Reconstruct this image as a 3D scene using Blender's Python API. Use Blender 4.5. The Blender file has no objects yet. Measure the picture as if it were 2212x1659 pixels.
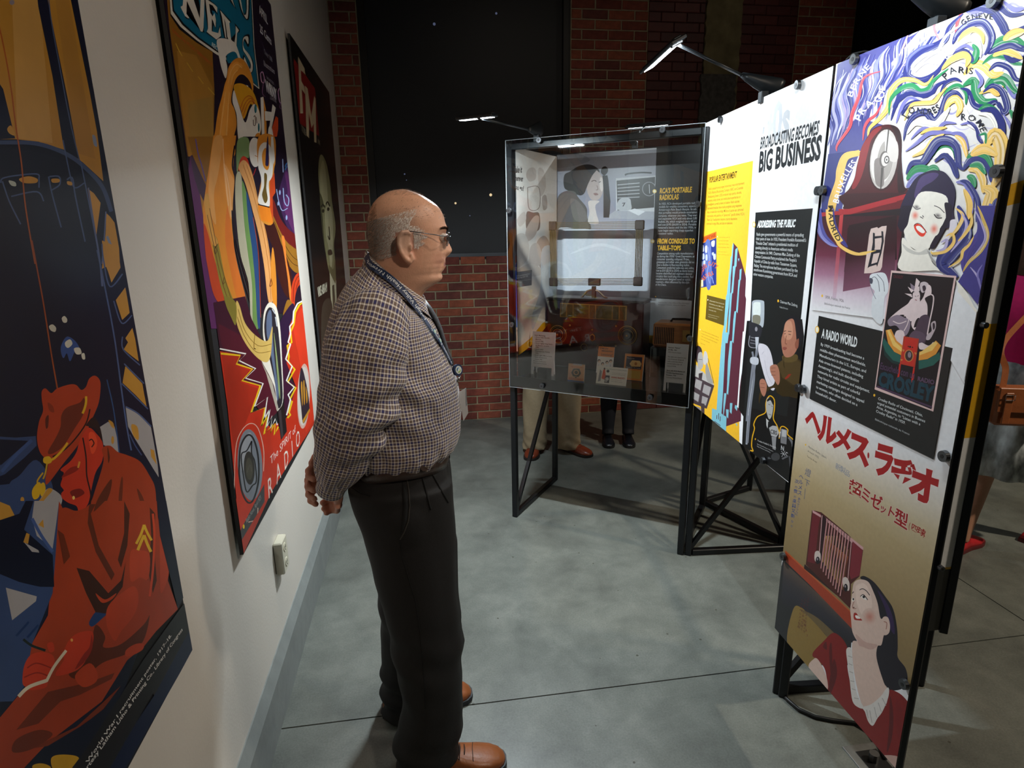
import bpy, bmesh, math, random
import numpy as np
from mathutils import Vector, Matrix
random.seed(7)
scene = bpy.context.scene
COL = scene.collection
# ------------------------------------------------------------------ camera
FOC, CXP, CYP, CAMH = 1303.0, 1106.0, 829.5, 1.58
_p, _r, _y = math.radians(14.70), math.radians(-0.96), math.radians(8.17)
_A = np.array([[1, 0, 0], [0, math.sin(_p), math.cos(_p)], [0, math.cos(_p), -math.sin(_p)]])
_R = np.array([[math.cos(_r), math.sin(_r), 0], [-math.sin(_r), math.cos(_r), 0], [0, 0, 1]])
_W = np.array([[math.cos(_y), -math.sin(_y), 0], [math.sin(_y), math.cos(_y), 0], [0, 0, 1]])
CM = _R @ _A @ _W
CAMP = np.array([0, 0, CAMH])
cam_data = bpy.data.cameras.new('camera')
cam = bpy.data.objects.new('camera', cam_data)
COL.objects.link(cam)
_m = Matrix(((CM[0][0], CM[1][0], -CM[2][0], 0), (CM[0][1], CM[1][1], -CM[2][1], 0),
             (CM[0][2], CM[1][2], -CM[2][2], CAMH), (0, 0, 0, 1)))
cam.matrix_world = _m
cam_data.sensor_width = 36.0
cam_data.lens = FOC / 2212.0 * 36.0
cam_data.clip_start = 0.02
scene.camera = cam
# ------------------------------------------------------------------ world, exposure
w = bpy.data.worlds.new('world'); scene.world = w; w.use_nodes = True
w.node_tree.nodes['Background'].inputs[0].default_value = (0.55, 0.65, 0.9, 1)
w.node_tree.nodes['Background'].inputs[1].default_value = 0.004
scene.view_settings.view_transform = 'Standard'
scene.view_settings.look = 'None'
scene.view_settings.exposure = 0.0
scene.view_settings.gamma = 1.0
scene.view_settings.use_curve_mapping = False

def area_light(name, loc, target, sx, sy, power, color, spread=180):
    d = bpy.data.lights.new(name, 'AREA'); d.shape = 'RECTANGLE'; d.size = sx; d.size_y = sy
    d.energy = power; d.color = color; d.spread = math.radians(spread)
    o = bpy.data.objects.new(name, d); COL.objects.link(o)
    o.location = loc
    o.rotation_euler = (Vector(target) - Vector(loc)).to_track_quat('-Z', 'Y').to_euler()
    return o

def spot_light(name, loc, target, power, color, angle=60, blend=0.5, rad=0.06):
    d = bpy.data.lights.new(name, 'SPOT'); d.energy = power; d.color = color
    d.spot_size = math.radians(angle); d.spot_blend = blend; d.shadow_soft_size = rad
    o = bpy.data.objects.new(name, d); COL.objects.link(o); o.location = loc
    o.rotation_euler = (Vector(target) - Vector(loc)).to_track_quat('-Z', 'Y').to_euler()
    return o
WARM = (1.0, 0.85, 0.70); COOL = (0.86, 0.95, 1.0)
# unseen spots overhead; the first follows the warm light on the plaster wall
spot_light('unseen_spot', (1.6, -0.9, 3.4), (-0.5, 1.5, 1.45), 128, WARM, 72, 1.0, 0.10)
spot_light('unseen_spot', (1.7, 1.15, 3.4), (0.0, 1.6, 1.45), 75, (1, .88, .74), 32, 0.9, 0.05)  # added to brighten the man's face and shirt
spot_light('unseen_spot', (3.9, 0.6, 3.5), (2.7, 2.1, 0.0), 380, (1.0, .86, .68), 95, 0.8, 0.08)  # added to lift the dark floor at the right
spot_light('unseen_spot', (1.0, 2.9, 3.5), (0.6, 4.85, 1.5), 11, WARM, 100, 0.9, 0.08)  # added fill for the brick wall around the window
spot_light('unseen_spot', (2.6, 3.0, 3.5), (2.2, 4.85, 2.4), 7, WARM, 90, 0.9, 0.08)  # added to lift the upper brickwork
# ------------------------------------------------------------------ helpers
def lin(c):
    if isinstance(c, str):
        c = c.lstrip('#'); c = [int(c[i:i + 2], 16) / 255 for i in (0, 2, 4)]
    return tuple((x / 12.92 if x <= 0.04045 else ((x + 0.055) / 1.055) ** 2.4) for x in c)

def mat(name, color, rough=0.5, metal=0.0, noise=0.0, nscale=20.0, bump=0.0, bscale=None,
        spec=None, coat=0.0, attr=False, emis=None, estr=0.0, alpha=None, stretch=None):
    m = bpy.data.materials.new(name); m.use_nodes = True
    nt = m.node_tree; b = nt.nodes['Principled BSDF']
    c = (*lin(color), 1)
    b.inputs['Base Color'].default_value = c
    b.inputs['Roughness'].default_value = rough
    b.inputs['Metallic'].default_value = metal
    if spec is not None: b.inputs['Specular IOR Level'].default_value = spec
    if coat: b.inputs['Coat Weight'].default_value = coat; b.inputs['Coat Roughness'].default_value = 0.15
    src = None
    if attr:
        a = nt.nodes.new('ShaderNodeAttribute'); a.attribute_name = 'Col'; src = a.outputs['Color']
    tc = nt.nodes.new('ShaderNodeTexCoord'); co = tc.outputs['Object']
    if stretch:
        mp = nt.nodes.new('ShaderNodeMapping'); mp.inputs['Scale'].default_value = stretch
        nt.links.new(co, mp.inputs['Vector']); co = mp.outputs['Vector']
    if noise:
        n = nt.nodes.new('ShaderNodeTexNoise'); n.inputs['Scale'].default_value = nscale
        n.inputs['Detail'].default_value = 6; nt.links.new(co, n.inputs['Vector'])
        mr = nt.nodes.new('ShaderNodeMapRange')
        mr.inputs['From Min'].default_value = 0.25; mr.inputs['From Max'].default_value = 0.75
        mr.inputs['To Min'].default_value = 1 - noise; mr.inputs['To Max'].default_value = 1 + noise
        nt.links.new(n.outputs['Fac'], mr.inputs['Value'])
        mx = nt.nodes.new('ShaderNodeVectorMath'); mx.operation = 'SCALE'
        if src: nt.links.new(src, mx.inputs[0])
        else: mx.inputs[0].default_value = c[:3]
        nt.links.new(mr.outputs['Result'], mx.inputs['Scale'])
        nt.links.new(mx.outputs[0], b.inputs['Base Color'])
    elif src: nt.links.new(src, b.inputs['Base Color'])
    if bump:
        n = nt.nodes.new('ShaderNodeTexNoise'); n.inputs['Scale'].default_value = bscale or nscale * 3
        n.inputs['Detail'].default_value = 5; nt.links.new(co, n.inputs['Vector'])
        bp = nt.nodes.new('ShaderNodeBump'); bp.inputs['Strength'].default_value = bump
        bp.inputs['Distance'].default_value = 0.004
        nt.links.new(n.outputs['Fac'], bp.inputs['Height']); nt.links.new(bp.outputs['Normal'], b.inputs['Normal'])
    if emis:
        b.inputs['Emission Color'].default_value = (*lin(emis), 1); b.inputs['Emission Strength'].default_value = estr
    if alpha is not None: b.inputs['Alpha'].default_value = alpha
    return m

def obj(name, verts, faces, m=None, parent=None, smooth=False, cols=None):
    me = bpy.data.meshes.new(name); me.from_pydata([tuple(v) for v in verts], [], faces)
    if m: me.materials.append(m)
    if smooth: me.polygons.foreach_set('use_smooth', [True] * len(me.polygons))
    me.update()
    o = bpy.data.objects.new(name, me); COL.objects.link(o)
    if parent: o.parent = parent
    return o

def link(name, me, m=None, parent=None):
    if m and not me.materials: me.materials.append(m)
    o = bpy.data.objects.new(name, me); COL.objects.link(o)
    if parent: o.parent = parent
    return o

def empty(name, loc=(0, 0, 0), label=None, cat=None, group=None):
    o = bpy.data.objects.new(name, None); COL.objects.link(o); o.empty_display_size = 0.05
    o.location = loc
    if label: o['label'] = label
    if cat: o['category'] = cat
    if group: o['group'] = group
    return o

def tag(o, label=None, cat=None, group=None, kind=None):
    for k, v in (('label', label), ('category', cat), ('group', group), ('kind', kind)):
        if v: o[k] = v
    return o

def settle(o, loc):
    """move an empty parent's base without moving its children (children stay in world space)"""
    o.location = loc
    for c in o.children:
        c.matrix_parent_inverse = Matrix.Translation(-Vector(loc))

class MB:
    """collects simple solids into one mesh"""
    def __init__(s): s.v = []; s.f = []
    def add(s, vs, fs):
        n = len(s.v); s.v += [tuple(v) for v in vs]; s.f += [tuple(i + n for i in f) for f in fs]; return s
    def frame_box(s, c, ax, ay, az, hx, hy, hz):
        c = Vector(c); ax, ay, az = Vector(ax), Vector(ay), Vector(az); vs = []
        for i in (-1, 1):
            for j in (-1, 1):
                for k in (-1, 1): vs.append(c + ax * hx * i + ay * hy * j + az * hz * k)
        return s.add(vs, [(0, 1, 3, 2), (4, 6, 7, 5), (0, 4, 5, 1), (2, 3, 7, 6), (0, 2, 6, 4), (1, 5, 7, 3)])
    def box(s, x0, x1, y0, y1, z0, z1):
        return s.frame_box(((x0 + x1) / 2, (y0 + y1) / 2, (z0 + z1) / 2), (1, 0, 0), (0, 1, 0), (0, 0, 1),
                           abs(x1 - x0) / 2, abs(y1 - y0) / 2, abs(z1 - z0) / 2)
    def bar(s, a, b, w, h=None, up=(0, 0, 1)):
        a, b = Vector(a), Vector(b); d = (b - a); L = d.length; d.normalize()
        up = Vector(up)
        if abs(d.dot(up)) > 0.95: up = Vector((0.58, 0.81, 0))
        x = d.cross(up).normalized(); y = x.cross(d)
        return s.frame_box((a + b) / 2, x, y, d, w / 2, (h or w) / 2, L / 2)
    def tube(s, pts, r, n=10, cap=True, closed=False):
        pts = [Vector(p) for p in pts]; N = len(pts); rs = r if hasattr(r, '__len__') else [r] * N
        base = len(s.v); prev = None
        for i, p in enumerate(pts):
            if closed: t = pts[(i + 1) % N] - pts[i - 1]
            else: t = pts[min(i + 1, N - 1)] - pts[max(i - 1, 0)]
            t.normalize()
            if prev is None:
                u = t.orthogonal().normalized()
            else:
                u = (prev - t * prev.dot(t)).normalized()
            prev = u; v = t.cross(u)
            for k in range(n):
                a = 2 * math.pi * k / n
                s.v.append(tuple(p + (u * math.cos(a) + v * math.sin(a)) * rs[i]))
        for i in range(N if closed else N - 1):
            i2 = (i + 1) % N
            for k in range(n):
                k2 = (k + 1) % n
                s.f.append((base + i * n + k, base + i * n + k2, base + i2 * n + k2, base + i2 * n + k))
        if cap and not closed:
            s.f.append(tuple(base + k for k in reversed(range(n))))
            s.f.append(tuple(base + (N - 1) * n + k for k in range(n)))
        return s
    def rings(s, rings, cap=True, closed=True):
        """loft: list of rings of equal point count"""
        n = len(rings[0]); base = len(s.v)
        for rg in rings: s.v += [tuple(p) for p in rg]
        for i in range(len(rings) - 1):
            for k in range(n if closed else n - 1):
                k2 = (k + 1) % n
                s.f.append((base + i * n + k, base + i * n + k2, base + (i + 1) * n + k2, base + (i + 1) * n + k))
        if cap:
            s.f.append(tuple(base + k for k in reversed(range(n))))
            s.f.append(tuple(base + (len(rings) - 1) * n + k for k in range(n)))
        return s
    def disc(s, c, nrm, r, t, n=16, r2=None):
        c = Vector(c); nrm = Vector(nrm).normalized(); u = nrm.orthogonal().normalized(); v = nrm.cross(u)
        r2 = r if r2 is None else r2
        rg = []
        for (h, rr) in ((0, r), (t, r2)):
            rg.append([c + nrm * h + (u * math.cos(2 * math.pi * k / n) + v * math.sin(2 * math.pi * k / n)) * rr for k in range(n)])
        return s.rings(rg)
    def build(s, name, m=None, parent=None, smooth=False, bevel=0.0):
        o = obj(name, s.v, s.f, m, parent, smooth)
        if bevel:
            bm = bmesh.new(); bm.from_mesh(o.data)
            bmesh.ops.recalc_face_normals(bm, faces=bm.faces)
            bmesh.ops.bevel(bm, geom=bm.edges[:], offset=bevel, segments=1, affect='EDGES', profile=0.7)
            bm.to_mesh(o.data); bm.free()
        else:
            bm = bmesh.new(); bm.from_mesh(o.data)
            bmesh.ops.recalc_face_normals(bm, faces=bm.faces); bm.to_mesh(o.data); bm.free()
        return o

def ray(x, y):
    return CM.T @ np.array([(x - CXP) / FOC, -(y - CYP) / FOC, 1.0])
def on_z(x, y, z=0.0):
    d = ray(x, y); return Vector(CAMP + d * ((z - CAMH) / d[2]))
def on_plane(x, y, p0, n):
    d = ray(x, y); p0 = np.array(p0, float); n = np.array(n, float)
    return Vector(CAMP + d * (np.dot(p0 - CAMP, n) / np.dot(d, n)))

# ------------------------------------------------------------------ shared materials
M = {}
M['black_metal'] = mat('black_powder_coat', '#15171a', 0.38, 0.3, 0.1, 40)
M['black_plastic'] = mat('black_plastic', '#101214', 0.45)
M['bolt'] = mat('dark_steel_bolt', '#5a5d60', 0.32, 0.9)
M['chrome'] = mat('chrome', '#c8c8c8', 0.15, 1.0)
M['board_edge'] = mat('board_edge', '#16171a', 0.5)
M['brass'] = mat('aged_brass', '#b48e4c', 0.38, 0.6, 0.15, 60)
M['led'] = mat('lit_led_strip', '#ffffff', 0.4, emis='#eef8ff', estr=14)

# ------------------------------------------------------------------ structure
def wall_material():
    m = mat('painted_plaster', '#d2ccc2', 0.42, noise=0.03, nscale=3, bump=0.12, bscale=120)
    return m
YB = 4.853      # face of the brick wall
XW = -0.556     # face of the plaster wall
fl = obj('floor', [(XW - .2, -3.2, -.06), (7.2, -3.2, -.06), (7.2, YB + .2, -.06), (XW - .2, YB + .2, -.06),
                   (XW - .2, -3.2, -.012), (7.2, -3.2, -.012), (7.2, YB + .2, -.012), (XW - .2, YB + .2, -.012)],
         [(0, 3, 2, 1), (4, 5, 6, 7), (0, 1, 5, 4), (1, 2, 6, 5), (2, 3, 7, 6), (3, 0, 4, 7)],
         mat('slab_joint', '#3a3833', 0.9))
tag(fl, kind='structure')
def concrete():
    m = bpy.data.materials.new('polished_concrete'); m.use_nodes = True; nt = m.node_tree; b = nt.nodes['Principled BSDF']
    tc = nt.nodes.new('ShaderNodeTexCoord')
    def noise(sc, det, rough=0.55, dist=0.0):
        n = nt.nodes.new('ShaderNodeTexNoise'); n.inputs['Scale'].default_value = sc; n.inputs['Detail'].default_value = det
        n.inputs['Roughness'].default_value = rough; n.inputs['Distortion'].default_value = dist
        nt.links.new(tc.outputs['Object'], n.inputs['Vector']); return n.outputs['Fac']
    r = nt.nodes.new('ShaderNodeValToRGB')
    r.color_ramp.elements[0].position = 0.3; r.color_ramp.elements[0].color = (*lin('#4e514d'), 1)
    r.color_ramp.elements[1].position = 0.72; r.color_ramp.elements[1].color = (*lin('#7e817a'), 1)
    e = r.color_ramp.elements.new(0.5); e.color = (*lin('#666a64'), 1)
    mx = nt.nodes.new('ShaderNodeMix'); mx.inputs['Factor'].default_value = 0.4
    nt.links.new(noise(2.6, 8, 0.6, 0.6), mx.inputs['A']); nt.links.new(noise(9, 9, 0.65, 0.3), mx.inputs['B'])
    nt.links.new(mx.outputs['Result'], r.inputs['Fac'])
    # small pits and specks
    v = nt.nodes.new('ShaderNodeTexVoronoi'); v.inputs['Scale'].default_value = 9.0
    nt.links.new(tc.outputs['Object'], v.inputs['Vector'])
    lt = nt.nodes.new('ShaderNodeMath'); lt.operation = 'LESS_THAN'; lt.inputs[1].default_value = 0.045
    nt.links.new(v.outputs['Distance'], lt.inputs[0])
    m2 = nt.nodes.new('ShaderNodeMix'); m2.data_type = 'RGBA'
    nt.links.new(lt.outputs[0], m2.inputs['Factor']); nt.links.new(r.outputs['Color'], m2.inputs['A'])
    m2.inputs['B'].default_value = (*lin('#46473f'), 1)
    # fine grain
    g = nt.nodes.new('ShaderNodeMix'); g.data_type = 'RGBA'; g.blend_type = 'OVERLAY'; g.inputs['Factor'].default_value = 0.35
    nt.links.new(m2.outputs['Result'], g.inputs['A']); nt.links.new(noise(160, 3), g.inputs['B'])
    nt.links.new(g.outputs['Result'], b.inputs['Base Color'])
    rr = nt.nodes.new('ShaderNodeMapRange'); rr.inputs['To Min'].default_value = 0.28; rr.inputs['To Max'].default_value = 0.5
    nt.links.new(noise(5, 5), rr.inputs['Value']); nt.links.new(rr.outputs['Result'], b.inputs['Roughness'])
    bp = nt.nodes.new('ShaderNodeBump'); bp.inputs['Strength'].default_value = 0.1; bp.inputs['Distance'].default_value = 0.003
    nt.links.new(noise(60, 6), bp.inputs['Height']); nt.links.new(bp.outputs['Normal'], b.inputs['Normal'])
    return m
MC = concrete()
xs = [XW - .2, 2.335, 5.0, 7.2]; ys = [-3.2, -1.4, 1.72, YB + .2]
for i in range(3):
    for j in range(3):
        g = 0.0025
        MB().box(xs[i] + g, xs[i + 1] - g, ys[j] + g, ys[j + 1] - g, -0.012, 0.0).build('floor_slab', MC, fl)
MW = wall_material()
wl = MB().box(XW - .15, XW, -3.2, YB, 0, 3.8).build('wall_left', MW); tag(wl, kind='structure')
dark = mat('dark_painted_wall', '#3a3a3c', 0.8, noise=0.05, nscale=4)
for nm, b in (('wall_right', (6.9, 7.1, -3.2, YB, 0, 3.8)), ('wall_front', (XW, 6.9, -3.3, -3.15, 0, 3.8)),
              ('ceiling', (XW - .15, 7.1, -3.3, YB + .3, 3.8, 3.9))):
    o = MB().box(*b).build(nm, dark); tag(o, kind='structure')
# grey curb (baseboard) with a caulked ledge
bb = MB()
bb.box(XW, XW + .022, -3.1, YB, 0, .165)
bb.add([(XW, -3.1, .165), (XW + .022, -3.1, .165), (XW + .004, -3.1, .205), (XW, -3.1, .205),
        (XW, YB, .165), (XW + .022, YB, .165), (XW + .004, YB, .205), (XW, YB, .205)],
       [(0, 1, 2, 3), (4, 7, 6, 5), (1, 5, 6, 2), (2, 6, 7, 3)])
bo = bb.build('baseboard_left', mat('curb_paint', '#808583', 0.5, noise=0.12, nscale=14, bump=0.5, bscale=22)); tag(bo, kind='structure')

# brick wall -----------------------------------------------------------------
mortar = mat('lime_mortar', '#8c8168', 0.95, noise=0.2, nscale=25, bump=0.6, bscale=70)
WB = MB(); holes = [(-0.36, 1.18, 1.325, 3.8), (3.47, 5.2, 1.325, 3.8)]
def wseg(x0, x1, z0, z1, mb=WB, y=YB + .006): mb.box(x0, x1, y, YB + .30, z0, z1)
wseg(XW - .1, -0.36, 0, 3.8); wseg(-0.36, 1.18, 0, 1.325); wseg(1.18, 1.777, 0, 3.8)
wseg(2.984, 3.47, 0, 3.8); wseg(3.47, 5.2, 0, 1.325); wseg(5.2, 6.9, 0, 3.8)
wb = WB.build('wall_back', mortar); tag(wb, kind='structure')
dm_ = MB().box(1.777, 2.984, YB + .012, YB + .30, 0, 3.8).build('painted_masonry', mat('painted_joint', '#2a1210', 0.85, noise=0.2, nscale=20), wb)
brick_m = []
for c in ('#7c3f2e', '#6e3427', '#84452f', '#662f26', '#7a3b2e', '#5f3029'):
    brick_m.append(mat('red_brick', c, 0.85, noise=0.28, nscale=28, bump=0.5, bscale=60))
paint_m = [mat('painted_brick', c, 0.6, noise=0.2, nscale=25, bump=0.3) for c in ('#4c1a17', '#441613', '#54201a')]
BL, BH, BJ = 0.203, 0.0677, 0.010
meshes = {}
def brick_mesh(L, k, painted=False):
    key = (round(L, 3), k, painted)
    if key in meshes: return meshes[key]
    jt = 0.004 if painted else BJ
    hx, hz = (L - jt) / 2, (BH - jt) / 2
    r = random.Random(hash(key) % 1000)
    vs = []
    for (sx, sz) in ((-1, -1), (1, -1), (1, 1), (-1, 1)):
        vs.append((sx * hx, 0.02, sz * hz))
    for (sx, sz) in ((-1, -1), (1, -1), (1, 1), (-1, 1)):
        vs.append((sx * hx + r.uniform(-.0015, .0015), 0.004, sz * hz + r.uniform(-.0012, .0012)))
    for (sx, sz) in ((-1, -1), (1, -1), (1, 1), (-1, 1)):
        vs.append((sx * (hx - .004), r.uniform(-.0012, .0008), sz * (hz - .004)))
    fs = [(8, 9, 10, 11)]
    for a in (0, 4):
        for i in range(4):
            j = (i + 1) % 4; fs.append((a + i, a + j, a + 4 + j, a + 4 + i))
    me = bpy.data.meshes.new('brick'); me.from_pydata(vs, [], fs)
    me.materials.append((paint_m if painted else brick_m)[k % (3 if painted else 6)]); me.update()
    meshes[key] = me; return me
bricks = []
def lay(x0, x1, z0, z1, painted=False, phase=0.0):
    n0 = int(round(z0 / BH)); n1 = int(z1 / BH)
    for c in range(n0, n1 + 1):
        z = (c + .5) * BH
        if z + BH / 2 > z1 + .03: continue
        off = (BL / 2 if c % 2 else 0) + phase
        x = x0 - (off % BL)
        while x < x1 - .02:
            a, b = max(x, x0), min(x + BL, x1)
            if b - a > 0.03: bricks.append(((a + b) / 2, z, b - a, painted))
            x += BL
lay(XW, -0.362, 0, 3.8, phase=.06)
lay(-0.362, 1.182, 0, 1.325, phase=.05)
lay(1.182, 1.777, 0, 3.8, phase=.02)
lay(2.984, 3.47, 0, 3.8, phase=.11)
lay(3.47, 5.2, 0, 1.325); lay(5.2, 6.9, 0, 3.8)
lay(1.777, 2.228, 0, 3.8, True); lay(2.517, 2.984, 0, 3.8, True)
def vis(b):
    x, z, L, p = b
    if z > 3.22: return 0
    if x < -.36 and z > 1.2: return 10
    if -.36 <= x < 1.18 and z < 1.33:
        if -.02 < x < .52: return 12
        if x >= .5 and z < .45: return 8
        return 1
    if 1.18 <= x < 1.78: return 11 if z > 2.05 else (3 if z < .3 else 1)
    if x > 2.98 and x < 3.5: return 9 if z > 2.3 else 1
    if p: return 6 + z / 10 if z > 2.1 else 1
    return 0
bricks.sort(key=lambda b: -vis(b))
rest = {}
for i, (x, z, L, pnt) in enumerate(bricks):
    k = random.randrange(6)
    me = brick_mesh(L, k, pnt); yy = YB + (0.006 if pnt else 0)
    if i < 300 and vis((x, z, L, pnt)) > 2:
        o = bpy.data.objects.new('brick', me); COL.objects.link(o); o.parent = wb
        o.location = (x, yy, z); o.rotation_euler = (0, random.uniform(-.006, .006), 0)
    else:
        mb = rest.setdefault(pnt, [[], [], []])
        n = len(mb[0]); mb[0] += [(v.co.x + x, v.co.y + yy, v.co.z + z) for v in me.vertices]
        mb[1] += [tuple(q + n for q in p.vertices) for p in me.polygons]; mb[2] += [k % (3 if pnt else 6)] * len(me.polygons)
for pnt, (v, f, mi) in rest.items():
    o = obj('painted_brickwork' if pnt else 'brickwork', v, f, None, wb); o['kind'] = 'stuff'
    for mm in (paint_m if pnt else brick_m): o.data.materials.append(mm)
    o.data.polygons.foreach_set('material_index', mi)
# old concrete column with a bare grey patch between painted bricks
cc = mat('flaking_cream_plaster', '#6d6446', 0.9, noise=0.35, nscale=9, bump=0.7, bscale=40)
rng = random.Random(3)
def ragged(x0, x1, z0, z1, y, name, m, amp, step=.035):
    L, Rr = [], []
    z = z0
    while z < z1 + 1e-6:
        L.append((x0 + rng.uniform(-amp, amp), z)); Rr.append((x1 + rng.uniform(-amp, amp), z)); z += step
    n = len(L); vs = [(x, y, z) for x, z in L] + [(x, y, z) for x, z in Rr] + [(x, YB + .1, z) for x, z in L] + [(x, YB + .1, z) for x, z in Rr]
    fs = []
    for i in range(n - 1):
        fs += [(i, n + i, n + i + 1, i + 1), (2 * n + i, i, i + 1, 2 * n + i + 1), (n + i, 3 * n + i, 3 * n + i + 1, n + i + 1)]
    fs += [(0, 2 * n, 3 * n, n), (n - 1, 2 * n - 1, 4 * n - 1, 3 * n - 1)]
    return obj(name, vs, fs, m, wb)
ragged(2.228, 2.517, 0, 3.8, YB - .012, 'plaster_strip', cc, .008)
ragged(2.215, 2.50, 2.34, 2.72, YB - .016, 'cement_patch', mat('bare_cement', '#4b4844', 0.95, noise=0.4, nscale=30, bump=0.8, bscale=60), .01)

# dark windows with a blackout screen, distant lamps as glowing discs on its face ------------------
def window(n, x0, x1, z0):
    fm = mat('window_frame_paint', '#0b0a0a', 0.5)
    f = MB()
    f.box(x0, x0 + .05, YB + .02, YB + .12, z0, 3.8); f.box(x1 - .05, x1, YB + .02, YB + .12, z0, 3.8)
    f.box(x0, x1, YB + .03, YB + .15, z0, z0 + .012)
    root = f.build('window_%d' % n, fm); tag(root, kind='structure')
    sm = mat('blackout_screen', '#26282b', 0.55, noise=0.06, nscale=2, spec=0.3)
    MB().box(x0 + .045, x1 - .045, YB + .075, YB + .079, z0 + .05, 3.8).build('screen', sm, root)
    MB().box(x0 + .045, x1 - .045, YB + .065, YB + .09, z0 + .012, z0 + .052).build('hem_bar', mat('hem_bar_grey', '#45484c', 0.4, 0.4), root, bevel=.004)
    back = MB().box(x0 - .05, x1 + .05, YB + .16, YB + .2, z0, 3.8).build('dark_pane', mat('night_glass', '#050607', 0.1), root)
    return root
w1 = window(1, -0.36, 1.18, 1.325)
w2 = window(2, 3.47, 5.2, 1.325)
lm = mat('faint_glow', '#000000', emis='#ffe2b0', estr=.8); lm2 = mat('faint_blue_glow', '#000000', emis='#b8c8ff', estr=.12)
for i, (px, py, r, mm) in enumerate(((874, 376, .006, lm2), (984, 439, .008, lm), (1060, 421, .011, lm), (878, 389, .004, lm2), (938, 52, .010, lm2), (1072, 29, .008, lm2), (1015, 466, .005, lm2))):
    p = on_plane(px, py, (0, YB + .0745, 0), (0, 1, 0))
    MB().disc(p, (0, -1, 0), r, .0015, 12).build('light_speck', mm, w1)
# ------------------------------------------------------------------ exhibit frames
DM = Vector((0.088, 0.996, 0)).normalized(); NM = Vector((DM.y, -DM.x, 0))     # main panel: run, away from viewer
F1 = Vector((1.203, 2.511, 0)); F2 = Vector((1.123, 1.607, 0))
B1 = F1 + NM * .53; B2 = F2 + NM * .53
DC = Vector((0.81, -0.587, 0)).normalized(); NC = Vector((-DC.y, DC.x, 0))
CA = Vector((0.448, 3.06, 0)); CB = CA + DC * .915
CA2 = CA + NC * .55; CB2 = CB + NC * .55
DR = Vector((math.sin(math.radians(.91)), math.cos(math.radians(.91)), 0)); NR = Vector((DR.y, -DR.x, 0))
R3 = F2 - DR * .56
Z = Vector((0, 0, 1)); T = 0.03

def frame(root, corners, zb, zt, shelf_z, braces, lower=(0, 1, 2, 3), name='post'):
    c = corners
    for p in c:
        MB().bar(p + Z * 0.0, p + Z * zt, T).build('post', M['black_metal'], root, bevel=.003)
    n = len(c)
    for zz, nm in ((T / 2, 'floor_rail'), (shelf_z, 'middle_rail'), (zt - T / 2, 'top_rail')):
        if zz is None: continue
        for i in range(n):
            if nm == 'floor_rail' and i not in lower: continue
            a, b = c[i], c[(i + 1) % n]; d = (b - a).normalized() * T / 2
            MB().bar(a + d + Z * zz, b - d + Z * zz, T * .98).build(nm, M['black_metal'], root, bevel=.003)
    for (a, za, b, zb_) in braces:
        MB().bar(a + Z * za, b + Z * zb_, .02).build('diagonal_brace', M['black_metal'], root)

def bolt(root, p, n, r=.0135):
    """round board fixing: disc with a hex socket"""
    p = Vector(p); n = Vector(n).normalized()
    o = MB().disc(p, n, r * .45, .006, 10).disc(p + n * .005, n, r, .009, 18, r * .9).build('board_bolt', M['bolt'], root, smooth=False)
    MB().disc(p + n * .0139, n, r * .38, .0006, 6).build('hex_socket', M['black_plastic'], o)
    return o

# display case -----------------------------------------------------------------
case = empty('display_case', label='black steel display case with clear front holding antique radios', cat='display case')
frame(case, [CA, CB, CB2, CA2], 0, 1.96, .78,
      [(CA, .03, CA2, .77), (CB, .03, CB2, .77), (CA + NC * .02, 1.62, CA + NC * .26, 1.93), (CB2 - DC * .01, 1.62, CB2 - DC * .27 , 1.93), (CA2, 1.62, CA2 - NC * .25, 1.93),
       (CA2 + DC * .01, 1.62, CA2 + DC * .27, 1.93)], lower=(1, 3))
MB().frame_box(CA + DC * .4575 + NC * .275 + Z * .79, DC, NC, Z, .445, .262, .008).build('shelf', mat('black_shelf', '#1b1d1f', 0.22, noise=.1), case)
MB().frame_box(CA + DC * .4575 - NC * .017 + Z * .79, DC, NC, Z, .455, .003, .028).build('shelf_lip', M['black_metal'], case)
gl = bpy.data.materials.new('clear_acrylic'); gl.use_nodes = True
nt = gl.node_tree; nt.nodes.clear()
out = nt.nodes.new('ShaderNodeOutputMaterial'); mixs = nt.nodes.new('ShaderNodeMixShader'); tr = nt.nodes.new('ShaderNodeBsdfTransparent')
gs = nt.nodes.new('ShaderNodeBsdfGlossy'); gs.inputs['Roughness'].default_value = 0.015; fr = nt.nodes.new('ShaderNodeFresnel'); fr.inputs['IOR'].default_value = 1.49
tr.inputs[0].default_value = (.93, .95, .95, 1)
nt.links.new(fr.outputs[0], mixs.inputs[0]); nt.links.new(tr.outputs[0], mixs.inputs[1]); nt.links.new(gs.outputs[0], mixs.inputs[2]); nt.links.new(mixs.outputs[0], out.inputs[0])
MB().frame_box(CA + DC * .4525 - NC * .024 + Z * 1.366, DC, NC, Z, .462, .002, .606).build('acrylic_front', gl, case)
ge = mat('acrylic_edge', '#9aa3a6', .3)
g = MB(); c0 = CA - NC * .024 + DC * .4525
for sx in (-1, 1): g.frame_box(c0 + DC * .4625 * sx + Z * 1.366, DC, NC, Z, .0008, .0024, .606)
for zz in (.759, 1.973): g.frame_box(c0 + Z * zz, DC, NC, Z, .463, .0024, .0008)
g.build('acrylic_edge', ge, case)
CFn = -NC
for (px, py) in ((1101, 455), (1107, 701), (1172, 833), (1405, 858), (1432, 281), (1508, 441), (1491, 731), (1166, 303)):
    p = on_plane(px, py, CA - NC * .026, NC); bolt(case, p, CFn)
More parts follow.
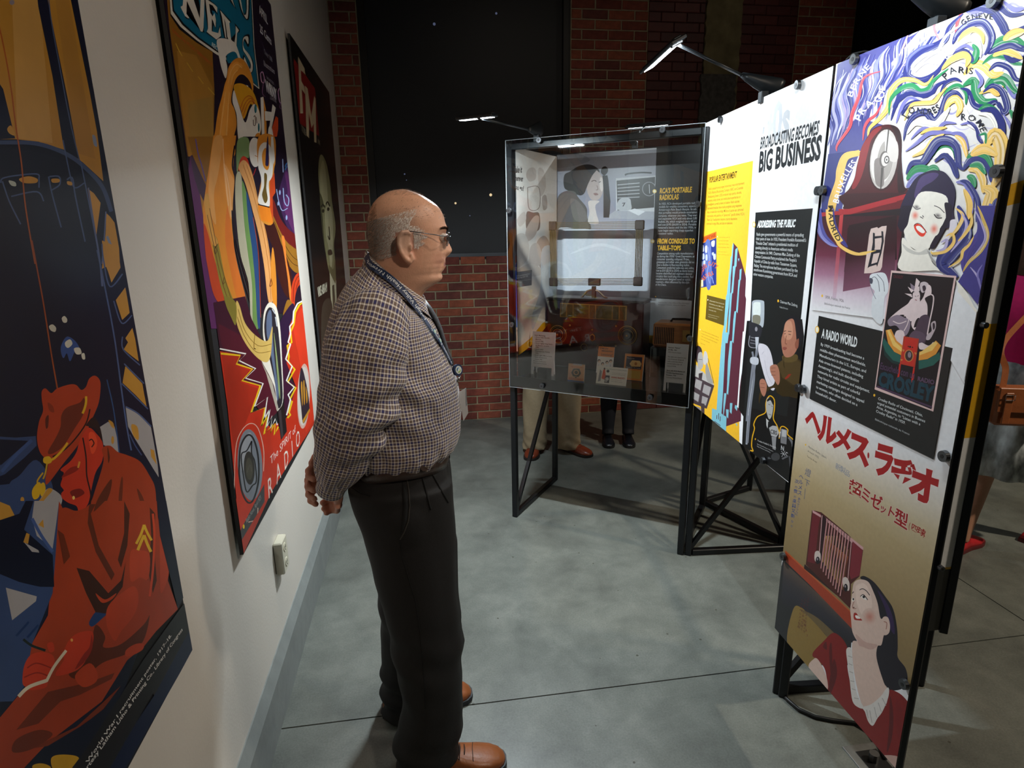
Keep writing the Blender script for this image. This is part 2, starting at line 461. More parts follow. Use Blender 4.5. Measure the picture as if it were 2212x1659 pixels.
# case boards
MB().frame_box(CA + DC * .4575 + NC * .535 + Z * 1.375, DC, NC, Z, .445, .003, .585).build('back_board', M['board_edge'], case)
MB().frame_box(CA + DC * .018 + NC * .27 + Z * 1.375, DC, NC, Z, .002, .25, .57).build('side_board', M['board_edge'], case)

# main panel stand ---------------------------------------------------------------
stand = empty('panel_stand', label='wide black steel stand with a white panel headed BIG BUSINESS', cat='exhibit stand')
PF = [F1 + NM * .02 - DM * .0, F2 + NM * .02, B2, B1]
frame(stand, PF, 0, 1.95, .80, [(F1 + NM * .02, .03, B1, .78), (F2 + NM * .02, .03, B2, .78)], lower=(1, 2, 3))
OM = F2 - NM * .004
MB().frame_box(OM + DM * .496 + NM * .0022 + Z * 1.377, DM, NM, Z, .4665, .0018, .604).build('printed_board', M['board_edge'], stand)
for (px, py) in ((1560, 258), (1729, 183), (1773, 412), (1730, 838), (1653, 995)):
    bolt(stand, on_plane(px, py, OM, NM), -NM)
# tall panel stand ---------------------------------------------------------------
tall = empty('panel_stand', label='tall narrow black steel stand with the colourful printed panel at the right edge', cat='exhibit stand')
A1 = R3 + NR * .0135 + DR * .033; A2 = F2 - DR * .02 + NR * .03; A3 = Vector((1.650, 1.507, 0))
for p in (A1, A2):
    MB().bar(p, p + Z * 1.95, .019 if p is A1 else T).build('post', M['black_metal'], tall, bevel=.003)
for zz in (1.935,):
    MB().bar(A1 + DR * .012 + Z * zz, A2 - DR * .015 + Z * zz, .02).build('side_rail', M['black_metal'], tall)
    MB().bar(A2 + Z * zz, A3 + Z * max(zz, .28), .02).build('end_rail', M['black_metal'], tall)
MB().bar(A3 + Z * .25, A3 + Z * 1.98, .024).build('edge_trim', M['black_metal'], tall, bevel=.002)
MB().box(1.16, 1.640, 1.507, 1.510, .26, 1.98).build('end_board', M['board_edge'], tall)
OR = F2 - NR * .006
MB().frame_box(OR - DR * .2635 + NR * .0022 + Z * 1.115, DR, NR, Z, .276, .0018, .866).build('printed_board', M['board_edge'], tall)
for (px, py) in ((1852, 128), (1783, 411), (1740, 840), (1697, 1202), (2162, 370), (2047, 985), (1960, 1477), (2155, 2)):
    bolt(tall, on_plane(px, py, OR, NR), -NR)
for (px, py) in ((2118, 701), (2026, 1223)):
    bolt(tall, on_plane(px, py, A1 - DR * .0125, DR), -DR, .007)

# rear stand seen below the panel ------------------------------------------------
rear = empty('panel_stand', label='black steel stand frame standing behind the white panel stand, only its legs visible', cat='exhibit stand')
q1 = Vector((1.73, 2.52, 0)); q2 = Vector((1.545, 3.02, 0)); qd = Vector((.94, .34, 0)).normalized()
frame(rear, [q2, q1, q1 + qd * .38, q2 + qd * .38], 0, 1.93, .80, [(q1, .03, q2, .78)], lower=(0, 1, 3))
MB().frame_box((q1 + q1 + qd * .38) / 2 + Z * 1.37, qd, Vector((-qd.y, qd.x, 0)), Z, .18, .003, .56).build('blank_board', mat('white_board', '#cfd2d4', .5), rear)

# clamp lamps --------------------------------------------------------------------
def clamp_lamp(label, clamp, joint, along, L, aim, power, off=0.0, facing=None):
    """arm lamp: clamp on the rail, moulded knuckle, thin arm, flat head with lit LED strip"""
    t = empty('clamp_lamp', label=label, cat='lamp', group='LED arm lamps clamped to the stands')
    clamp, joint, along, aim = Vector(clamp), Vector(joint), Vector(along).normalized(), Vector(aim).normalized()
    d = (joint - clamp).normalized()
    hd = Vector((d.x, d.y, 0)).normalized()
    MB().frame_box(clamp + Z * -.012, along, hd, Z, .014, .012, .018).build('clamp', mat('lamp_plastic', '#2b3034', .4), t, bevel=.002)
    # knuckle: tapered body from the clamp along the arm
    rg = []; side = along
    upv = side.cross(d).normalized()
    if upv.z < 0: upv = -upv
    kn = [(-.045, .030, .014, .020), (-.03, .034, .016, .018), (0, .030, .017, .012), (.04, .022, .015, .006), (.075, .014, .011, .002), (.095, .008, .008, 0)]
    for (s, h, wd, o) in kn:
        c = clamp + d * s + upv * (o + .016)
        rg.append([c + side * wd * math.cos(a) + upv * h * math.sin(a) for a in [2 * math.pi * k / 14 for k in range(14)]])
    MB().rings(rg).build('knuckle', M['lampbody'], t, smooth=True)
    MB().tube([clamp + d * .08 + upv * .016, joint], .0055, 10).build('arm', M['lampbody'], t, smooth=True)
    # head
    c = joint + along * off
    w_ = along.cross(aim).normalized()
    hb = MB().frame_box(c - aim * .006, along, w_, -aim, L / 2, .028, .006)
    hb.frame_box(c - aim * .014, along, w_, -aim, L / 2 * .96, .014, .004)
    ho = hb.build('lamp_head', M['lampbody'], t, bevel=.003)
    MB().frame_box(c + aim * .0008, along, w_, -aim, L / 2 * .86, .018, .0009).build('led_strip', M['led'], ho)
    MB().disc(joint - w_ * .02 - aim * .004, w_, .009, .04, 10).build('pivot', M['lampbody'], t)
    al = area_light('led_light', c + aim * .004, c + aim, L * .86, .02, power, COOL, 170)
    q = Matrix((along, -aim.cross(along) * -1, -aim)).transposed()
    ax = along; az = -aim; ay = az.cross(ax)
    al.matrix_world = Matrix(((ax.x, ay.x, az.x, c.x + aim.x * .004), (ax.y, ay.y, az.y, c.y + aim.y * .004), (ax.z, ay.z, az.z, c.z + aim.z * .004), (0, 0, 0, 1)))
    return t
M['lampbody'] = mat('lamp_body', '#23282c', 0.35, 0.2)
clamp_lamp('lit LED arm lamp clamped over the white BIG BUSINESS panel', (1.162, 2.053, 1.995), (.868, 2.10, 2.150), DM, .40, (.45, -.02, -.89), 6.2, off=.165)
clamp_lamp('lit LED arm lamp reaching left from the top left of the display case', (.565, 2.975, 1.985), (.262, 2.557, 1.992), DC, .165, (NC.x * .10, NC.y * .10, -.98), 42, off=-.02)
clamp_lamp('lit LED lamp rising behind the display case top', (1.136, 3.241, 1.99), (1.238, 3.38, 2.090), DC, .25, (.15, .2, -.97), 8, off=.02)
clamp_lamp('arm lamp clamped above the colourful panel, cut off by the top edge', (1.13, 1.31, 1.995), (.80, 1.335, 2.17), DR, .40, (.45, 0, -.89), 6.2, off=0)
# cables
MB().tube([(1.152, 1.64, 1.97), (1.150, 1.625, 1.995), (1.148, 1.60, 2.002), (1.150, 1.56, 1.998), (1.154, 1.52, 1.985)], .0025, 8).build('top_cable', M['black_plastic'], tall, smooth=True)
# posters --------------------------------------------------------------------------
def poster(label, y0, y1, z0, z1, x=-.533):
    t = empty('wall_poster', label=label, cat='poster', group='large posters on the plaster wall')
    MB().box(x - .010, x - .0005, y0, y1, z0, z1).build('backing_board', M['board_edge'], t)
    MB().box(XW, x - .010, y0 + .15, y1 - .15, z0 + .2, z1 - .2).build('mounting_batten', mat('batten', '#4a4038', .8), t)
    return t
P1 = poster('nearest wall poster of a red soldier writing against a dark blue sky', .02, 1.202, .708, 2.44)
P2 = poster('orange and blue poster with a singer in flowing robes and the words Spirit of Radio', 1.598, 2.776, .707, 2.435)
P3 = poster('black magazine cover poster nearest the brick wall with red FM title and a pale face', 3.133, 4.37, .707, 2.432)
# outlet ----------------------------------------------------------------------------
ot = empty('wall_outlet', label='white double power outlet low on the plaster wall', cat='outlet')
MB().box(XW, XW + .03, 1.955, 2.03, .42, .54).build('outlet_box', mat('outlet_ivory', '#c9c4b0', .4), ot, bevel=.004)
for zz in (.452, .508):
    r_ = MB().disc((XW + .03, 1.9925, zz), (1, 0, 0), .016, .002, 16).build('socket', mat('socket_ivory', '#d8d3bd', .35), ot)
    MB().box(XW + .0315, XW + .0328, 1.985, 1.9875, zz - .004, zz + .006).box(XW + .0315, XW + .0328, 1.9975, 2.0, zz - .004, zz + .006).disc((XW + .0318, 1.9925, zz - .010), (1, 0, 0), .0025, .001, 8).build('slot', M['black_plastic'], r_)
# floor cable + floor outlet ----------------------------------------------------------
cp = [on_z(x, y, .008) for x, y in ((1690, 1497), (1700, 1510), (1725, 1532), (1760, 1548), (1800, 1556), (1850, 1562), (1880, 1580), (1900, 1610), (1912, 1640))]
cb = MB().tube(cp, .006, 8).build('power_cable', M['black_plastic'], smooth=True); tag(cb, 'black power cable lying on the concrete below the colourful panel', 'cable')
fo = empty('floor_outlet', label='metal floor outlet with an open lid under the colourful panel', cat='outlet')
MB().box(1.21, 1.33, 1.22, 1.36, 0, .004).build('cover_plate', mat('brushed_steel', '#9a9c9a', .35, .8, .1, 50), fo, bevel=.001)
MB().box(1.235, 1.305, 1.245, 1.335, .004, .005).build('socket_well', M['black_plastic'], fo)
MB().tube([(1.268, 1.30, .004), (1.268, 1.30, .03)], .014, 10).build('plug', mat('steel_plug', '#777777', .3, .8), fo)
# ------------------------------------------------------------------ people
from mathutils import noise as mn
from mathutils.bvhtree import BVHTree
from mathutils.geometry import tessellate_polygon
def nz(x, y, z, s=1.0): return mn.noise(Vector((x * s, y * s, z * s)))
def S(px, py, y=1.6):
    p = on_plane(px, py, (0, y, 0), (0, 1, 0)); return (p.x, p.z)
def interp(tab, z):
    """tab: list of (z, value...) sorted by z ascending; smooth interpolation"""
    if z <= tab[0][0]: return tab[0][1:]
    if z >= tab[-1][0]: return tab[-1][1:]
    for i in range(len(tab) - 1):
        a, b = tab[i], tab[i + 1]
        if a[0] <= z <= b[0]:
            t = (z - a[0]) / (b[0] - a[0] + 1e-9); p0 = tab[max(i - 1, 0)]; p3 = tab[min(i + 2, len(tab) - 1)]
            out = []
            for k in range(1, len(a)):
                m1 = (b[k] - p0[k]) / (b[0] - p0[0] + 1e-9) * (b[0] - a[0]); m2 = (p3[k] - a[k]) / (p3[0] - a[0] + 1e-9) * (b[0] - a[0])
                h = t * t * (3 - 2 * t)
                out.append((2 * t**3 - 3 * t**2 + 1) * a[k] + (t**3 - 2 * t**2 + t) * m1 + h * b[k] + (t**3 - t**2) * m2)
            return tuple(out)
def edge(pts, y):
    """pixel outline -> table of (z, x)"""
    t = [(z, x) for (x, z) in (S(px, py, y) for px, py in pts)]; t.sort(); return t

class Grid:
    """loft with UVs in metres"""
    def __init__(s): s.v = []; s.f = []; s.uv = []
    def add(s, rings, uvs, closed=True, cap0=False, cap1=False):
        n = len(rings[0]); b = len(s.v)
        for r, u in zip(rings, uvs):
            s.v += [tuple(p) for p in r]; s.uv += list(u)
        for i in range(len(rings) - 1):
            for k in range(n - 1):
                s.f.append((b + i * n + k, b + i * n + k + 1, b + (i + 1) * n + k + 1, b + (i + 1) * n + k))
        if cap0: s.f.append(tuple(b + k for k in reversed(range(n - 1))))
        if cap1: s.f.append(tuple(b + (len(rings) - 1) * n + k for k in range(n - 1)))
        return s
    def build(s, name, m, parent, thick=0):
        o = obj(name, s.v, s.f, m, parent, True)
        uvl = o.data.uv_layers.new(name='UVMap')
        li = np.zeros(len(o.data.loops), dtype=int); o.data.loops.foreach_get('vertex_index', li)
        uvl.data.foreach_set('uv', np.array(s.uv, dtype=float)[li].ravel())
        return o
def ring_uv(r, t, s0=0.0):
    u = [s0]; 
    for i in range(1, len(r)): u.append(u[-1] + (Vector(r[i]) - Vector(r[i - 1])).length)
    return [(x, t) for x in u]

def join_remesh(name, parts, vox, m, parent=None, smooth=4, keep=None):
    me = bpy.data.meshes.new(name); v, f = [], []
    for mb in parts:
        n = len(v); v += mb.v; f += [tuple(i + n for i in q) for q in mb.f]
    me.from_pydata(v, [], f); me.update()
    bm = bmesh.new(); bm.from_mesh(me); bmesh.ops.recalc_face_normals(bm, faces=bm.faces); bm.to_mesh(me); bm.free()
    o = bpy.data.objects.new(name, me); COL.objects.link(o)
    rm = o.modifiers.new('r', 'REMESH'); rm.mode = 'VOXEL'; rm.voxel_size = vox; rm.use_smooth_shade = True
    if smooth:
        sm = o.modifiers.new('s', 'SMOOTH'); sm.iterations = smooth; sm.factor = 0.5
    bpy.context.view_layer.update()
    dg = bpy.context.evaluated_depsgraph_get()
    me2 = bpy.data.meshes.new_from_object(o.evaluated_get(dg)); me2.name = name
    o.modifiers.clear(); o.data = me2; bpy.data.meshes.remove(me)
    if m: me2.materials.clear(); me2.materials.append(m)
    if parent: o.parent = parent
    return o

def vcol(o, fn):
    me = o.data; n = len(me.vertices); co = np.zeros(n * 3); me.vertices.foreach_get('co', co); co = co.reshape(-1, 3)
    c = np.ones((n, 4)); c[:, :3] = fn(co)
    a = me.color_attributes.new('Col', 'FLOAT_COLOR', 'POINT'); a.data.foreach_set('color', c.ravel())
def L3(h): return np.array(lin(h))

def ell(cx, cy, z, a, b, n, e=2.0, a2=None):
    r = []
    for k in range(n + 1):
        t = 2 * math.pi * k / n + math.pi / 2     # seam on the far side (+y)
        c, s_ = math.cos(t), math.sin(t)
        aa = a if c > 0 else (a2 or a)
        r.append(Vector((cx + aa * math.copysign(abs(c) ** (2 / e), c), cy + b * math.copysign(abs(s_) ** (2 / e), s_), z)))
    return r

def finger(pts, r0, r1):
    n = len(pts); P = []
    pts = [Vector(p) for p in pts]
    # smooth chain with knuckle bulges
    out = []; rad = []
    for i in range(n - 1):
        for j in range(5):
            t = j / 5; out.append(pts[i].lerp(pts[i + 1], t)); g = (i + t) / (n - 1)
            rad.append((r0 + (r1 - r0) * g) * (1 + 0.08 * math.cos(t * 2 * math.pi)))
    out.append(pts[-1]); rad.append(r1)
    d = (pts[-1] - pts[-2]).normalized()
    out += [pts[-1] + d * r1 * .6, pts[-1] + d * r1 * .95]; rad += [r1 * .8, r1 * .35]
    return MB().tube(out, rad, 12)

# ---- the man in the foreground -------------------------------------------------
YM = 1.60
man = empty('person', (0, YM, 0), 'man in a plaid shirt and dark trousers reading the panels, hands clasped behind his back', 'person')
man.location = (0, 0, 0)
# head outline from the profile
hf = edge([(868, 408.5), (882, 411), (905, 419), (928, 432), (946, 446), (957, 464), (962, 482), (965, 493), (963, 503), (962, 516), (962, 527),
           (961, 543), (960, 552), (962, 561), (960, 567), (962, 572), (959, 578), (958, 583), (953, 589), (956, 597), (952, 605), (940, 613), (922, 625), (912, 640), (915, 660)], YM)
hb = edge([(868, 408.5), (850, 411), (835, 416), (817, 427), (803, 444), (796, 462), (794, 486), (795, 510), (799, 535), (797, 550), (788, 575), (775, 600)], YM)
nose = {z: x for z, x in []}
def front(z): return interp(hf, z)[0]
def backx(z): return interp(hb, z)[0]
ztop = S(868, 408.5)[1]
zn_tip = S(974, 541)[1]; zbr = S(965, 494)[1]; zeye = S(962, 513)[1]; zns = S(962, 551)[1]; zmo = S(960, 571)[1]; znb = S(965, 522)[1]
hw = sorted([(1.36, .088), (1.40, .074), (1.43, .068), (1.455, .070), (1.48, .074), (1.51, .0765), (1.54, .078), (1.57, .079), (1.60, .078), (1.625, .071), (1.645, .058), (1.658, .044), (1.667, .028), (ztop, .004)])
def head_rings():
    rings = []
    N = 112; zs = list(np.arange(1.36, ztop - .006, .0030)) + list(np.linspace(ztop - .006, ztop - .0004, 6))
    for z in zs:
        xf, xb, b = front(z), backx(z), interp(hw, z)[0]
        if z < 1.44:
            xf = min(xf, .035 - (1.44 - z) * .3); 
        xc = min(-0.030 + 0 * z, (xf + xb) / 2 + .01); a, a2 = xf - xc, xc - xb
        # dome: keep ring round near the crown
        rg = []
        jaw = max(0, min(1, (1.50 - z) / .06))
        for k in range(N):
            t = 2 * k / N - 1; ph = math.pi * math.copysign(abs(t) ** 1.35, t)
            c, s_ = math.cos(ph), math.sin(ph)
            e = 2.25 if c > 0 else 2.1
            x = xc + (a if c > 0 else a2) * math.copysign(abs(c) ** (2 / e), c)
            y = b * math.copysign(abs(s_) ** (2 / e), s_)
            if c > 0:
                fl = c ** 2
                # nose
                if zns - .006 < z < znb + .016:
                    g = (znb + .012 - z) / (znb + .012 - zn_tip)
                    if z > zn_tip: h = .018 * max(0, min(1, g)) ** 1.1 + .002
                    else: h = .020 * max(0, (z - zns + .006) / (zn_tip - zns + .006)) ** .5
                    wd = .006 + .0075 * max(0, min(1, g))
                    x += h * math.exp(-(y / wd) ** 2)
                    if abs(z - zn_tip + .002) < .010: x += .006 * math.exp(-((abs(y) - .0135) / .006) ** 2) * (1 - abs(z - zn_tip + .002) / .010)
                # eye sockets, brow, cheek
                dy = (abs(y) - .032) / .017
                x -= .010 * math.exp(-dy ** 2 - ((z - zeye) / .011) ** 2)
                x += .004 * math.exp(-((abs(y) - .030) / .022) ** 2 - ((z - zbr) / .008) ** 2)
                x += .006 * math.exp(-((abs(y) - .045) / .02) ** 2 - ((z - zns - .004) / .018) ** 2)
                # lips and the fold beside the mouth
                x += .003 * math.exp(-(y / .022) ** 2 - ((z - zmo - .005) / .004) ** 2) + .0035 * math.exp(-(y / .02) ** 2 - ((z - zmo + .006) / .005) ** 2)
                x -= .005 * math.exp(-(y / .024) ** 2 - ((z - zmo) / .0022) ** 2)
                x -= .003 * math.exp(-((abs(y) - .034) / .005) ** 2 - ((z - zmo - .008) / .016) ** 2)
                x -= .004 * math.exp(-((abs(y) - .05) / .006) ** 2 - ((z - zmo + .012) / .02) ** 2)
                x += .005 * math.exp(-((abs(y) - .045) / .02) ** 2 - ((z - zmo + .03) / .015) ** 2)
            rg.append(Vector((x, YM + y, z)))
        rings.append(rg)
    return rings
headm = MB().rings(head_rings())
def ear(side):
    y0 = YM + side * .078
    pts = [S(888, 507, y0), (S(880, 500.5, y0)), S(869, 501, y0), S(861.5, 512, y0), S(861, 527, y0), S(867, 545, y0), S(877, 560, y0), S(886, 566, y0), S(890, 560, y0), S(889, 548, y0)]
    P = [Vector((x, y0 + side * (.018 if 1 < i < 6 else (.012 if i in (1, 6) else .006)), z)) for i, (x, z) in enumerate(pts)]
    m = MB().tube(P, [.0045, .005, .0052, .005, .0045, .0045, .006, .007, .006, .004], 10)
    c = sum(P, Vector()) / len(P)
    # bowl
    rg = []
    for s_, dy in ((1.0, 0), (.8, -.004), (.5, -.011), (.2, -.014)):
        rg.append([c + (p - c) * s_ + Vector((0, side * dy, 0)) for p in P])
    m2 = MB().rings(rg + [[p + Vector((0, -side * .008, 0)) for p in r] for r in reversed(rg)])
    # tragus, antihelix
    t1 = [Vector((*S(889, 528, y0), 0)), Vector((*S(886, 534, y0), 0)), Vector((*S(888, 541, y0), 0))]
    m3 = MB().tube([Vector((p.x, y0 + side * .008, p.y)) for p in t1], [.004, .005, .004], 8)
    t2 = [S(876, 508, y0), S(870, 522, y0), S(871, 538, y0), S(878, 549, y0)]
    m4 = MB().tube([Vector((x, y0 + side * .012, z)) for x, z in t2], [.003, .004, .004, .003], 8)
    return [m, m2, m3, m4]
def ball(c, r, sy=1, sz=1, n=14):
    rg = []
    for i in range(1, n):
        a = math.pi * i / n - math.pi / 2
        rg.append([Vector(c) + Vector((math.cos(a) * math.cos(2 * math.pi * k / n) * r, math.cos(a) * math.sin(2 * math.pi * k / n) * r * sy, math.sin(a) * r * sz)) for k in range(n)])
    return MB().rings(rg)
# torso core, arms, hands, legs (under the clothes, one continuous body)
core = MB().rings([ell(-.085, YM, z, a, b, 24)[:-1] for z, a, b in ((.80, .10, .12), (.95, .10, .13), (1.1, .11, .13), (1.25, .11, .13), (1.34, .09, .11), (1.40, .07, .07), (1.44, .06, .06))])
_e = S(757, 925, 1.39); SHN = Vector((-.09, 1.41, 1.36)); ELN = Vector((_e[0], 1.39, _e[1])); WRN = Vector((-.248, 1.475, .955))
SHF = Vector((-.09, 1.79, 1.36)); ELF = Vector((_e[0], 1.81, _e[1])); WRF = Vector((-.255, 1.66, .965))
armN = MB().tube([(-.08, 1.50, 1.36), SHN, SHN.lerp(ELN, .5), ELN, ELN.lerp(WRN, .5), WRN], [.05, .045, .040, .030, .028, .026], 14)
armF = MB().tube([(-.08, 1.70, 1.36), SHF, SHF.lerp(ELF, .5), ELF, ELF.lerp(WRF, .5), WRF], [.05, .045, .042, .036, .032, .026], 14)
legs = [MB().tube([(-.08, y, .85), (-.06, y, .5), (-.07, y, .08)], [.07, .05, .04], 14) for y in (1.5, 1.7)]
# right hand: from the near wrist, palm downwards behind the back, closing round the left hand
def hp(x, y, z): return Vector((x, y, z))
def hq(x, y, z): return Vector((x + .004, y, z - .036))
def hl(x, y, z): return Vector((x - .010, y, z - .008))
rh = []
rh.append(MB().rings([[(WRN + Vector((0, 0, -.012))).lerp(hq(-.262, 1.555, .922), t) + Vector((math.cos(a) * .017 * wx, math.sin(a) * .008 * 0, math.sin(a) * wz * .036)) for a in [2 * math.pi * k / 14 for k in range(14)]] for t, wx, wz in ((0, 1.2, .75), (.25, 1.0, .9), (.55, 1.0, 1.12), (.85, .95, 1.15), (1.0, .8, 1.05))]))
for i, (dz, L) in enumerate(((.030, .9), (.010, 1.0), (-.010, .95), (-.028, .8))):
    b = hq(-.263, 1.553, .922 + dz)
    rh.append(finger([hq(-.256, 1.52, .928 + dz * .8), b, b + hq(-.014, .032, -.003) * L, b + hq(-.036, .044, -.006) * L, b + hq(-.050, .030, -.008) * L], .0098, .0078))
rh.append(finger([hq(-.255, 1.500, .945), hq(-.262, 1.515, .968), hq(-.278, 1.528, .975), hq(-.292, 1.54, .967)], .011, .0085))
# left hand: held, fingers curled towards the viewer
lh = []
lh.append(MB().rings([[WRF.lerp(hl(-.292, 1.565, .950), t) + Vector((math.cos(a) * .014 * wx, 0, math.sin(a) * wz * .034)) for a in [2 * math.pi * k / 14 for k in range(14)]] for t, wx, wz in ((0, 1.5, .8), (.3, 1.2, .9), (.65, 1.1, 1.1), (1.0, .95, 1.05))]))
for i, (dz, L) in enumerate(((.036, .85), (.014, 1.0), (-.009, 1.0), (-.030, .9))):
    b = hl(-.293, 1.562, .950 + dz)
    lh.append(finger([hl(-.285, 1.60, .95 + dz * .8), b, b + hl(-.012, -.036, -.002) * L, b + hl(-.009, -.060, -.012) * L, b + hl(.008, -.072, -.018) * L], .0098, .0078))
lh.append(finger([hl(-.272, 1.63, .975), hl(-.288, 1.605, .995), hl(-.300, 1.575, .998), hl(-.306, 1.55, .990)], .0108, .0085))
skin = mat('skin', '#c08a6e', 0.42, noise=0.06, nscale=60, bump=0.12, bscale=260, attr=True, spec=0.4)
skin.node_tree.nodes['Principled BSDF'].inputs['Subsurface Weight'].default_value = 0.08
skin.node_tree.nodes['Principled BSDF'].inputs['Subsurface Radius'].default_value = (.012, .005, .003)
body = join_remesh('body', [headm, core, armN, armF] + legs + rh + lh + ear(-1) + ear(1), 0.0032, skin, man, smooth=2)
earc = Vector((-.036, YM - .08, 1.535))
def scol(c):
    x, y, z = c[:, 0], c[:, 1], c[:, 2]
    base = L3('#dca88a'); col = np.tile(base, (len(c), 1))
    def mixc(h, w):
        nonlocal col
        col = col * (1 - w[:, None]) + L3(h) * w[:, None]
    d = np.sqrt((x - earc.x + .012) ** 2 + ((z - earc.z) * .8) ** 2)
    hairm = 1 / (1 + np.exp(-((-.012 - x) / .009))) * 1 / (1 + np.exp(-((z - 1.505 - (x + .13) * .25) / .007))) / (1 + np.exp(-((1.618 + (x + .05) * .22 - z) / .008)))
    mixc('#a08878', hairm * .6)
    mixc('#b8605c', np.exp(-(d / .036) ** 2) * .42 * (np.abs(y - YM) < .085) * (z < 1.6))
    mixc('#c8745c', np.exp(-((x - .098) / .012) ** 2 - ((z - zn_tip) / .012) ** 2) * .5)
    mixc('#b9705f', np.exp(-((x - .05) / .025) ** 2 - ((z - 1.50) / .02) ** 2) * .35)
    mixc('#8e4038', np.exp(-((z - zmo) / .0055) ** 2) * (x > .05) * (np.abs(y - YM) < .025) * .95)
    mixc('#b87868', (z < 1.06) * .55 * (x < -.2))
    mixc('#b88a72', np.clip((1.475 - z) / .03, 0, 1) * (z > 1.3) * .35)
    return col
vcol(body, scol)
# eyes
for sd in (-1, 1):
    e = ball((.0555, YM + sd * .031, zeye), .0118)
    eo = e.build('eyeball', mat('eye_white', '#cfc6bd', .2), man, smooth=True)
    ir = MB().disc((.0655, YM + sd * .0315, zeye - .0005), (1, 0, 0), .0058, .0016, 16, .005).build('iris', mat('iris_brown', '#3a2a20', .2), eo)
    lid = MB().tube([(.058 + .0085 * math.cos(a), YM + sd * .031 + .0165 * math.sin(a), zeye + .0065 - .006 * abs(math.sin(a))) for a in np.linspace(-1.3, 1.3, 9)], .0026, 8).tube(
        [(.057 + .0085 * math.cos(a), YM + sd * .031 + .0165 * math.sin(a), zeye - .0085 + .005 * abs(math.sin(a))) for a in np.linspace(-1.3, 1.3, 9)], .0022, 8)
    lid.build('eyelid', mat('lid_skin', '#b07a62', .5), man, smooth=True)
# hair: short strands as thin slivers over the sides and the back, sparse on the crown
bt = BVHTree.FromPolygons([v.co for v in body.data.vertices], [tuple(p.vertices) for p in body.data.polygons])
R = random.Random(5)
hv, hfc, hcol = [], [], []
def strand(p, n, d, L, wd, col):
    t = n.cross(d).normalized() * wd; b = len(hv)
    p1 = p + d * L * .5; p2 = p + d * L - n * L * .08
    hv.extend([p - t, p + t, p1 + t * .8, p1 - t * .8, p2]); hfc.extend([(b, b + 1, b + 2, b + 3), (b + 3, b + 2, b + 4)]); hcol.extend([col] * 5)
hc = Vector((-.03, YM, 1.56))
for i in range(60000):
    dr = Vector((R.gauss(0, 1), R.gauss(0, 1), R.gauss(0, 1))).normalized()
    h, n, _, _ = bt.ray_cast(hc + dr * .3, -dr)
    if h is None or h.z < 1.45: continue
    x, z = h.x, h.z
    if n.dot(dr) < 0: n = -n
    inear = abs(x - earc.x + .0) < .022 and 1.50 < z < 1.572 and abs(h.y - YM) > .06
    if inear: continue
    side = x < -.012 + .01 * math.sin(z * 90) and 1.500 + (x + .13) * .22 < z < 1.615 + (x + .05) * .25
    temple = x < .014 - abs(z - 1.56) * .5 + .006 * math.sin(z * 400) and 1.532 < z < 1.585 and R.random() < .7
    crown = z > 1.60
    if side or temple:
        d = (n * .45 + Vector((-.5, 0, -.62))).normalized(); L = .0075 * R.uniform(.6, 1.2)
        g = R.random(); dark = max(0, min(1, (-.055 - x) / .05))
        c = L3('#ece6e0') * g + L3('#a89888') * (1 - g); c = c * (1 - .62 * dark)
        if z > 1.605: 
            if R.random() < .4: continue
    elif crown and x > -.10:
        if R.random() > (.30 if z > 1.655 else .03): continue
        d = (n * .7 + Vector((.7, R.uniform(-.3, .3), .1))).normalized(); L = .006 * R.uniform(.5, 1.3); c = L3('#a89c92') * R.uniform(.5, 1.3)
    elif x < -.09 and z < 1.64 and z > 1.505:
        if R.random() > .5: continue
        d = (n * .5 + Vector((-.2, 0, -.8))).normalized(); L = .007; c = L3('#6a5a4c') * R.uniform(.5, 1.2)
    else: continue
    strand(h - n * .0005, n, d, L, .00030, c)
hm = mat('grey_hair', '#888888', .55, attr=True)
ho = obj('hair', hv, hfc, hm, man); ho['kind'] = 'stuff'
a = ho.data.color_attributes.new('Col', 'FLOAT_COLOR', 'POINT')
a.data.foreach_set('color', np.concatenate([np.array(hcol), np.ones((len(hcol), 1))], 1).ravel())
hv, hfc = [], []; hcol = []
for sd in (-1, 1):
    for i in range(300):
        t = R.random(); y = YM + sd * (.014 + .040 * t); z = zbr - .0045 + .006 * math.sin(t * 2.4) + R.uniform(-.0028, .0028)
        h, n, _, _ = bt.ray_cast(Vector((.2, y, z)), Vector((-1, 0, 0)))
        if h: strand(h, Vector((1, 0, 0)), Vector((.55, sd * .7, .35)).normalized(), .0075, .0003, L3('#1d1714'))
eb = obj('eyebrows', hv, hfc, mat('brow_hair', '#1d1714', .6), man); eb['kind'] = 'stuff'
# eyeglasses
gm = mat('glasses_wire', '#5b5f66', .25, .9)
gf = MB()
lenses = MB()
for sd in (-1, 1):
    cy = YM + sd * .033; ln = []
    for k in range(28):
        a_ = 2 * math.pi * k / 28
        yy = .024 * math.copysign(abs(math.cos(a_)) ** .8, math.cos(a_)); zz = .0165 * math.copysign(abs(math.sin(a_)) ** .8, math.sin(a_))
        ln.append(Vector(((.0735 - abs(yy + sd * .033) * .13 + zz * .22), cy + yy, zeye - .004 + zz)))
    gf.tube(ln, .0009, 6, closed=True)
    lenses.add([p for p in ln], [tuple(range(28))])
    gf.tube([(.0655, YM + sd * .057, zeye + .002), (.063, YM + sd * .066, zeye + .004), (.054, YM + sd * .074, zeye + .005), (.0, YM + sd * .084, zeye + .014), (-.030, YM + sd * .086, zeye + .018), (-.045, YM + sd * .084, zeye + .006)], [.0011, .0013, .0012, .0011, .0013, .0013], 8)
gf.tube([(.072, YM - .010, zeye), (.077, YM, zeye + .003), (.072, YM + .010, zeye)], .0009, 6)
go = gf.build('eyeglasses', gm, man, smooth=True)
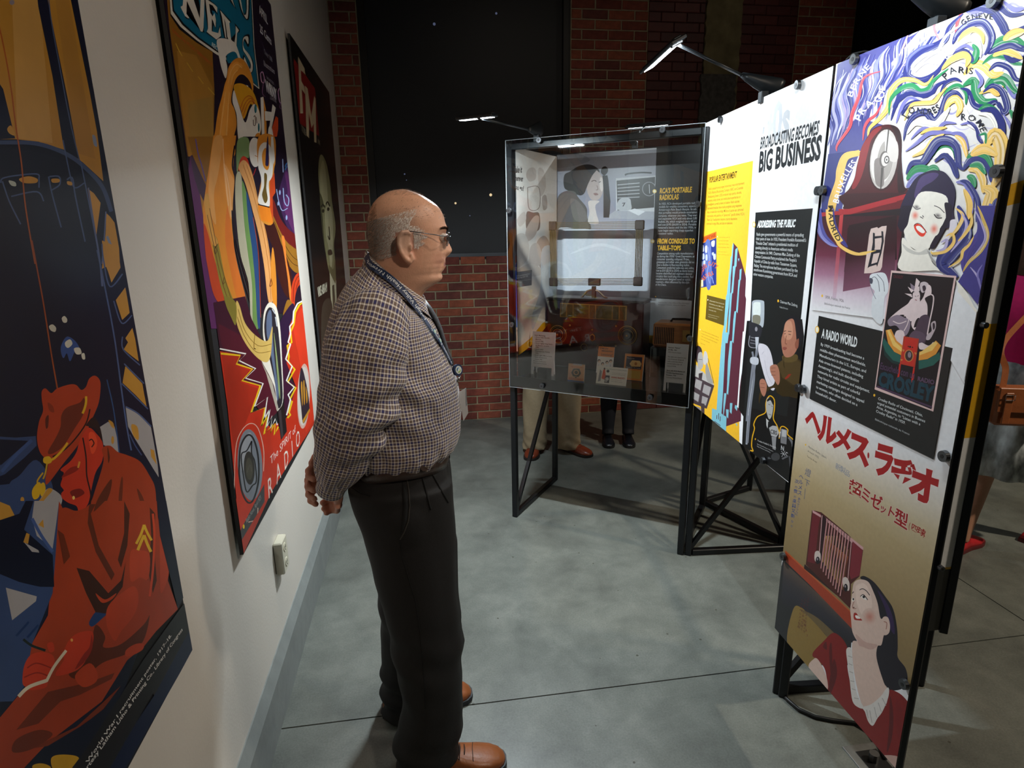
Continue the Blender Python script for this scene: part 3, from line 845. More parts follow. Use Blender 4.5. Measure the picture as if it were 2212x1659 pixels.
gl2 = gl.copy(); gl2.name = 'spectacle_glass'; gl2.node_tree.nodes['Transparent BSDF'].inputs[0].default_value = (.99, .99, .99, 1)
lenses.build('lens', gl2, go)

# shirt -----------------------------------------------------------------------------
def plaid():
    m = bpy.data.materials.new('plaid_cotton'); m.use_nodes = True; nt = m.node_tree; b = nt.nodes['Principled BSDF']
    uv = nt.nodes.new('ShaderNodeUVMap'); sp = nt.nodes.new('ShaderNodeSeparateXYZ'); nt.links.new(uv.outputs[0], sp.inputs[0])
    outs = []
    for ax in ('X', 'Y'):
        d = nt.nodes.new('ShaderNodeMath'); d.operation = 'MULTIPLY'; d.inputs[1].default_value = 1 / .0166; nt.links.new(sp.outputs[ax], d.inputs[0])
        fr_ = nt.nodes.new('ShaderNodeMath'); fr_.operation = 'FRACT'; nt.links.new(d.outputs[0], fr_.inputs[0])
        r = nt.nodes.new('ShaderNodeValToRGB'); r.color_ramp.interpolation = 'CONSTANT'
        W_, N_, B_ = '#f2eae0', '#31336a', '#6e5b4d'
        els = [(0, B_), (.17, W_), (.30, B_), (.36, N_), (.60, B_), (.66, W_), (.79, B_)]
        r.color_ramp.elements[0].color = (*lin(els[0][1]), 1); r.color_ramp.elements[1].position = els[1][0]; r.color_ramp.elements[1].color = (*lin(els[1][1]), 1)
        for p_, c_ in els[2:]:
            e = r.color_ramp.elements.new(p_); e.color = (*lin(c_), 1)
        nt.links.new(fr_.outputs[0], r.inputs['Fac']); outs.append(r.outputs['Color'])
    mx = nt.nodes.new('ShaderNodeMix'); mx.data_type = 'RGBA'; mx.inputs['Factor'].default_value = .5
    nt.links.new(outs[0], mx.inputs['A']); nt.links.new(outs[1], mx.inputs['B']); nt.links.new(mx.outputs['Result'], b.inputs['Base Color'])
    b.inputs['Roughness'].default_value = .85; b.inputs['Sheen Weight'].default_value = .15
    return m
PL = plaid()
tf = edge([(880, 640), (905, 662), (925, 680), (942, 705), (952, 732), (962, 762), (975, 790), (988, 822), (994, 860), (996, 895), (993, 926), (986, 945), (975, 962), (966, 972), (962, 985)], YM)
tb = edge([(800, 556), (790, 566), (768, 590), (745, 618), (722, 662), (706, 712), (700, 760), (706, 820), (722, 880), (742, 935), (757, 975), (770, 990), (776, 1000)], YM)
zt_ = S(800, 556)[1]; zb_ = min(tf[0][0], tb[0][0])
tw = [(.93, .165), (.955, .172), (.98, .190), (1.02, .196), (1.08, .198), (1.16, .196), (1.24, .198), (1.30, .200), (1.345, .198), (1.38, .178), (1.405, .150), (1.43, .115), (1.455, .088), (1.48, .075), (1.53, .062)]
def torso():
    rings, uvs = [], []; zs = np.arange(.962, 1.468, .004); N = 150; tt = 0; prev = None
    for z in zs:
        tl_ = max(0, min(1, (z - 1.33) / .13)); zf_, zb2 = z - tl_ * .055, z + tl_ * .045
        xf = interp(tf, zf_)[0] if zf_ < tf[-1][0] else tf[-1][1] - (zf_ - tf[-1][0]) * .9
        xb = interp(tb, zb2)[0]; b = interp(tw, z)[0]
        xc = (xf + xb) / 2 - .01
        rg = []
        base = ell(xc, YM, z, xf - xc, b, N, 2.25, xc - xb)
        for p in base:
            d = Vector((p.x - xc, p.y - YM, 0)); r_ = d.length; d.normalize(); ang = math.atan2(d.y, d.x)
            low = max(0, min(1, (1.06 - z) / .09)); 
            f = .0055 * nz(ang * 3.1, z * 5 - ang * 1.3, 2.0) + .0035 * nz(ang * 7, z * 13 + ang * 3, 9.0)
            # pulled folds running up from the belt, and creases from the armpit
            f += low * .010 * nz(ang * 9 + z * 14, z * 7, 5.0) + low * .004 * math.sin(ang * 26 + z * 30)
            arm = math.exp(-((ang + 1.7) / .8) ** 2 - ((z - 1.17) / .12) ** 2)
            f += arm * .010 * math.sin((z * 62 + (ang + 1.57) * 7)) * (0.6 + nz(ang * 2, z * 6, 1))
            if z < 1.006: f -= (1.006 - z) * .42 * (1 + .5 * nz(ang * 5, 1.7, 0))
            q = p + d * f; c_ = max(-1, min(1, (p.x - xc) / ((xf - xc) if p.x > xc else (xc - xb)))); q.z += (zf_ - z) * (1 + c_) / 2 + (zb2 - z) * (1 - c_) / 2; q.z += low * .006 * nz(ang * 4, 3.1, 0)
            rg.append(q)
        rg[-1] = rg[0].copy()
        if prev is not None: tt += max(.004, (rg[N // 2] - prev[N // 2]).length * .9 + .0004)
        prev = rg; rings.append(rg); uvs.append(ring_uv(rg, tt, -sum((Vector(rg[i + 1]) - Vector(rg[i])).length for i in range(N // 2))))
    return Grid().add(rings, uvs)
shirt = torso().build('shirt', PL, man)
def sleeve(path, rad, squash, name='sleeve', sidev=(0, 1, 0), seed=0.0):
    path = [Vector(p) for p in path]
    # resample
    P, Rr, Q = [], [], []
    n = len(path)
    for i in range(n - 1):
        p0, p1, p2, p3 = path[max(i - 1, 0)], path[i], path[i + 1], path[min(i + 2, n - 1)]
        for j in range(14):
            t = j / 14
            P.append(0.5 * ((2 * p1) + (p2 - p0) * t + (2 * p0 - 5 * p1 + 4 * p2 - p3) * t * t + (3 * p1 - p0 - 3 * p2 + p3) * t ** 3))
            Rr.append(rad[i] + (rad[i + 1] - rad[i]) * (t * t * (3 - 2 * t))); Q.append(squash[i] + (squash[i + 1] - squash[i]) * t)
    P.append(path[-1]); Rr.append(rad[-1]); Q.append(squash[-1])
    rings, uvs = [], []; s_ = 0; K = len(P)
    for i, p in enumerate(P):
        t = (P[min(i + 1, K - 1)] - P[max(i - 1, 0)]).normalized()
        lat = Vector(sidev); lat = (lat - t * lat.dot(t)).normalized(); fr_ = t.cross(lat)
        if i: s_ += (p - P[i - 1]).length
        rg = []; g = i / (K - 1)
        for k in range(73):
            a_ = 2 * math.pi * k / 72 + math.pi / 2
            c, sn = math.cos(a_), math.sin(a_)
            r_ = Rr[i]
            el = math.exp(-((g - .58) / .2) ** 2)
            f = .006 * nz(c * 2 + seed, sn * 2 + s_ * 9, 3.3) + .010 * el * math.sin(s_ * 85 + c * 2.5 + seed) * (.5 + .5 * c) + .004 * nz(c * 4, sn * 4, s_ * 20 + seed)
            f += .0035 * math.sin(a_ * 5 + seed + s_ * 6) * math.exp(-((g - .93) / .08) ** 2)
            rg.append(p + fr_ * c * (r_ + f) + lat * sn * (r_ * Q[i] + f))
        rg[-1] = rg[0].copy(); rings.append(rg); uvs.append([(u * .92, v_ * .92) for u, v_ in ring_uv(rg, -s_, -sum((rg[q + 1] - rg[q]).length for q in range(36)))])
    o = Grid().add(rings, uvs).build(name, PL, shirt)
    return o, P[-1], (P[-1] - P[-3]).normalized(), Rr[-1]
def A(px, py, y):
    x, z = S(px, py, y); return Vector((x, y, z))
nearp = [A(822, 655, 1.49), A(812, 690, 1.435), A(792, 765, 1.40), A(778, 850, 1.385), A(757, 925, 1.385), A(740, 985, 1.42), A(719, 1042, 1.465)]
sleeve(nearp, [.060, .082, .099, .094, .082, .066, .037], [.72, .82, .72, .70, .76, .82, 1.0], seed=1.2)
farp = [(p.x, 2 * YM - p.y + .0, p.z) for p in nearp[:-1]] + [(-.25, 1.70, .985), (-.262, 1.665, .97)]
sleeve(farp, [.060, .082, .092, .088, .070, .056, .036, .03], [.72, .82, .72, .70, .76, .82, 1.0, 1], seed=4.0)
# cuff band
cw = nearp[-1]; cdir = (nearp[-1] - nearp[-2]).normalized()
rgs, uvs = [], []
for s_, r_ in ((-.035, .0385), (-.012, .0372), (.012, .0368), (.030, .0362), (.030, .0335), (.0, .0335)):
    lat = (Vector((0, 1, 0)) - cdir * cdir.y).normalized(); f_ = cdir.cross(lat)
    rg = [cw + cdir * s_ + f_ * math.cos(2 * math.pi * k / 40) * r_ * 1.02 + lat * math.sin(2 * math.pi * k / 40) * r_ for k in range(41)]
    rgs.append(rg); uvs.append(ring_uv(rg, -s_))
Grid().add(rgs, uvs).build('cuff', PL, shirt)
# collar: a folded band tilted down to the front
cbk, cfr = Vector((S(799, 548)[0] - .004, YM, S(799, 548)[1])), Vector((S(916, 650)[0], YM, S(916, 650)[1]))
cc_ = (cbk + cfr) / 2; ca = (cfr - cbk) / 2
rgs, uvs = [], []
prof = [(.0, -.030, 0), (.001, -.004, .3), (.003, .006, .5), (.007, .006, .7), (.013, -.014, .9), (.019, -.034, 1)]
for j, (out, up, tt) in enumerate(prof):
    rg = []
    for k in range(81):
        a_ = 2 * math.pi * k / 80
        # open a little at the front
        p = cc_ + ca * math.cos(a_) * 1.0 + Vector((0, 1, 0)) * .076 * math.sin(a_)
        o_ = Vector((math.cos(a_), math.sin(a_), 0)).normalized()
        drop = .012 * max(0, math.cos(a_)) ** 6 if j >= 4 else 0
        gap = .014 * math.exp(-((a_ if a_ < math.pi else a_ - 2 * math.pi) / .22) ** 2)
        rg.append(p + o_ * (out - gap * .2) + Vector((0, 0, up - drop - gap)))
    rgs.append(rg); uvs.append(ring_uv(rg, up))
Grid().add(rgs, uvs).build('collar', PL, shirt)
# surface lookup for things lying on the shirt
dgv = [v.co.copy() for v in shirt.data.vertices]; dgf = [tuple(p.vertices) for p in shirt.data.polygons]
for c in shirt.children:
    b_ = len(dgv); dgv += [v.co.copy() for v in c.data.vertices]; dgf += [tuple(i + b_ for i in p.vertices) for p in c.data.polygons]
BS = BVHTree.FromPolygons(dgv, dgf)
def on_man(px, py, off=.0025, tree=None):
    d = Vector(ray(px, py)).normalized(); h, n, _, _ = (tree or BS).ray_cast(Vector(CAMP), d)
    if h is None: h = on_plane(px, py, (0, YM, 0), (0, 1, 0)); n = Vector((0, -1, 0))
    if n.dot(d) > 0: n = -n
    return h + n * off, n

# trousers ----------------------------------------------------------------------------
nf = edge([(965, 985), (975, 1017), (981, 1080), (985, 1145), (989, 1260), (997, 1361), (996, 1443), (998, 1520), (996, 1560), (985, 1605), (965, 1640)], 1.50)
nb = edge([(768, 1000), (750, 1040), (757, 1090), (779, 1150), (800, 1215), (817, 1278), (833, 1334), (856, 1443), (869, 1510), (856, 1573), (851, 1600), (860, 1625), (864, 1659)], 1.50)
ff = edge([(900, 1000), (905, 1145), (910, 1260), (925, 1361), (940, 1443), (950, 1490), (950, 1520), (948, 1550)], 1.71)
fb = edge([(765, 1000), (760, 1060), (785, 1150), (814, 1278), (820, 1334), (824, 1443), (819, 1464), (827, 1486), (820, 1505), (827, 1551)], 1.71)
def leg(fr_, bk, y0, y1, b0, b1, seed):
    rg = []
    for z in np.arange(.012, .93, .008):
        xf, xb = interp(fr_, z)[0], interp(bk, z)[0]; t = min(1, z / .80)
        yy = y0 + (y1 - y0) * t; b = b0 + (b1 - b0) * t
        low = math.exp(-(z / .13) ** 2)
        R_ = []
        for k in range(48):
            a_ = 2 * math.pi * k / 48; c, sn = math.cos(a_), math.sin(a_)
            f = .004 * nz(c * 2 + seed, sn * 2, z * 6) + low * (.010 * math.sin(z * 75 + c * 2 + sn * 1.5 + seed) + .006 * nz(c * 3, sn * 3, z * 30 + seed))
            f += .004 * math.exp(-((z - .42) / .1) ** 2) * math.sin(z * 55 + c * 3)
            # crease along the front
            cr = .004 * math.exp(-(sn / .12) ** 2) * (c > 0) * (z < .75)
            R_.append(Vector(((xf + xb) / 2 + ((xf - xb) / 2 + f + cr) * c, yy + (b + f) * sn, z)))
        rg.append(R_)
    return MB().rings(rg)
pel = []
for z in np.arange(.70, 1.001, .01):
    xf = interp(nf, z)[0]; xb = interp(nb, z)[0]
    b = interp([(.70, .17), (.76, .185), (.85, .195), (.92, .185), (.985, .172), (1.0, .170)], z)[0]
    R_ = []
    for p in ell((xf + xb) / 2, YM, z, (xf - xb) / 2, b, 60, 2.3)[:-1]:
        d = Vector((p.x - (xf + xb) / 2, p.y - YM, 0)).normalized(); ang = math.atan2(d.y, d.x)
        pl_ = 0
        for a0 in (-.35, -.62): pl_ += .006 * math.exp(-((ang - a0 - (.95 - z) * .25) / .05) ** 2) * max(0, min(1, (z - .78) / .1))
        f = .003 * nz(ang * 3, z * 7, 4)
        R_.append(p + d * (f - pl_))
    pel.append(R_)
tmat = mat('charcoal_wool', '#131110', 0.78, noise=0.08, nscale=300, bump=0.15, bscale=500)
tro = join_remesh('trousers', [MB().rings(pel), leg(nf, nb, 1.475, 1.51, .095, .10, 0.7), leg(ff, fb, 1.735, 1.70, .085, .10, 3.1)], .0065, tmat, man, smooth=4)
BT = BVHTree.FromPolygons([v.co for v in tro.data.vertices], [tuple(p.vertices) for p in tro.data.polygons])
def stroke_on(pts, r, name, m, tree, parent, off=.0005):
    n_ = len(pts); f_ = 6; q_ = []; rr_ = []
    for i in range((n_ - 1) * f_ + 1):
        a, t = min(i // f_, n_ - 2), 0; t = i / f_ - a; q_.append((pts[a][0] + (pts[a + 1][0] - pts[a][0]) * t, pts[a][1] + (pts[a + 1][1] - pts[a][1]) * t))
        if hasattr(r, '__len__'): rr_.append(r[a] + (r[a + 1] - r[a]) * t)
    P = [on_man(px, py, off, tree)[0] for px, py in q_]
    return MB().tube(P, rr_ or r, 8).build(name, m, parent, smooth=True)
seam = mat('trouser_seam', '#0b0b0a', .9)
stroke_on([(868, 1032), (873, 1060), (876, 1090), (874, 1120), (868, 1145), (862, 1162)], [.001, .006, .007, .007, .004, .001], 'pocket_opening', seam, BT, tro, -.002)
stroke_on([(879, 1034), (883, 1060), (885, 1092), (882, 1125), (873, 1150), (864, 1166)], .0016, 'pocket_welt', mat('trouser_welt', '#37342f', .8), BT, tro)
stroke_on([(912, 1030), (920, 1060), (930, 1100)], .0026, 'pleat', seam, BT, tro)
stroke_on([(934, 1024), (948, 1050), (968, 1085)], .0026, 'pleat', seam, BT, tro)
stroke_on([(760, 1052), (780, 1066), (800, 1071)], .0012, 'back_pocket', seam, BT, tro)
stroke_on([(864, 1166), (868, 1200), (880, 1240), (898, 1300), (908, 1370), (915, 1450), (920, 1530)], .0009, 'side_seam', seam, BT, tro)
# belt
bm_ = mat('dark_leather_belt', '#40312a', .35, noise=.15, nscale=60, bump=.2)
rg = []
for (dz, out) in ((-.020, .001), (-.019, .006), (0, .007), (.019, .006), (.020, .001)):
    R_ = []
    for k in range(96):
        a_ = 2 * math.pi * k / 96
        xf = S(968, 983)[0] - .004; xb = S(771, 1010)[0]
        cx_ = (xf + xb) / 2; zc = .964 + (math.cos(a_)) * .010 + .026 * math.sin(a_) ** 2
        R_.append(Vector((cx_ + ((xf - xb) / 2 + out) * math.copysign(abs(math.cos(a_)) ** .9, math.cos(a_)), YM + (.178 + out) * math.copysign(abs(math.sin(a_)) ** .9, math.sin(a_)), zc + dz)))
    rg.append(R_)
belt = MB().rings(rg, cap=False).build('belt', bm_, man, smooth=True)
BB = BVHTree.FromPolygons([v.co for v in belt.data.vertices], [tuple(p.vertices) for p in belt.data.polygons])
pb, nb_ = on_man(927, 997, 0, BB)
t1 = Vector((nb_.y * -1, nb_.x, 0)).normalized()
MB().frame_box(pb + nb_ * .004 + t1 * .0, t1, nb_, Z, .016, .003, .018).build('belt_tip', bm_, belt, bevel=.002)
MB().disc(pb + nb_ * .001 - t1 * .018, nb_, .018, .006, 20).build('belt_tip', bm_, belt)
pb, nb_ = on_man(966, 984, 0, BB)
MB().tube([(pb.x + .006, YM + y_, pb.z + z_) for y_, z_ in ((-.03, -.022), (.03, -.022), (.03, .022), (-.03, .022))], .003, 8, closed=True).build('buckle', M['bolt'], belt)
for px in (828, 905):
    p_, n_ = on_man(px, 1003 - (px - 828) * .08, .006, BB); t1 = Vector((-n_.y, n_.x, 0)).normalized()
    MB().frame_box(p_, t1, n_, Z, .006, .003, .026).build('belt_loop', tmat, tro, bevel=.001)
# tie
tpts = [(912, 652), (925, 668), (938, 690), (948, 714), (954, 735), (962, 760), (972, 785)]
tg = []
for i, (px, py) in enumerate(tpts):
    x, z = S(px, py); h = .022 + .012 * min(1, i / 3)
    tg.append([Vector((x + .004 + .006 * math.cos(a_), YM + h * math.sin(a_), z + .004 * math.cos(a_))) for a_ in [2 * math.pi * k / 16 for k in range(16)]])
MB().rings(tg).build('necktie', mat('dark_pattern_tie', '#2b2e36', .6, noise=.9, nscale=170), shirt, smooth=True)
# lanyard -------------------------------------------------------------------------------
lanm = mat('navy_ribbon', '#14294f', .55, noise=.08, nscale=200)
lpx = [(795, 553), (801, 572), (812, 583), (829, 592), (848, 607), (871, 631), (891, 656), (911, 687), (930, 715), (947, 739), (960, 763), (972, 787)]
def ribbon(pts, wd, name, m, parent, off=.003, tree=None):
    P = [on_man(px, py, off, tree) for px, py in pts]; return ribbon3([p for p, n in P], [n for p, n in P], wd, name, m, parent)
def resample(P, Nn, step=.006):
    o, on = [], []
    for i in range(len(P) - 1):
        k = max(1, int((P[i + 1] - P[i]).length / step))
        p0, p3 = P[max(i - 1, 0)], P[min(i + 2, len(P) - 1)]
        for j in range(k):
            t = j / k; p1, p2 = P[i], P[i + 1]
            o.append(0.5 * ((2 * p1) + (p2 - p0) * t + (2 * p0 - 5 * p1 + 4 * p2 - p3) * t * t + (3 * p1 - p0 - 3 * p2 + p3) * t ** 3)); on.append(Nn[i].lerp(Nn[i + 1], t).normalized())
    o.append(P[-1]); on.append(Nn[-1]); return o, on
def ribbon3(P, Nn, wd, name, m, parent):
    P, Nn = resample(P, Nn); rg = []
    for i in range(len(P)):
        t = (P[min(i + 1, len(P) - 1)] - P[max(i - 1, 0)]).normalized(); s_ = t.cross(Nn[i]).normalized()
        rg.append([P[i] - s_ * wd / 2, P[i] + s_ * wd / 2, P[i] + s_ * wd / 2 + Nn[i] * .0012, P[i] - s_ * wd / 2 + Nn[i] * .0012])
    o = MB().rings(rg).build(name, m, parent); return o, P, Nn
lan, LP, LN = ribbon(lpx, .018, 'lanyard', lanm, man, .004)
# far side strap round the neck
fs = [Vector((S(795, 553)[0], YM - .01, S(795, 553)[1])), Vector((-.10, YM + .07, 1.47)), Vector((-.04, YM + .10, 1.42)), Vector((.0, YM + .085, 1.36)), Vector((.035, YM + .055, 1.29)), Vector((.06, YM + .02, 1.20))]
fn = [Vector((-1, 0, .3)), Vector((-.3, .8, .6)), Vector((.1, .6, .8)), Vector((.4, .5, .7)), Vector((.6, .4, .5)), Vector((.7, .2, .4))]
ribbon3(fs, [n.normalized() for n in fn], .018, 'strap', lanm, lan)
pr, nr = on_man(979, 802, .012)
nr = (nr * .45 + Vector((.15, -1, .1)) * .55).normalized()
cen = pr
MB().disc(cen - nr * .004, nr, .0155, .008, 24).build('badge_reel', lanm, lan, smooth=False)
rl = MB().disc(cen + nr * .0042, nr, .0105, .0008, 24).build('reel_emblem', mat('emblem_white', '#d9ddd0', .4), lan)
def text_mesh(s, offset=0.0, res=2, shear=0.0, spacing=1.0):
    c = bpy.data.curves.new('t', 'FONT'); c.body = s; c.resolution_u = res; c.offset = offset; c.shear = shear; c.space_character = spacing
    o = bpy.data.objects.new('t', c); COL.objects.link(o)
    bpy.context.view_layer.update()
    me = bpy.data.meshes.new_from_object(o.evaluated_get(bpy.context.evaluated_depsgraph_get()))
    v = [(q.co.x, q.co.y) for q in me.vertices]; f = [tuple(p.vertices) for p in me.polygons]
    bpy.data.objects.remove(o); bpy.data.curves.remove(c); bpy.data.meshes.remove(me)
    return v, f
def text_along(s, P, Nn, start, end, h, flip=1, up=1, offset=0.01):
    """letters along a 3D path; start/end are fractions of its length"""
    v, f = text_mesh(s, offset); 
    xm = max(x for x, y in v); L = [0]
    for i in range(1, len(P)): L.append(L[-1] + (P[i] - P[i - 1]).length)
    tot = L[-1]; out = []
    for x, y in v:
        d = (start + (end - start) * x / xm) * tot; i = 0
        while i < len(L) - 2 and L[i + 1] < d: i += 1
        t = (d - L[i]) / (L[i + 1] - L[i] + 1e-9); p = P[i].lerp(P[i + 1], max(-.5, min(1.5, t)))
        tg = (P[i + 1] - P[i]).normalized(); sd = tg.cross(Nn[i]).normalized()
        out.append(p + sd * (y - .35) * h * up + Nn[i] * .0018)
    return out, f
tw_ = mat('white_print', '#dfe3e6', .6)
# the text reads from the chest up to the neck, letter tops towards the viewer's lower left
v, f = text_along('Lehigh Valley Health Network', LP, LN, .60, .035, .0125, up=1); obj('lanyard_text', v, f, tw_, lan)
v, f = text_along('Lehigh Valley Health Network', LP, LN, 1.22, .66, .0125, up=1)
obj('lanyard_text', [p for p in v], f, tw_, lan)
for px, py in ((934, 718), (946, 737), (964, 762)):
    p_, n_ = on_man(px, py, .0065); MB().disc(p_, n_, .0068, .0008, 20).build('round_emblem', mat('emblem_blue', '#7fb0c8', .4), lan)
    MB().disc(p_ + n_ * .0008, n_, .0045, .0006, 16).build('round_emblem_centre', mat('emblem_pale', '#c9d9c4', .4), lan)
# emblem swirls on the reel
for sgn, c_ in ((1, '#8fb52e'), (-1, '#2a6fa8')):
    u_ = nr.orthogonal().normalized(); w__ = nr.cross(u_)
    MB().tube([cen + nr * .0056 + u_ * .0055 * math.cos(a_) + w__ * sgn * .0055 * math.sin(a_) for a_ in np.linspace(.2, 2.6, 8)], [.0004, .0010, .0014, .0016, .0014, .0012, .0008, .0004], 6).build('emblem_arc', mat('emblem_arc', c_, .4), lan)
# clip and cards
k0 = cen + Vector((.006, 0, -.016)); kx = A(987, 830, k0.y - .0)
MB().tube([k0, kx + Vector((0, 0, .008)), kx + Vector((0.002, 0, -.004))], [.003, .004, .003], 8).build('badge_clip', M['chrome'], lan, smooth=True)
yk = k0.y
def card(pts, y0, y1, name, m):
    v = [A(px, py, yy) for (px, py), yy in zip(pts, y0)]; n = (v[1] - v[0]).cross(v[2] - v[1]).normalized() * .0008
    return obj(name, v + [p + n for p in v], [(0, 1, 2, 3), (7, 6, 5, 4), (0, 4, 5, 1), (1, 5, 6, 2), (2, 6, 7, 3), (3, 7, 4, 0)], m, lan)
card([(985, 852), (1004, 843), (1008, 876), (993, 893)], [yk - .01] * 4, 0, 'access_card', mat('card_cream', '#ddd6cc', .4))
card([(991, 847), (1006, 838), (1011, 893), (1001, 910)], [yk - .016, yk - .022, yk - .022, yk - .016], 0, 'name_badge', mat('card_white', '#eceef0', .4))
card([(1006, 838), (1007.5, 839), (1009, 876), (1007.5, 876)], [yk - .0235] * 4, 0, 'badge_edge', mat('card_grey', '#9a9ea0', .4))

# shoes ------------------------------------------------------------------------------------
def shoe(name, toe, yaw, L, color, parent, sole='#23262b', W=.052, H=.075, laces=True):
    """toe: floor position of the toe tip, yaw in radians from +x"""
    d = Vector((math.cos(yaw), math.sin(yaw), 0)); s_ = Vector((-d.y, d.x, 0)); toe = Vector(toe)
    def P(t, u, z): return toe - d * (1 - t) * L + s_ * u + Vector((0, 0, z))
    prof = [(0.0, .030, .060, .004), (.02, .034, .068, 0), (.10, .037, .078, 0), (.25, .037, .088, 0), (.40, .037, .085, 0), (.50, .041, .072, 0), (.60, .046, .062, 0), (.72, .050, .054, 0), (.84, .046, .048, 0), (.93, .036, .040, 0), (.98, .022, .031, 0), (1.0, .006, .022, 0)]
    k = W / .050; kh = H / .075
    rg, sg = [], []
    for t, hw_, h, _ in prof:
        rg.append([P(t, hw_ * k * math.copysign(abs(math.cos(a_)) ** .8, math.cos(a_)), .018 + (h * kh - .018) * max(0, math.sin(a_)) ** .75 if math.sin(a_) > 0 else .018 + .004 * math.sin(a_)) for a_ in [2 * math.pi * q / 24 for q in range(24)]])
        e = hw_ * k + .005
        tt = t if t < .9 else t + .012
        sg.append([P(tt if t > 0 else -.01, u_, z_) for u_, z_ in ((-e, .001), (e, .001), (e, .013), (e * .97, .018), (-e * .97, .018), (-e, .013))])
    r_ = MB().rings(rg).build(name, mat(name + '_leather', color, .32, noise=.18, nscale=22, bump=.12, bscale=150), parent, smooth=True)
    MB().rings(sg).build('sole', mat('shoe_sole', sole, .6), r_)
    if laces:
        lm_ = mat('lace', '#2b1b12', .7)
        for i, t in enumerate((.50, .545, .59)):
            z_ = interp([(.4, .0875), (.5, .0745), (.6, .0645), (.7, .058)], t)[0] * kh
            MB().tube([P(t, -.018, z_ - .003), P(t + .006, 0, z_ + .002), P(t, .018, z_ - .003)], .0016, 6).build('lace', lm_, r_, smooth=True)
        MB().tube([P(.50, -.012, .074 * kh), P(.51, -.03, .070 * kh), P(.54, -.034, .060 * kh), P(.545, -.018, .070 * kh)], .0014, 6).build('lace', lm_, r_, smooth=True)
        MB().tube([P(.69, -.045 * k, .030), P(.675, -.03 * k, .054), P(.672, 0, .0625 * kh), P(.675, .03 * k, .054), P(.69, .045 * k, .030)], .0011, 6).build('toe_seam', mat('seam_brown', '#3c2113', .6), r_, smooth=True)
    return r_
sh = shoe('shoe', (.172, 1.475, 0), math.radians(-3), .30, '#8a4f2b', man)
sh = shoe('shoe', (.092, 1.765, 0), math.radians(4), .30, '#8a4f2b', man)
settle(man, (-.06, YM, 0))
# ------------------------------------------------------------------ printed artwork
ART_STEP = 1.2e-5
def cr_closed(p, k=5):
    n = len(p); o = []
    for i in range(n):
        p0, p1, p2, p3 = p[i - 1], p[i], p[(i + 1) % n], p[(i + 2) % n]
        for j in range(k):
            t = j / k
            o.append(tuple(0.5 * (2 * p1[a] + (p2[a] - p0[a]) * t + (2 * p0[a] - 5 * p1[a] + 4 * p2[a] - p3[a]) * t * t + (3 * p1[a] - p0[a] - 3 * p2[a] + p3[a]) * t ** 3) for a in (0, 1)))
    return o
def cr_open(p, k=6):
    if len(p) < 3: return [tuple(q) for q in p]
    o = []
    for i in range(len(p) - 1):
        p0, p1, p2, p3 = p[max(i - 1, 0)], p[i], p[i + 1], p[min(i + 2, len(p) - 1)]
        for j in range(k):
            t = j / k
            o.append(tuple(0.5 * (2 * p1[a] + (p2[a] - p0[a]) * t + (2 * p0[a] - 5 * p1[a] + 4 * p2[a] - p3[a]) * t * t + (3 * p1[a] - p0[a] - 3 * p2[a] + p3[a]) * t ** 3) for a in (0, 1)))
    o.append(tuple(p[-1])); return o
def clip(poly, u0, u1, v0, v1):
    for ax, lim, sg in ((0, u0, 1), (0, u1, -1), (1, v0, 1), (1, v1, -1)):
        out = []; n = len(poly)
        for i in range(n):
            a, b = poly[i - 1], poly[i]; da, db = (a[ax] - lim) * sg, (b[ax] - lim) * sg
            if (da < 0) != (db < 0):
                t = da / (da - db); out.append((a[0] + (b[0] - a[0]) * t, a[1] + (b[1] - a[1]) * t))
            if db >= 0: out.append(b)
        poly = out
        if len(poly) < 3: return []
    return poly
def tri_poly(p):
    return tessellate_polygon([[Vector((a, b, 0)) for a, b in p]])
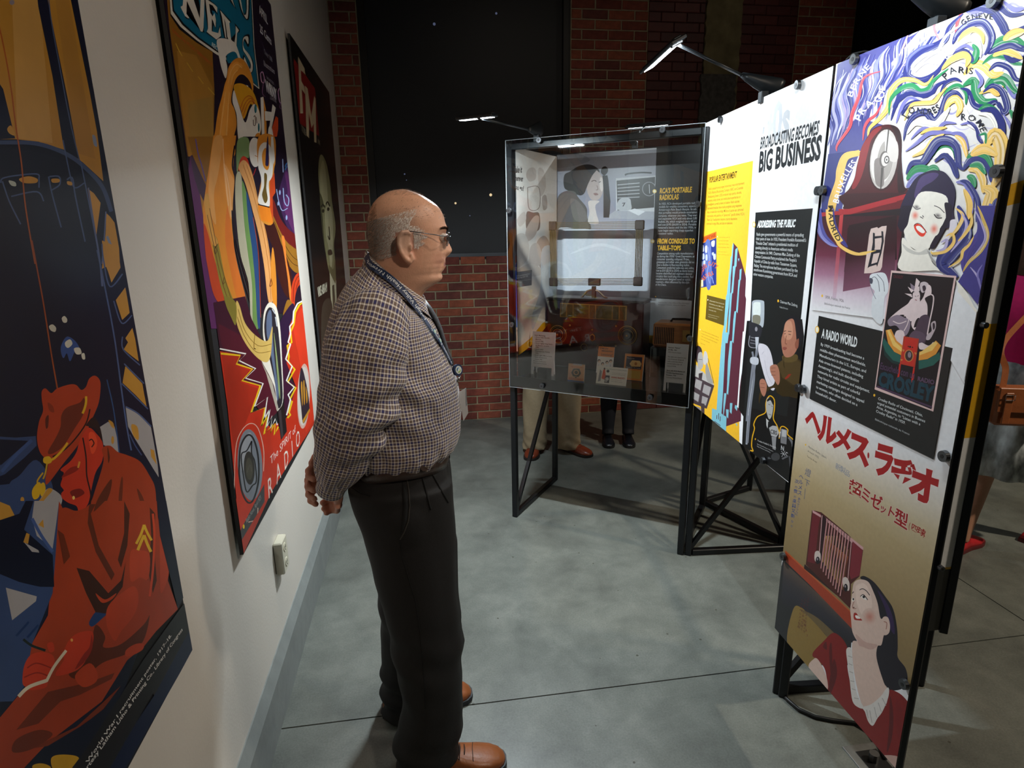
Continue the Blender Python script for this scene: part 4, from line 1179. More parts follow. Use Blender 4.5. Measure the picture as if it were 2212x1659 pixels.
class Art:
    """flat print on a board: p0 = board origin at floor level, ud = right-hand direction, nrm = towards the viewer"""
    def __init__(s, p0, ud, nrm, rect):
        s.p0 = Vector(p0); s.u = Vector(ud).normalized(); s.n = Vector(nrm).normalized(); s.rect = rect
        s.V = []; s.F = []; s.C = []; s.k = 0; s.tv = []; s.tf = []; s.tc = []; s.T = (0, 0, 1); s.brush = False; s.rb = random.Random(4)
        s.cs = .004; s.gx = int((rect[1] - rect[0]) / s.cs) + 3; s.gy = int((rect[3] - rect[2]) / s.cs) + 3; s.grid = np.zeros((s.gx, s.gy), dtype=np.int32)
    def cells(s, uv):
        a = max(0, int((min(q[0] for q in uv) - s.rect[0]) / s.cs)); b = min(s.gx, int((max(q[0] for q in uv) - s.rect[0]) / s.cs) + 1)
        c = max(0, int((min(q[1] for q in uv) - s.rect[2]) / s.cs)); d = min(s.gy, int((max(q[1] for q in uv) - s.rect[2]) / s.cs) + 1)
        return a, max(a + 1, b), c, max(c + 1, d)
    def layer(s, pieces):
        """lowest print layer above everything already printed where these pieces fall"""
        cl = [s.cells(p) for p in pieces if len(p) > 2]; k = 0
        for a, b, c, d in cl:
            g = s.grid[a:b, c:d]
            if g.size: k = max(k, int(g.max()))
        k += 1
        for a, b, c, d in cl: s.grid[a:b, c:d] = np.maximum(s.grid[a:b, c:d], k)
        s.k = k
    def m(s, x, y):
        x, y = s.T[0] + x * s.T[2], s.T[1] + y * s.T[2]
        p = on_plane(x, y, s.p0, s.n) - s.p0; return (p.dot(s.u), p.z)
    def w(s, u, v, k=None):
        return s.p0 + s.u * u + Vector((0, 0, v)) + s.n * (ART_STEP * (s.k if k is None else k))
    def poly(s, uv, col):
        uv = clip(uv, *s.rect)
        if len(uv) < 3: return
        tr_ = tri_poly(uv); s.layer([[uv[i] for i in t] for t in tr_]); b = len(s.V); s.V += [s.w(*q) for q in uv]
        s.C += [col] * len(uv); s.F += [tuple(b + i for i in t) for t in tr_]
    def grad(s, q, cols):
        """quad tl tr br bl with evenly spaced colour stops from top to bottom (printed fade, some stops also toned for lamp light)"""
        s.layer([q]); n = len(cols) - 1; b = len(s.V); tl, tr, br, bl = q
        u0, u1, v0, v1 = s.rect
        for i, c in enumerate(cols):
            t = i / n
            for a, z in ((tl, bl), (tr, br)):
                s.V.append(s.w(min(u1, max(u0, a[0] + (z[0] - a[0]) * t)), min(v1, max(v0, a[1] + (z[1] - a[1]) * t)))); s.C.append(c)
        for i in range(n): s.F.append((b + 2 * i, b + 2 * i + 1, b + 2 * i + 3, b + 2 * i + 2))
    def text(s, t, bl, br, tl, col, off=0.0, shear=0.0, cap=.70, xw=None):
        v, f = text_mesh(t, off, 2 if cap else 2, shear)
        if not v: return
        xm = xw or max(x for x, y in v); b = len(s.tv); uv = []
        for x, y in v:
            a, c = x / xm, y / cap
            uv.append((bl[0] + (br[0] - bl[0]) * a + (tl[0] - bl[0]) * c, bl[1] + (br[1] - bl[1]) * a + (tl[1] - bl[1]) * c))
        s.layer([uv]); s.tv += [s.w(*q) for q in uv]
        s.tc += [col] * len(v); s.tf += [tuple(i + b for i in q) for q in f]
    def arc_text(s, t, pts, h, col, off=.01):
        """letters set one by one along a path given in px; h = letter height px"""
        P = cr_open(pts, 8); L = [0]
        for i in range(1, len(P)): L.append(L[-1] + math.dist(P[i], P[i - 1]))
        G = []; x0 = 0
        for ch in t:
            if ch == ' ': x0 += .35; continue
            v, f = text_mesh(ch, off); a, b = min(q[0] for q in v), max(q[0] for q in v)
            G.append((x0, b - a, [(q[0] - (a + b) / 2, q[1]) for q in v], f)); x0 += b - a + .12
        tot = x0 - .12
        def at(d):
            d = max(0, min(L[-1] - 1e-6, d)); i = 0
            while i < len(L) - 2 and L[i + 1] < d: i += 1
            q = (d - L[i]) / (L[i + 1] - L[i]); return (P[i][0] + (P[i + 1][0] - P[i][0]) * q, P[i][1] + (P[i + 1][1] - P[i][1]) * q)
        for x, wd, v, f in G:
            c = (x + wd / 2) / tot * L[-1]; sc = L[-1] / tot; hw = wd / 2 * sc
            p, a, b_ = at(c), at(c - hw), at(c + hw); tx, ty = b_[0] - a[0], b_[1] - a[1]; l_ = math.hypot(tx, ty) + 1e-9; tx /= l_; ty /= l_
            b = len(s.tv)
            uv = [s.m(p[0] + tx * vx * sc + ty * vy / .7 * h, p[1] + ty * vx * sc - tx * vy / .7 * h) for vx, vy in v]
            s.layer([uv]); s.tv += [s.w(*q) for q in uv]
            s.tc += [col] * len(v); s.tf += [tuple(i + b for i in q) for q in f]
    def run(s, src):
        for ln in src.strip().splitlines():
            ln = ln.strip()
            if not ln or ln[0] == '!': continue
            txt = None
            if '|' in ln: ln, *txt = ln.split('|')
            t = ln.split(); op = t[0]
            if op == 'C': s.T = tuple(float(x) for x in t[1:4]); continue
            col = lin(t[1]); P = [tuple(float(z) for z in q.split(',')) for q in t[2:] if ',' in q]; num = [float(q) for q in t[2:] if ',' not in q and q[0] != '#']
            if op == 'P': s.poly([s.m(*q) for q in P], col)
            elif op == 'S': s.poly([s.m(*q) for q in cr_closed(P)], col)
            elif op == 'E':
                if P: num = [P[0][0], P[0][1]] + (num or [16, 16])
                cx_, cy_, rx, ry = num[:4]; an = num[4] if len(num) > 4 else 0
                s.poly([s.m(cx_ + rx * math.cos(a) * math.cos(an) - ry * math.sin(a) * math.sin(an), cy_ + rx * math.cos(a) * math.sin(an) + ry * math.sin(a) * math.cos(an)) for a in [2 * math.pi * k / 28 for k in range(28)]], col)
            elif op == 'F':
                c2 = lin([q for q in t[2:] if q[0] == '#'][0]); cx_, cy_, rx, ry, an = num[:5]
                for q in range(10):
                    g = 1 - q / 10; h = 1 - g * .95; h = h * h * (3 - 2 * h)
                    s.poly([s.m(cx_ + g * (rx * math.cos(a) * math.cos(an) - ry * math.sin(a) * math.sin(an)), cy_ + g * (rx * math.cos(a) * math.sin(an) + ry * math.sin(a) * math.cos(an))) for a in [2 * math.pi * k / 24 for k in range(24)]], tuple(c2[i] + (col[i] - c2[i]) * h for i in range(3)))
            elif op in 'LT' or op == 'K':
                w_ = num[0]; Q = cr_open(P) if op != 'K' else P; n = len(Q); A_, B_ = [], []
                for i, q in enumerate(Q):
                    a, b = Q[max(i - 1, 0)], Q[min(i + 1, n - 1)]; dx, dy = b[0] - a[0], b[1] - a[1]; l_ = math.hypot(dx, dy) + 1e-9
                    ww = w_ / 2 * (1 if op != 'T' else max(.06, math.sin(math.pi * (i + .4) / (n - .2)) ** .7))
                    A_.append((q[0] - dy / l_ * ww, q[1] + dx / l_ * ww)); B_.append((q[0] + dy / l_ * ww, q[1] - dx / l_ * ww))
                strips = [(A_, B_, col)]
                if op == 'T' and s.brush and w_ > 18:      # bristle streaks inside a brush stroke
                    for q in range(int(2 + w_ / 16)):
                        o_ = s.rb.uniform(.06, .94); h_ = s.rb.uniform(.03, .09); g_ = s.rb.uniform(.62, 1.0) if s.rb.random() < .5 else 1.0; wt = s.rb.uniform(0, .45) if g_ == 1 else 0
                        c_ = tuple(min(1, z * g_ * (1 - wt) + wt * .75) for z in col); i0 = s.rb.randrange(0, max(1, n // 3)); i1 = n - s.rb.randrange(0, max(1, n // 3))
                        lp_ = lambda a, b, t: (a[0] + (b[0] - a[0]) * t, a[1] + (b[1] - a[1]) * t)
                        strips.append(([lp_(A_[i], B_[i], o_ - h_) for i in range(i0, i1)], [lp_(A_[i], B_[i], o_ + h_) for i in range(i0, i1)], c_))
                for A_, B_, col_ in strips:
                    n = len(A_); qs = [clip([s.m(*z) for z in (A_[i], A_[i + 1], B_[i + 1], B_[i])], *s.rect) for i in range(n - 1)]; s.layer(qs)
                    for i in range(n - 1):      # strip of quads, clipped one by one
                        uv = qs[i]
                        if len(uv) > 2:
                            b = len(s.V); s.V += [s.w(*z) for z in uv]; s.C += [col_] * len(uv); s.F.append(tuple(b + j for j in range(len(uv))))
            elif op == 'G': s.grad([s.m(*q) for q in P], [col] + [lin(q) for q in t[2:] if q[0] == '#'])
            elif op == 'X':
                s.text(txt[0], *[s.m(*q) for q in P[:3]], col, num[0] if num else 0, num[1] if len(num) > 1 else 0)
            elif op == 'A': s.arc_text(txt[0], P, num[0], col, num[1] if len(num) > 1 else .01)
            elif op == 'B':
                a, b, c, d = [s.m(*q) for q in P[:4]]       # first baseline left, right; first cap top; last baseline left
                v, _ = text_mesh(txt[0], 0); xw = max(x for x, y in v); n = len(txt)
                for i, q in enumerate(txt):
                    if not q: continue
                    dv = ((d[0] - a[0]) * i / max(1, n - 1), (d[1] - a[1]) * i / max(1, n - 1))
                    f_ = lambda z: (z[0] + dv[0], z[1] + dv[1])
                    s.text(q, f_(a), f_(b), f_(c), col, num[0] if num else 0, 0, .70, xw)
        return s
    def build(s, parent, m, grain=True):
        for nm, V, F, C_ in (('printed_graphic', s.V, s.F, s.C), ('lettering', s.tv, s.tf, s.tc)):
            if not F: continue
            o = obj(nm, V, F, m, parent); a = o.data.color_attributes.new('Col', 'FLOAT_COLOR', 'POINT')
            a.data.foreach_set('color', np.concatenate([np.array(C_, dtype=float).reshape(-1, 3), np.ones((len(C_), 1))], 1).ravel())
PRM = mat('satin_print', '#ffffff', 0.36, noise=0.05, nscale=90, attr=True, spec=0.45)
PRG = mat('glossy_print', '#ffffff', 0.30, noise=0.10, nscale=14, attr=True, spec=0.5, bump=0.04, bscale=5)
def poster_art(y0, y1, z0, z1):
    return Art((-.5325, y0, 0), (0, 1, 0), (1, 0, 0), (0, y1 - y0, z0, z1))

a1 = poster_art(.02, 1.202, .708, 2.44).run('''
C 0 0 .3436
P #10152b -900,-900 800,-300 1300,2900 -900,9000
P #b5812f -400,-600 400,-300 445,0 560,560 610,830 650,1140 520,1020 400,940 240,890 90,875 -400,880
P #c2924a 60,-400 220,-300 330,900 110,870
P #a87730 320,-200 420,-100 600,1000 480,960
P #131830 -400,400 -100,380 20,560 95,870 -400,900
P #12162c 215,-200 285,-200 300,0 350,250 430,640 495,1000 415,960 395,900 330,480 240,40
E #8a7f86 75,15
L #4a5674 7 300,-100 318,100 375,420 440,760 500,1010
S #bb8a3e 45,810 70,790 95,850 60,840
L #3c4a6e 26 -300,905 60,895 240,905 400,960 520,1040 640,1170 700,1330
L #0d1126 30 -300,925 100,925 260,945 420,1010 560,1120 640,1260 690,1420
L #4a5a82 9 5,1150 20,1120 130,1100 235,1095 245,1130 245,1180
L #4a5a82 9 15,1140 60,1270 130,1410
L #4a5a82 9 70,1235 230,1205 275,1265
L #4a5a82 9 305,1110 330,1230 385,1430
L #4a5a82 9 310,1110 370,1110 375,1160 325,1195
L #4a5a82 9 420,1130 455,1120 475,1240 535,1520
L #4a5a82 8 395,880 440,1100 470,1180 530,1150
L #4a5a82 8 505,1010 550,1230 620,1600 640,1800
S #b9c0b8 55,1135 95,1145 100,1170 70,1165
S #c08a35 120,1125 180,1108 235,1125 225,1150 150,1150
S #c08a35 325,1125 370,1125 372,1145 330,1148
S #c08a35 422,1140 450,1145 452,1165 425,1160
S #7c87a0 580,850 600,860 610,920 590,910
P #c08a35 550,1185 590,1215 632,1275 625,1330 605,1480 585,1400
P #c08a35 668,1340 690,1360 720,1400 748,1560 752,1640 640,1690 655,1560 665,1450
L #5a6488 9 555,1180 600,1470 622,1600 645,1800
L #5a6488 9 665,1330 655,1500 640,1659
L #7c87a0 16 672,1485 712,1578
L #a5541f 9 -20,100 30,330 70,560 100,800 135,1030 160,1300 220,1659
C 0 540 .3436
L #9c4a1f 9 200,-60 235,130 275,350 320,640 360,870
P #c08a35 640,-60 738,-20 757,110 700,205 680,140 650,60
L #4a5a82 9 640,-40 650,60 690,230 770,150
P #c08a35 728,315 788,235 800,300 815,395 768,440
L #4a5a82 8 715,320 765,460 830,410
P #c08a35 788,555 832,490 850,560 872,700 820,660 778,625 805,580
L #4a5a82 8 770,545 775,625 880,725
P #c08a35 788,730 895,840 905,900 922,985 850,910 770,835
L #4a5a82 8 780,715 905,840
L #4a5a82 8 765,840 930,1000
P #a49e9c 790,990 870,1030 948,1110 965,1200 990,1340 998,1430 960,1370 900,1270 850,1190 805,1110
S #c08a35 830,1095 862,1110 872,1160 868,1195 840,1170 825,1120
P #c08a35 945,1250 968,1260 985,1350 950,1300
L #4a5a82 9 790,985 870,1030 950,1110
L #4a5a82 10 610,0 660,240 720,560 770,930 800,1130 825,1260
L #2c4a76 8 672,815 715,1010 750,1280
L #3a4a74 8 815,1160 850,1230 890,1290
P #a49e9c 625,1115 680,1080 720,1110 735,1180 745,1280 720,1265 680,1240 650,1225 640,1160
S #c08a35 682,1070 710,1085 718,1120 700,1110
E #c08a35 708 1195 9 25
S #cfc8b6 388,430 405,415 422,435 418,455 398,455
S #cfc8b6 308,480 330,468 352,490 345,515 318,505
S #34508c 385,600 420,545 470,570 500,620 470,640 440,700 420,650 400,680 385,650
S #d2cbb8 410,580 440,562 455,590 430,615 412,605
S #d2cbb8 465,620 500,615 512,650 480,655
S #d2cbb8 512,655 530,650 535,685 518,685
P #34466e -200,1160 100,1180 225,1170 230,1230 160,1300 30,1410 -200,1500
P #10152b -200,1180 180,1200 10,1350 -200,1380
L #3d5486 22 10,1395 90,1300 200,1195
S #34466e 60,1470 120,1420 230,1320 330,1480 300,1640 150,1700 60,1600
P #34466e -200,1500 70,1470 180,1500 160,1700 -200,1700
S #a49e9c 210,1640 250,1570 300,1500 370,1530 390,1580 340,1680 260,1760 200,1700
S #c08a35 205,1620 260,1560 300,1500 330,1510 280,1570 230,1640 210,1700
S #c08a35 -60,1640 30,1620 70,1640 90,1700 -60,1720
E #c08a35 140 1570 12 18
S #b03c1c 262,890 285,870 322,900 360,870 440,845 480,850 510,880 540,860 560,810 595,790 625,815 632,860 620,960 580,1060 540,1150 480,1240 400,1340 300,1470 285,1440 300,1340 250,1270 232,1180 245,1080 270,1010 262,940
S #6e2a18 385,1040 420,990 500,960 525,930 535,960 520,1040 470,1120 400,1230 330,1280 300,1270 350,1180 380,1110
S #8c3019 300,960 330,980 340,1020 310,1010
S #5c2216 285,1060 305,1040 302,1110 288,1120
L #d8a91e 14 541,920 540,960 530,1000 518,1028
L #2a1414 9 565,1000 540,1090 470,1190 400,1260 330,1300
L #d8a91e 14 425,1212 390,1260 340,1310 315,1320
S #d8a91e 275,1305 310,1298 325,1330 300,1345 272,1335
L #c89a22 10 295,1340 285,1400 270,1440
L #c89a22 10 270,1400 235,1450 240,1480
S #d8a91e 205,1500 240,1460 258,1480 245,1550 215,1568 200,1540
S #d8a91e 258,1470 278,1465 285,1510 262,1550 250,1520
S #c4351d 500,1200 540,1130 570,1120 610,1160 640,1200 650,1260 640,1330 600,1400 575,1500 555,1590 520,1640 495,1650 480,1610 430,1590 390,1560 385,1530 400,1510 380,1480 390,1440 400,1400 380,1380 440,1330 480,1270
S #e04a26 560,1150 590,1150 610,1200 600,1260 575,1280 560,1210
L #4a1510 8 560,1200 575,1190 590,1215 575,1240
S #8f2014 385,1430 440,1370 500,1360 480,1390 420,1420
L #d59036 12 500,1330 490,1370
S #7a1a14 440,1520 500,1500 530,1530 470,1560
E #e8c068 462 1558 8 12
S #2a1a18 540,1100 590,1050 630,1120 640,1200 600,1130 560,1110
S #a23a1a 640,1250 690,1230 740,1270 800,1290 880,1330 940,1420 975,1500 985,1660 1000,1900 300,2000 360,1700 400,1620 480,1640 560,1600 600,1500 650,1330
S #5e2714 600,1600 640,1520 700,1440 690,1530 640,1640 580,1700
S #6a2a14 760,1440 772,1440 768,1560 755,1640 745,1560
L #2a1414 9 520,1180 540,1300 545,1420 570,1540 560,1640
S #6a2a14 860,1500 900,1560 940,1700 930,1740 890,1620
S #5e2714 675,1240 690,1300 680,1340
C 0 1089 .3436
P #a23a1a 370,-20 400,40 470,70 540,80 600,40 660,-20 985,-20 1000,200 1060,420 1055,480 1118,660 980,800 900,900 800,980 640,1240 300,1500 150,1659 -400,1659 -400,1500 0,1340 200,1100 130,1000 300,700 340,300
P #34466e -300,-20 370,-20 350,300 330,560 200,880 150,1150 80,1240 -300,1250
P #c08a35 -40,-30 60,10 100,90 70,180 -20,150
P #0d1126 -300,200 120,60 160,-20 210,-20 150,160 240,240 330,320 340,520 250,520 120,490 0,440 -300,450
P #a49e9c 200,90 215,-20 370,-20 355,100 330,280 280,240 230,200
P #a49e9c 150,240 240,290 245,305 200,300
P #c08a35 145,240 165,180 185,190 175,250
P #c08a35 240,130 270,95 275,150
L #44598c 20 200,90 260,200 330,300
P #a49e9c 35,525 230,580 225,610 75,730
L #16305c 14 180,740 100,830
L #16305c 14 240,760 170,840
S #1e3a6a 560,740 620,660 720,640 640,720 580,770
P #5e2714 560,0 600,0 570,60 620,260 720,440 700,480 600,300 550,120
P #4a2010 780,-20 815,60 800,260 760,400 740,350 780,180
P #3a1a10 480,400 560,420 680,560 760,480 790,360 770,520 700,620 760,700 600,680 540,560
P #6a2a14 360,160 400,190 440,330 400,380
P #6a2a14 850,380 900,350 940,400 930,480 870,440
P #3a1a10 860,340 920,360 940,400 890,380 850,400
P #4a2010 940,20 975,60 970,300 985,480 960,560 930,420 950,200
L #c8421f 14 960,60 970,200 960,420 940,580
S #b8401e 1005,200 1030,200 1060,400 1050,480 1010,560 1005,400
S #b8401e 680,640 790,540 850,520 870,600 840,700 760,800 720,860 670,760
S #b8401e 820,300 880,290 940,320 930,470 880,460 820,480
S #b8401e 600,560 660,600 730,560 700,600 640,620
S #5a2412 600,760 660,830 650,900 760,880 900,760 940,700 900,860 800,940 640,1000 520,1100 430,1060 560,900
S #b8401e 790,920 850,880 900,880 890,920 800,960
L #d6ab2a 16 905,130 885,190 855,250
L #d6ab2a 16 905,130 925,180 952,228
L #d6ab2a 18 905,195 885,240 865,290
L #d6ab2a 18 905,195 925,250 948,300
L #d6ab2a 16 905,140 905,160
S #c2391d 395,940 430,860 490,810 575,800 585,860 550,960 490,1040 370,1080 350,1060 400,980
S #8f2014 520,950 560,900 575,820 580,900 540,980 470,1040
E #e0a050 450 855 8 10
S #c2391d 140,1120 150,1020 190,950 260,930 330,950 340,1010 300,1080 290,1150 200,1170 160,1150
L #8f2014 8 170,1030 230,1000 320,1030
L #8f2014 8 150,1090 230,1060 300,1080
S #c2391d 295,880 330,870 340,920 310,930
L #1a2420 16 145,850 200,890 285,920
L #d8cbb0 22 115,1210 180,1150 290,1110
L #d8cbb0 18 290,1115 340,1020 415,920
P #6e2a14 300,1180 560,1120 720,1060 700,1100 500,1200 380,1240 240,1380 100,1420
P #7a2f16 180,1540 480,1400 760,1140 640,1300 500,1400 300,1520
S #6e2a14 100,1480 240,1420 330,1450 200,1540 80,1560
S #b8401e 470,1080 560,1000 610,1060 600,1120 520,1150
P #10152b 560,1560 760,1300 660,1280 480,1420 300,1560 250,1659 500,1659
S #c99a22 320,1600 380,1575 490,1590 480,1659 420,1700 340,1680
S #c99a22 200,1650 260,1630 320,1660 250,1720
P #1c1a1e 1115,680 1160,620 1195,800 1140,880 960,1190 690,1659 450,1659 540,1540 740,1230 900,980
P #241c18 960,1190 1145,870 1150,890 970,1210
P #0e1a3a 1190,795 1214,915 790,1659 690,1659 850,1380 970,1200 1140,885
P #10152b 985,-20 1075,-20 1165,560 1118,660 1060,420 1005,200
X #d8d6d2 .012 550,1632 1078,828 536,1618 |World War I recruitment poster, 1917–18.
X #d8d6d2 .012 480,1769 1148,792 465,1752 |Courtesy Latham Litho & Printing Co., Library of Congress
''')
a1.build(P1, PRG)

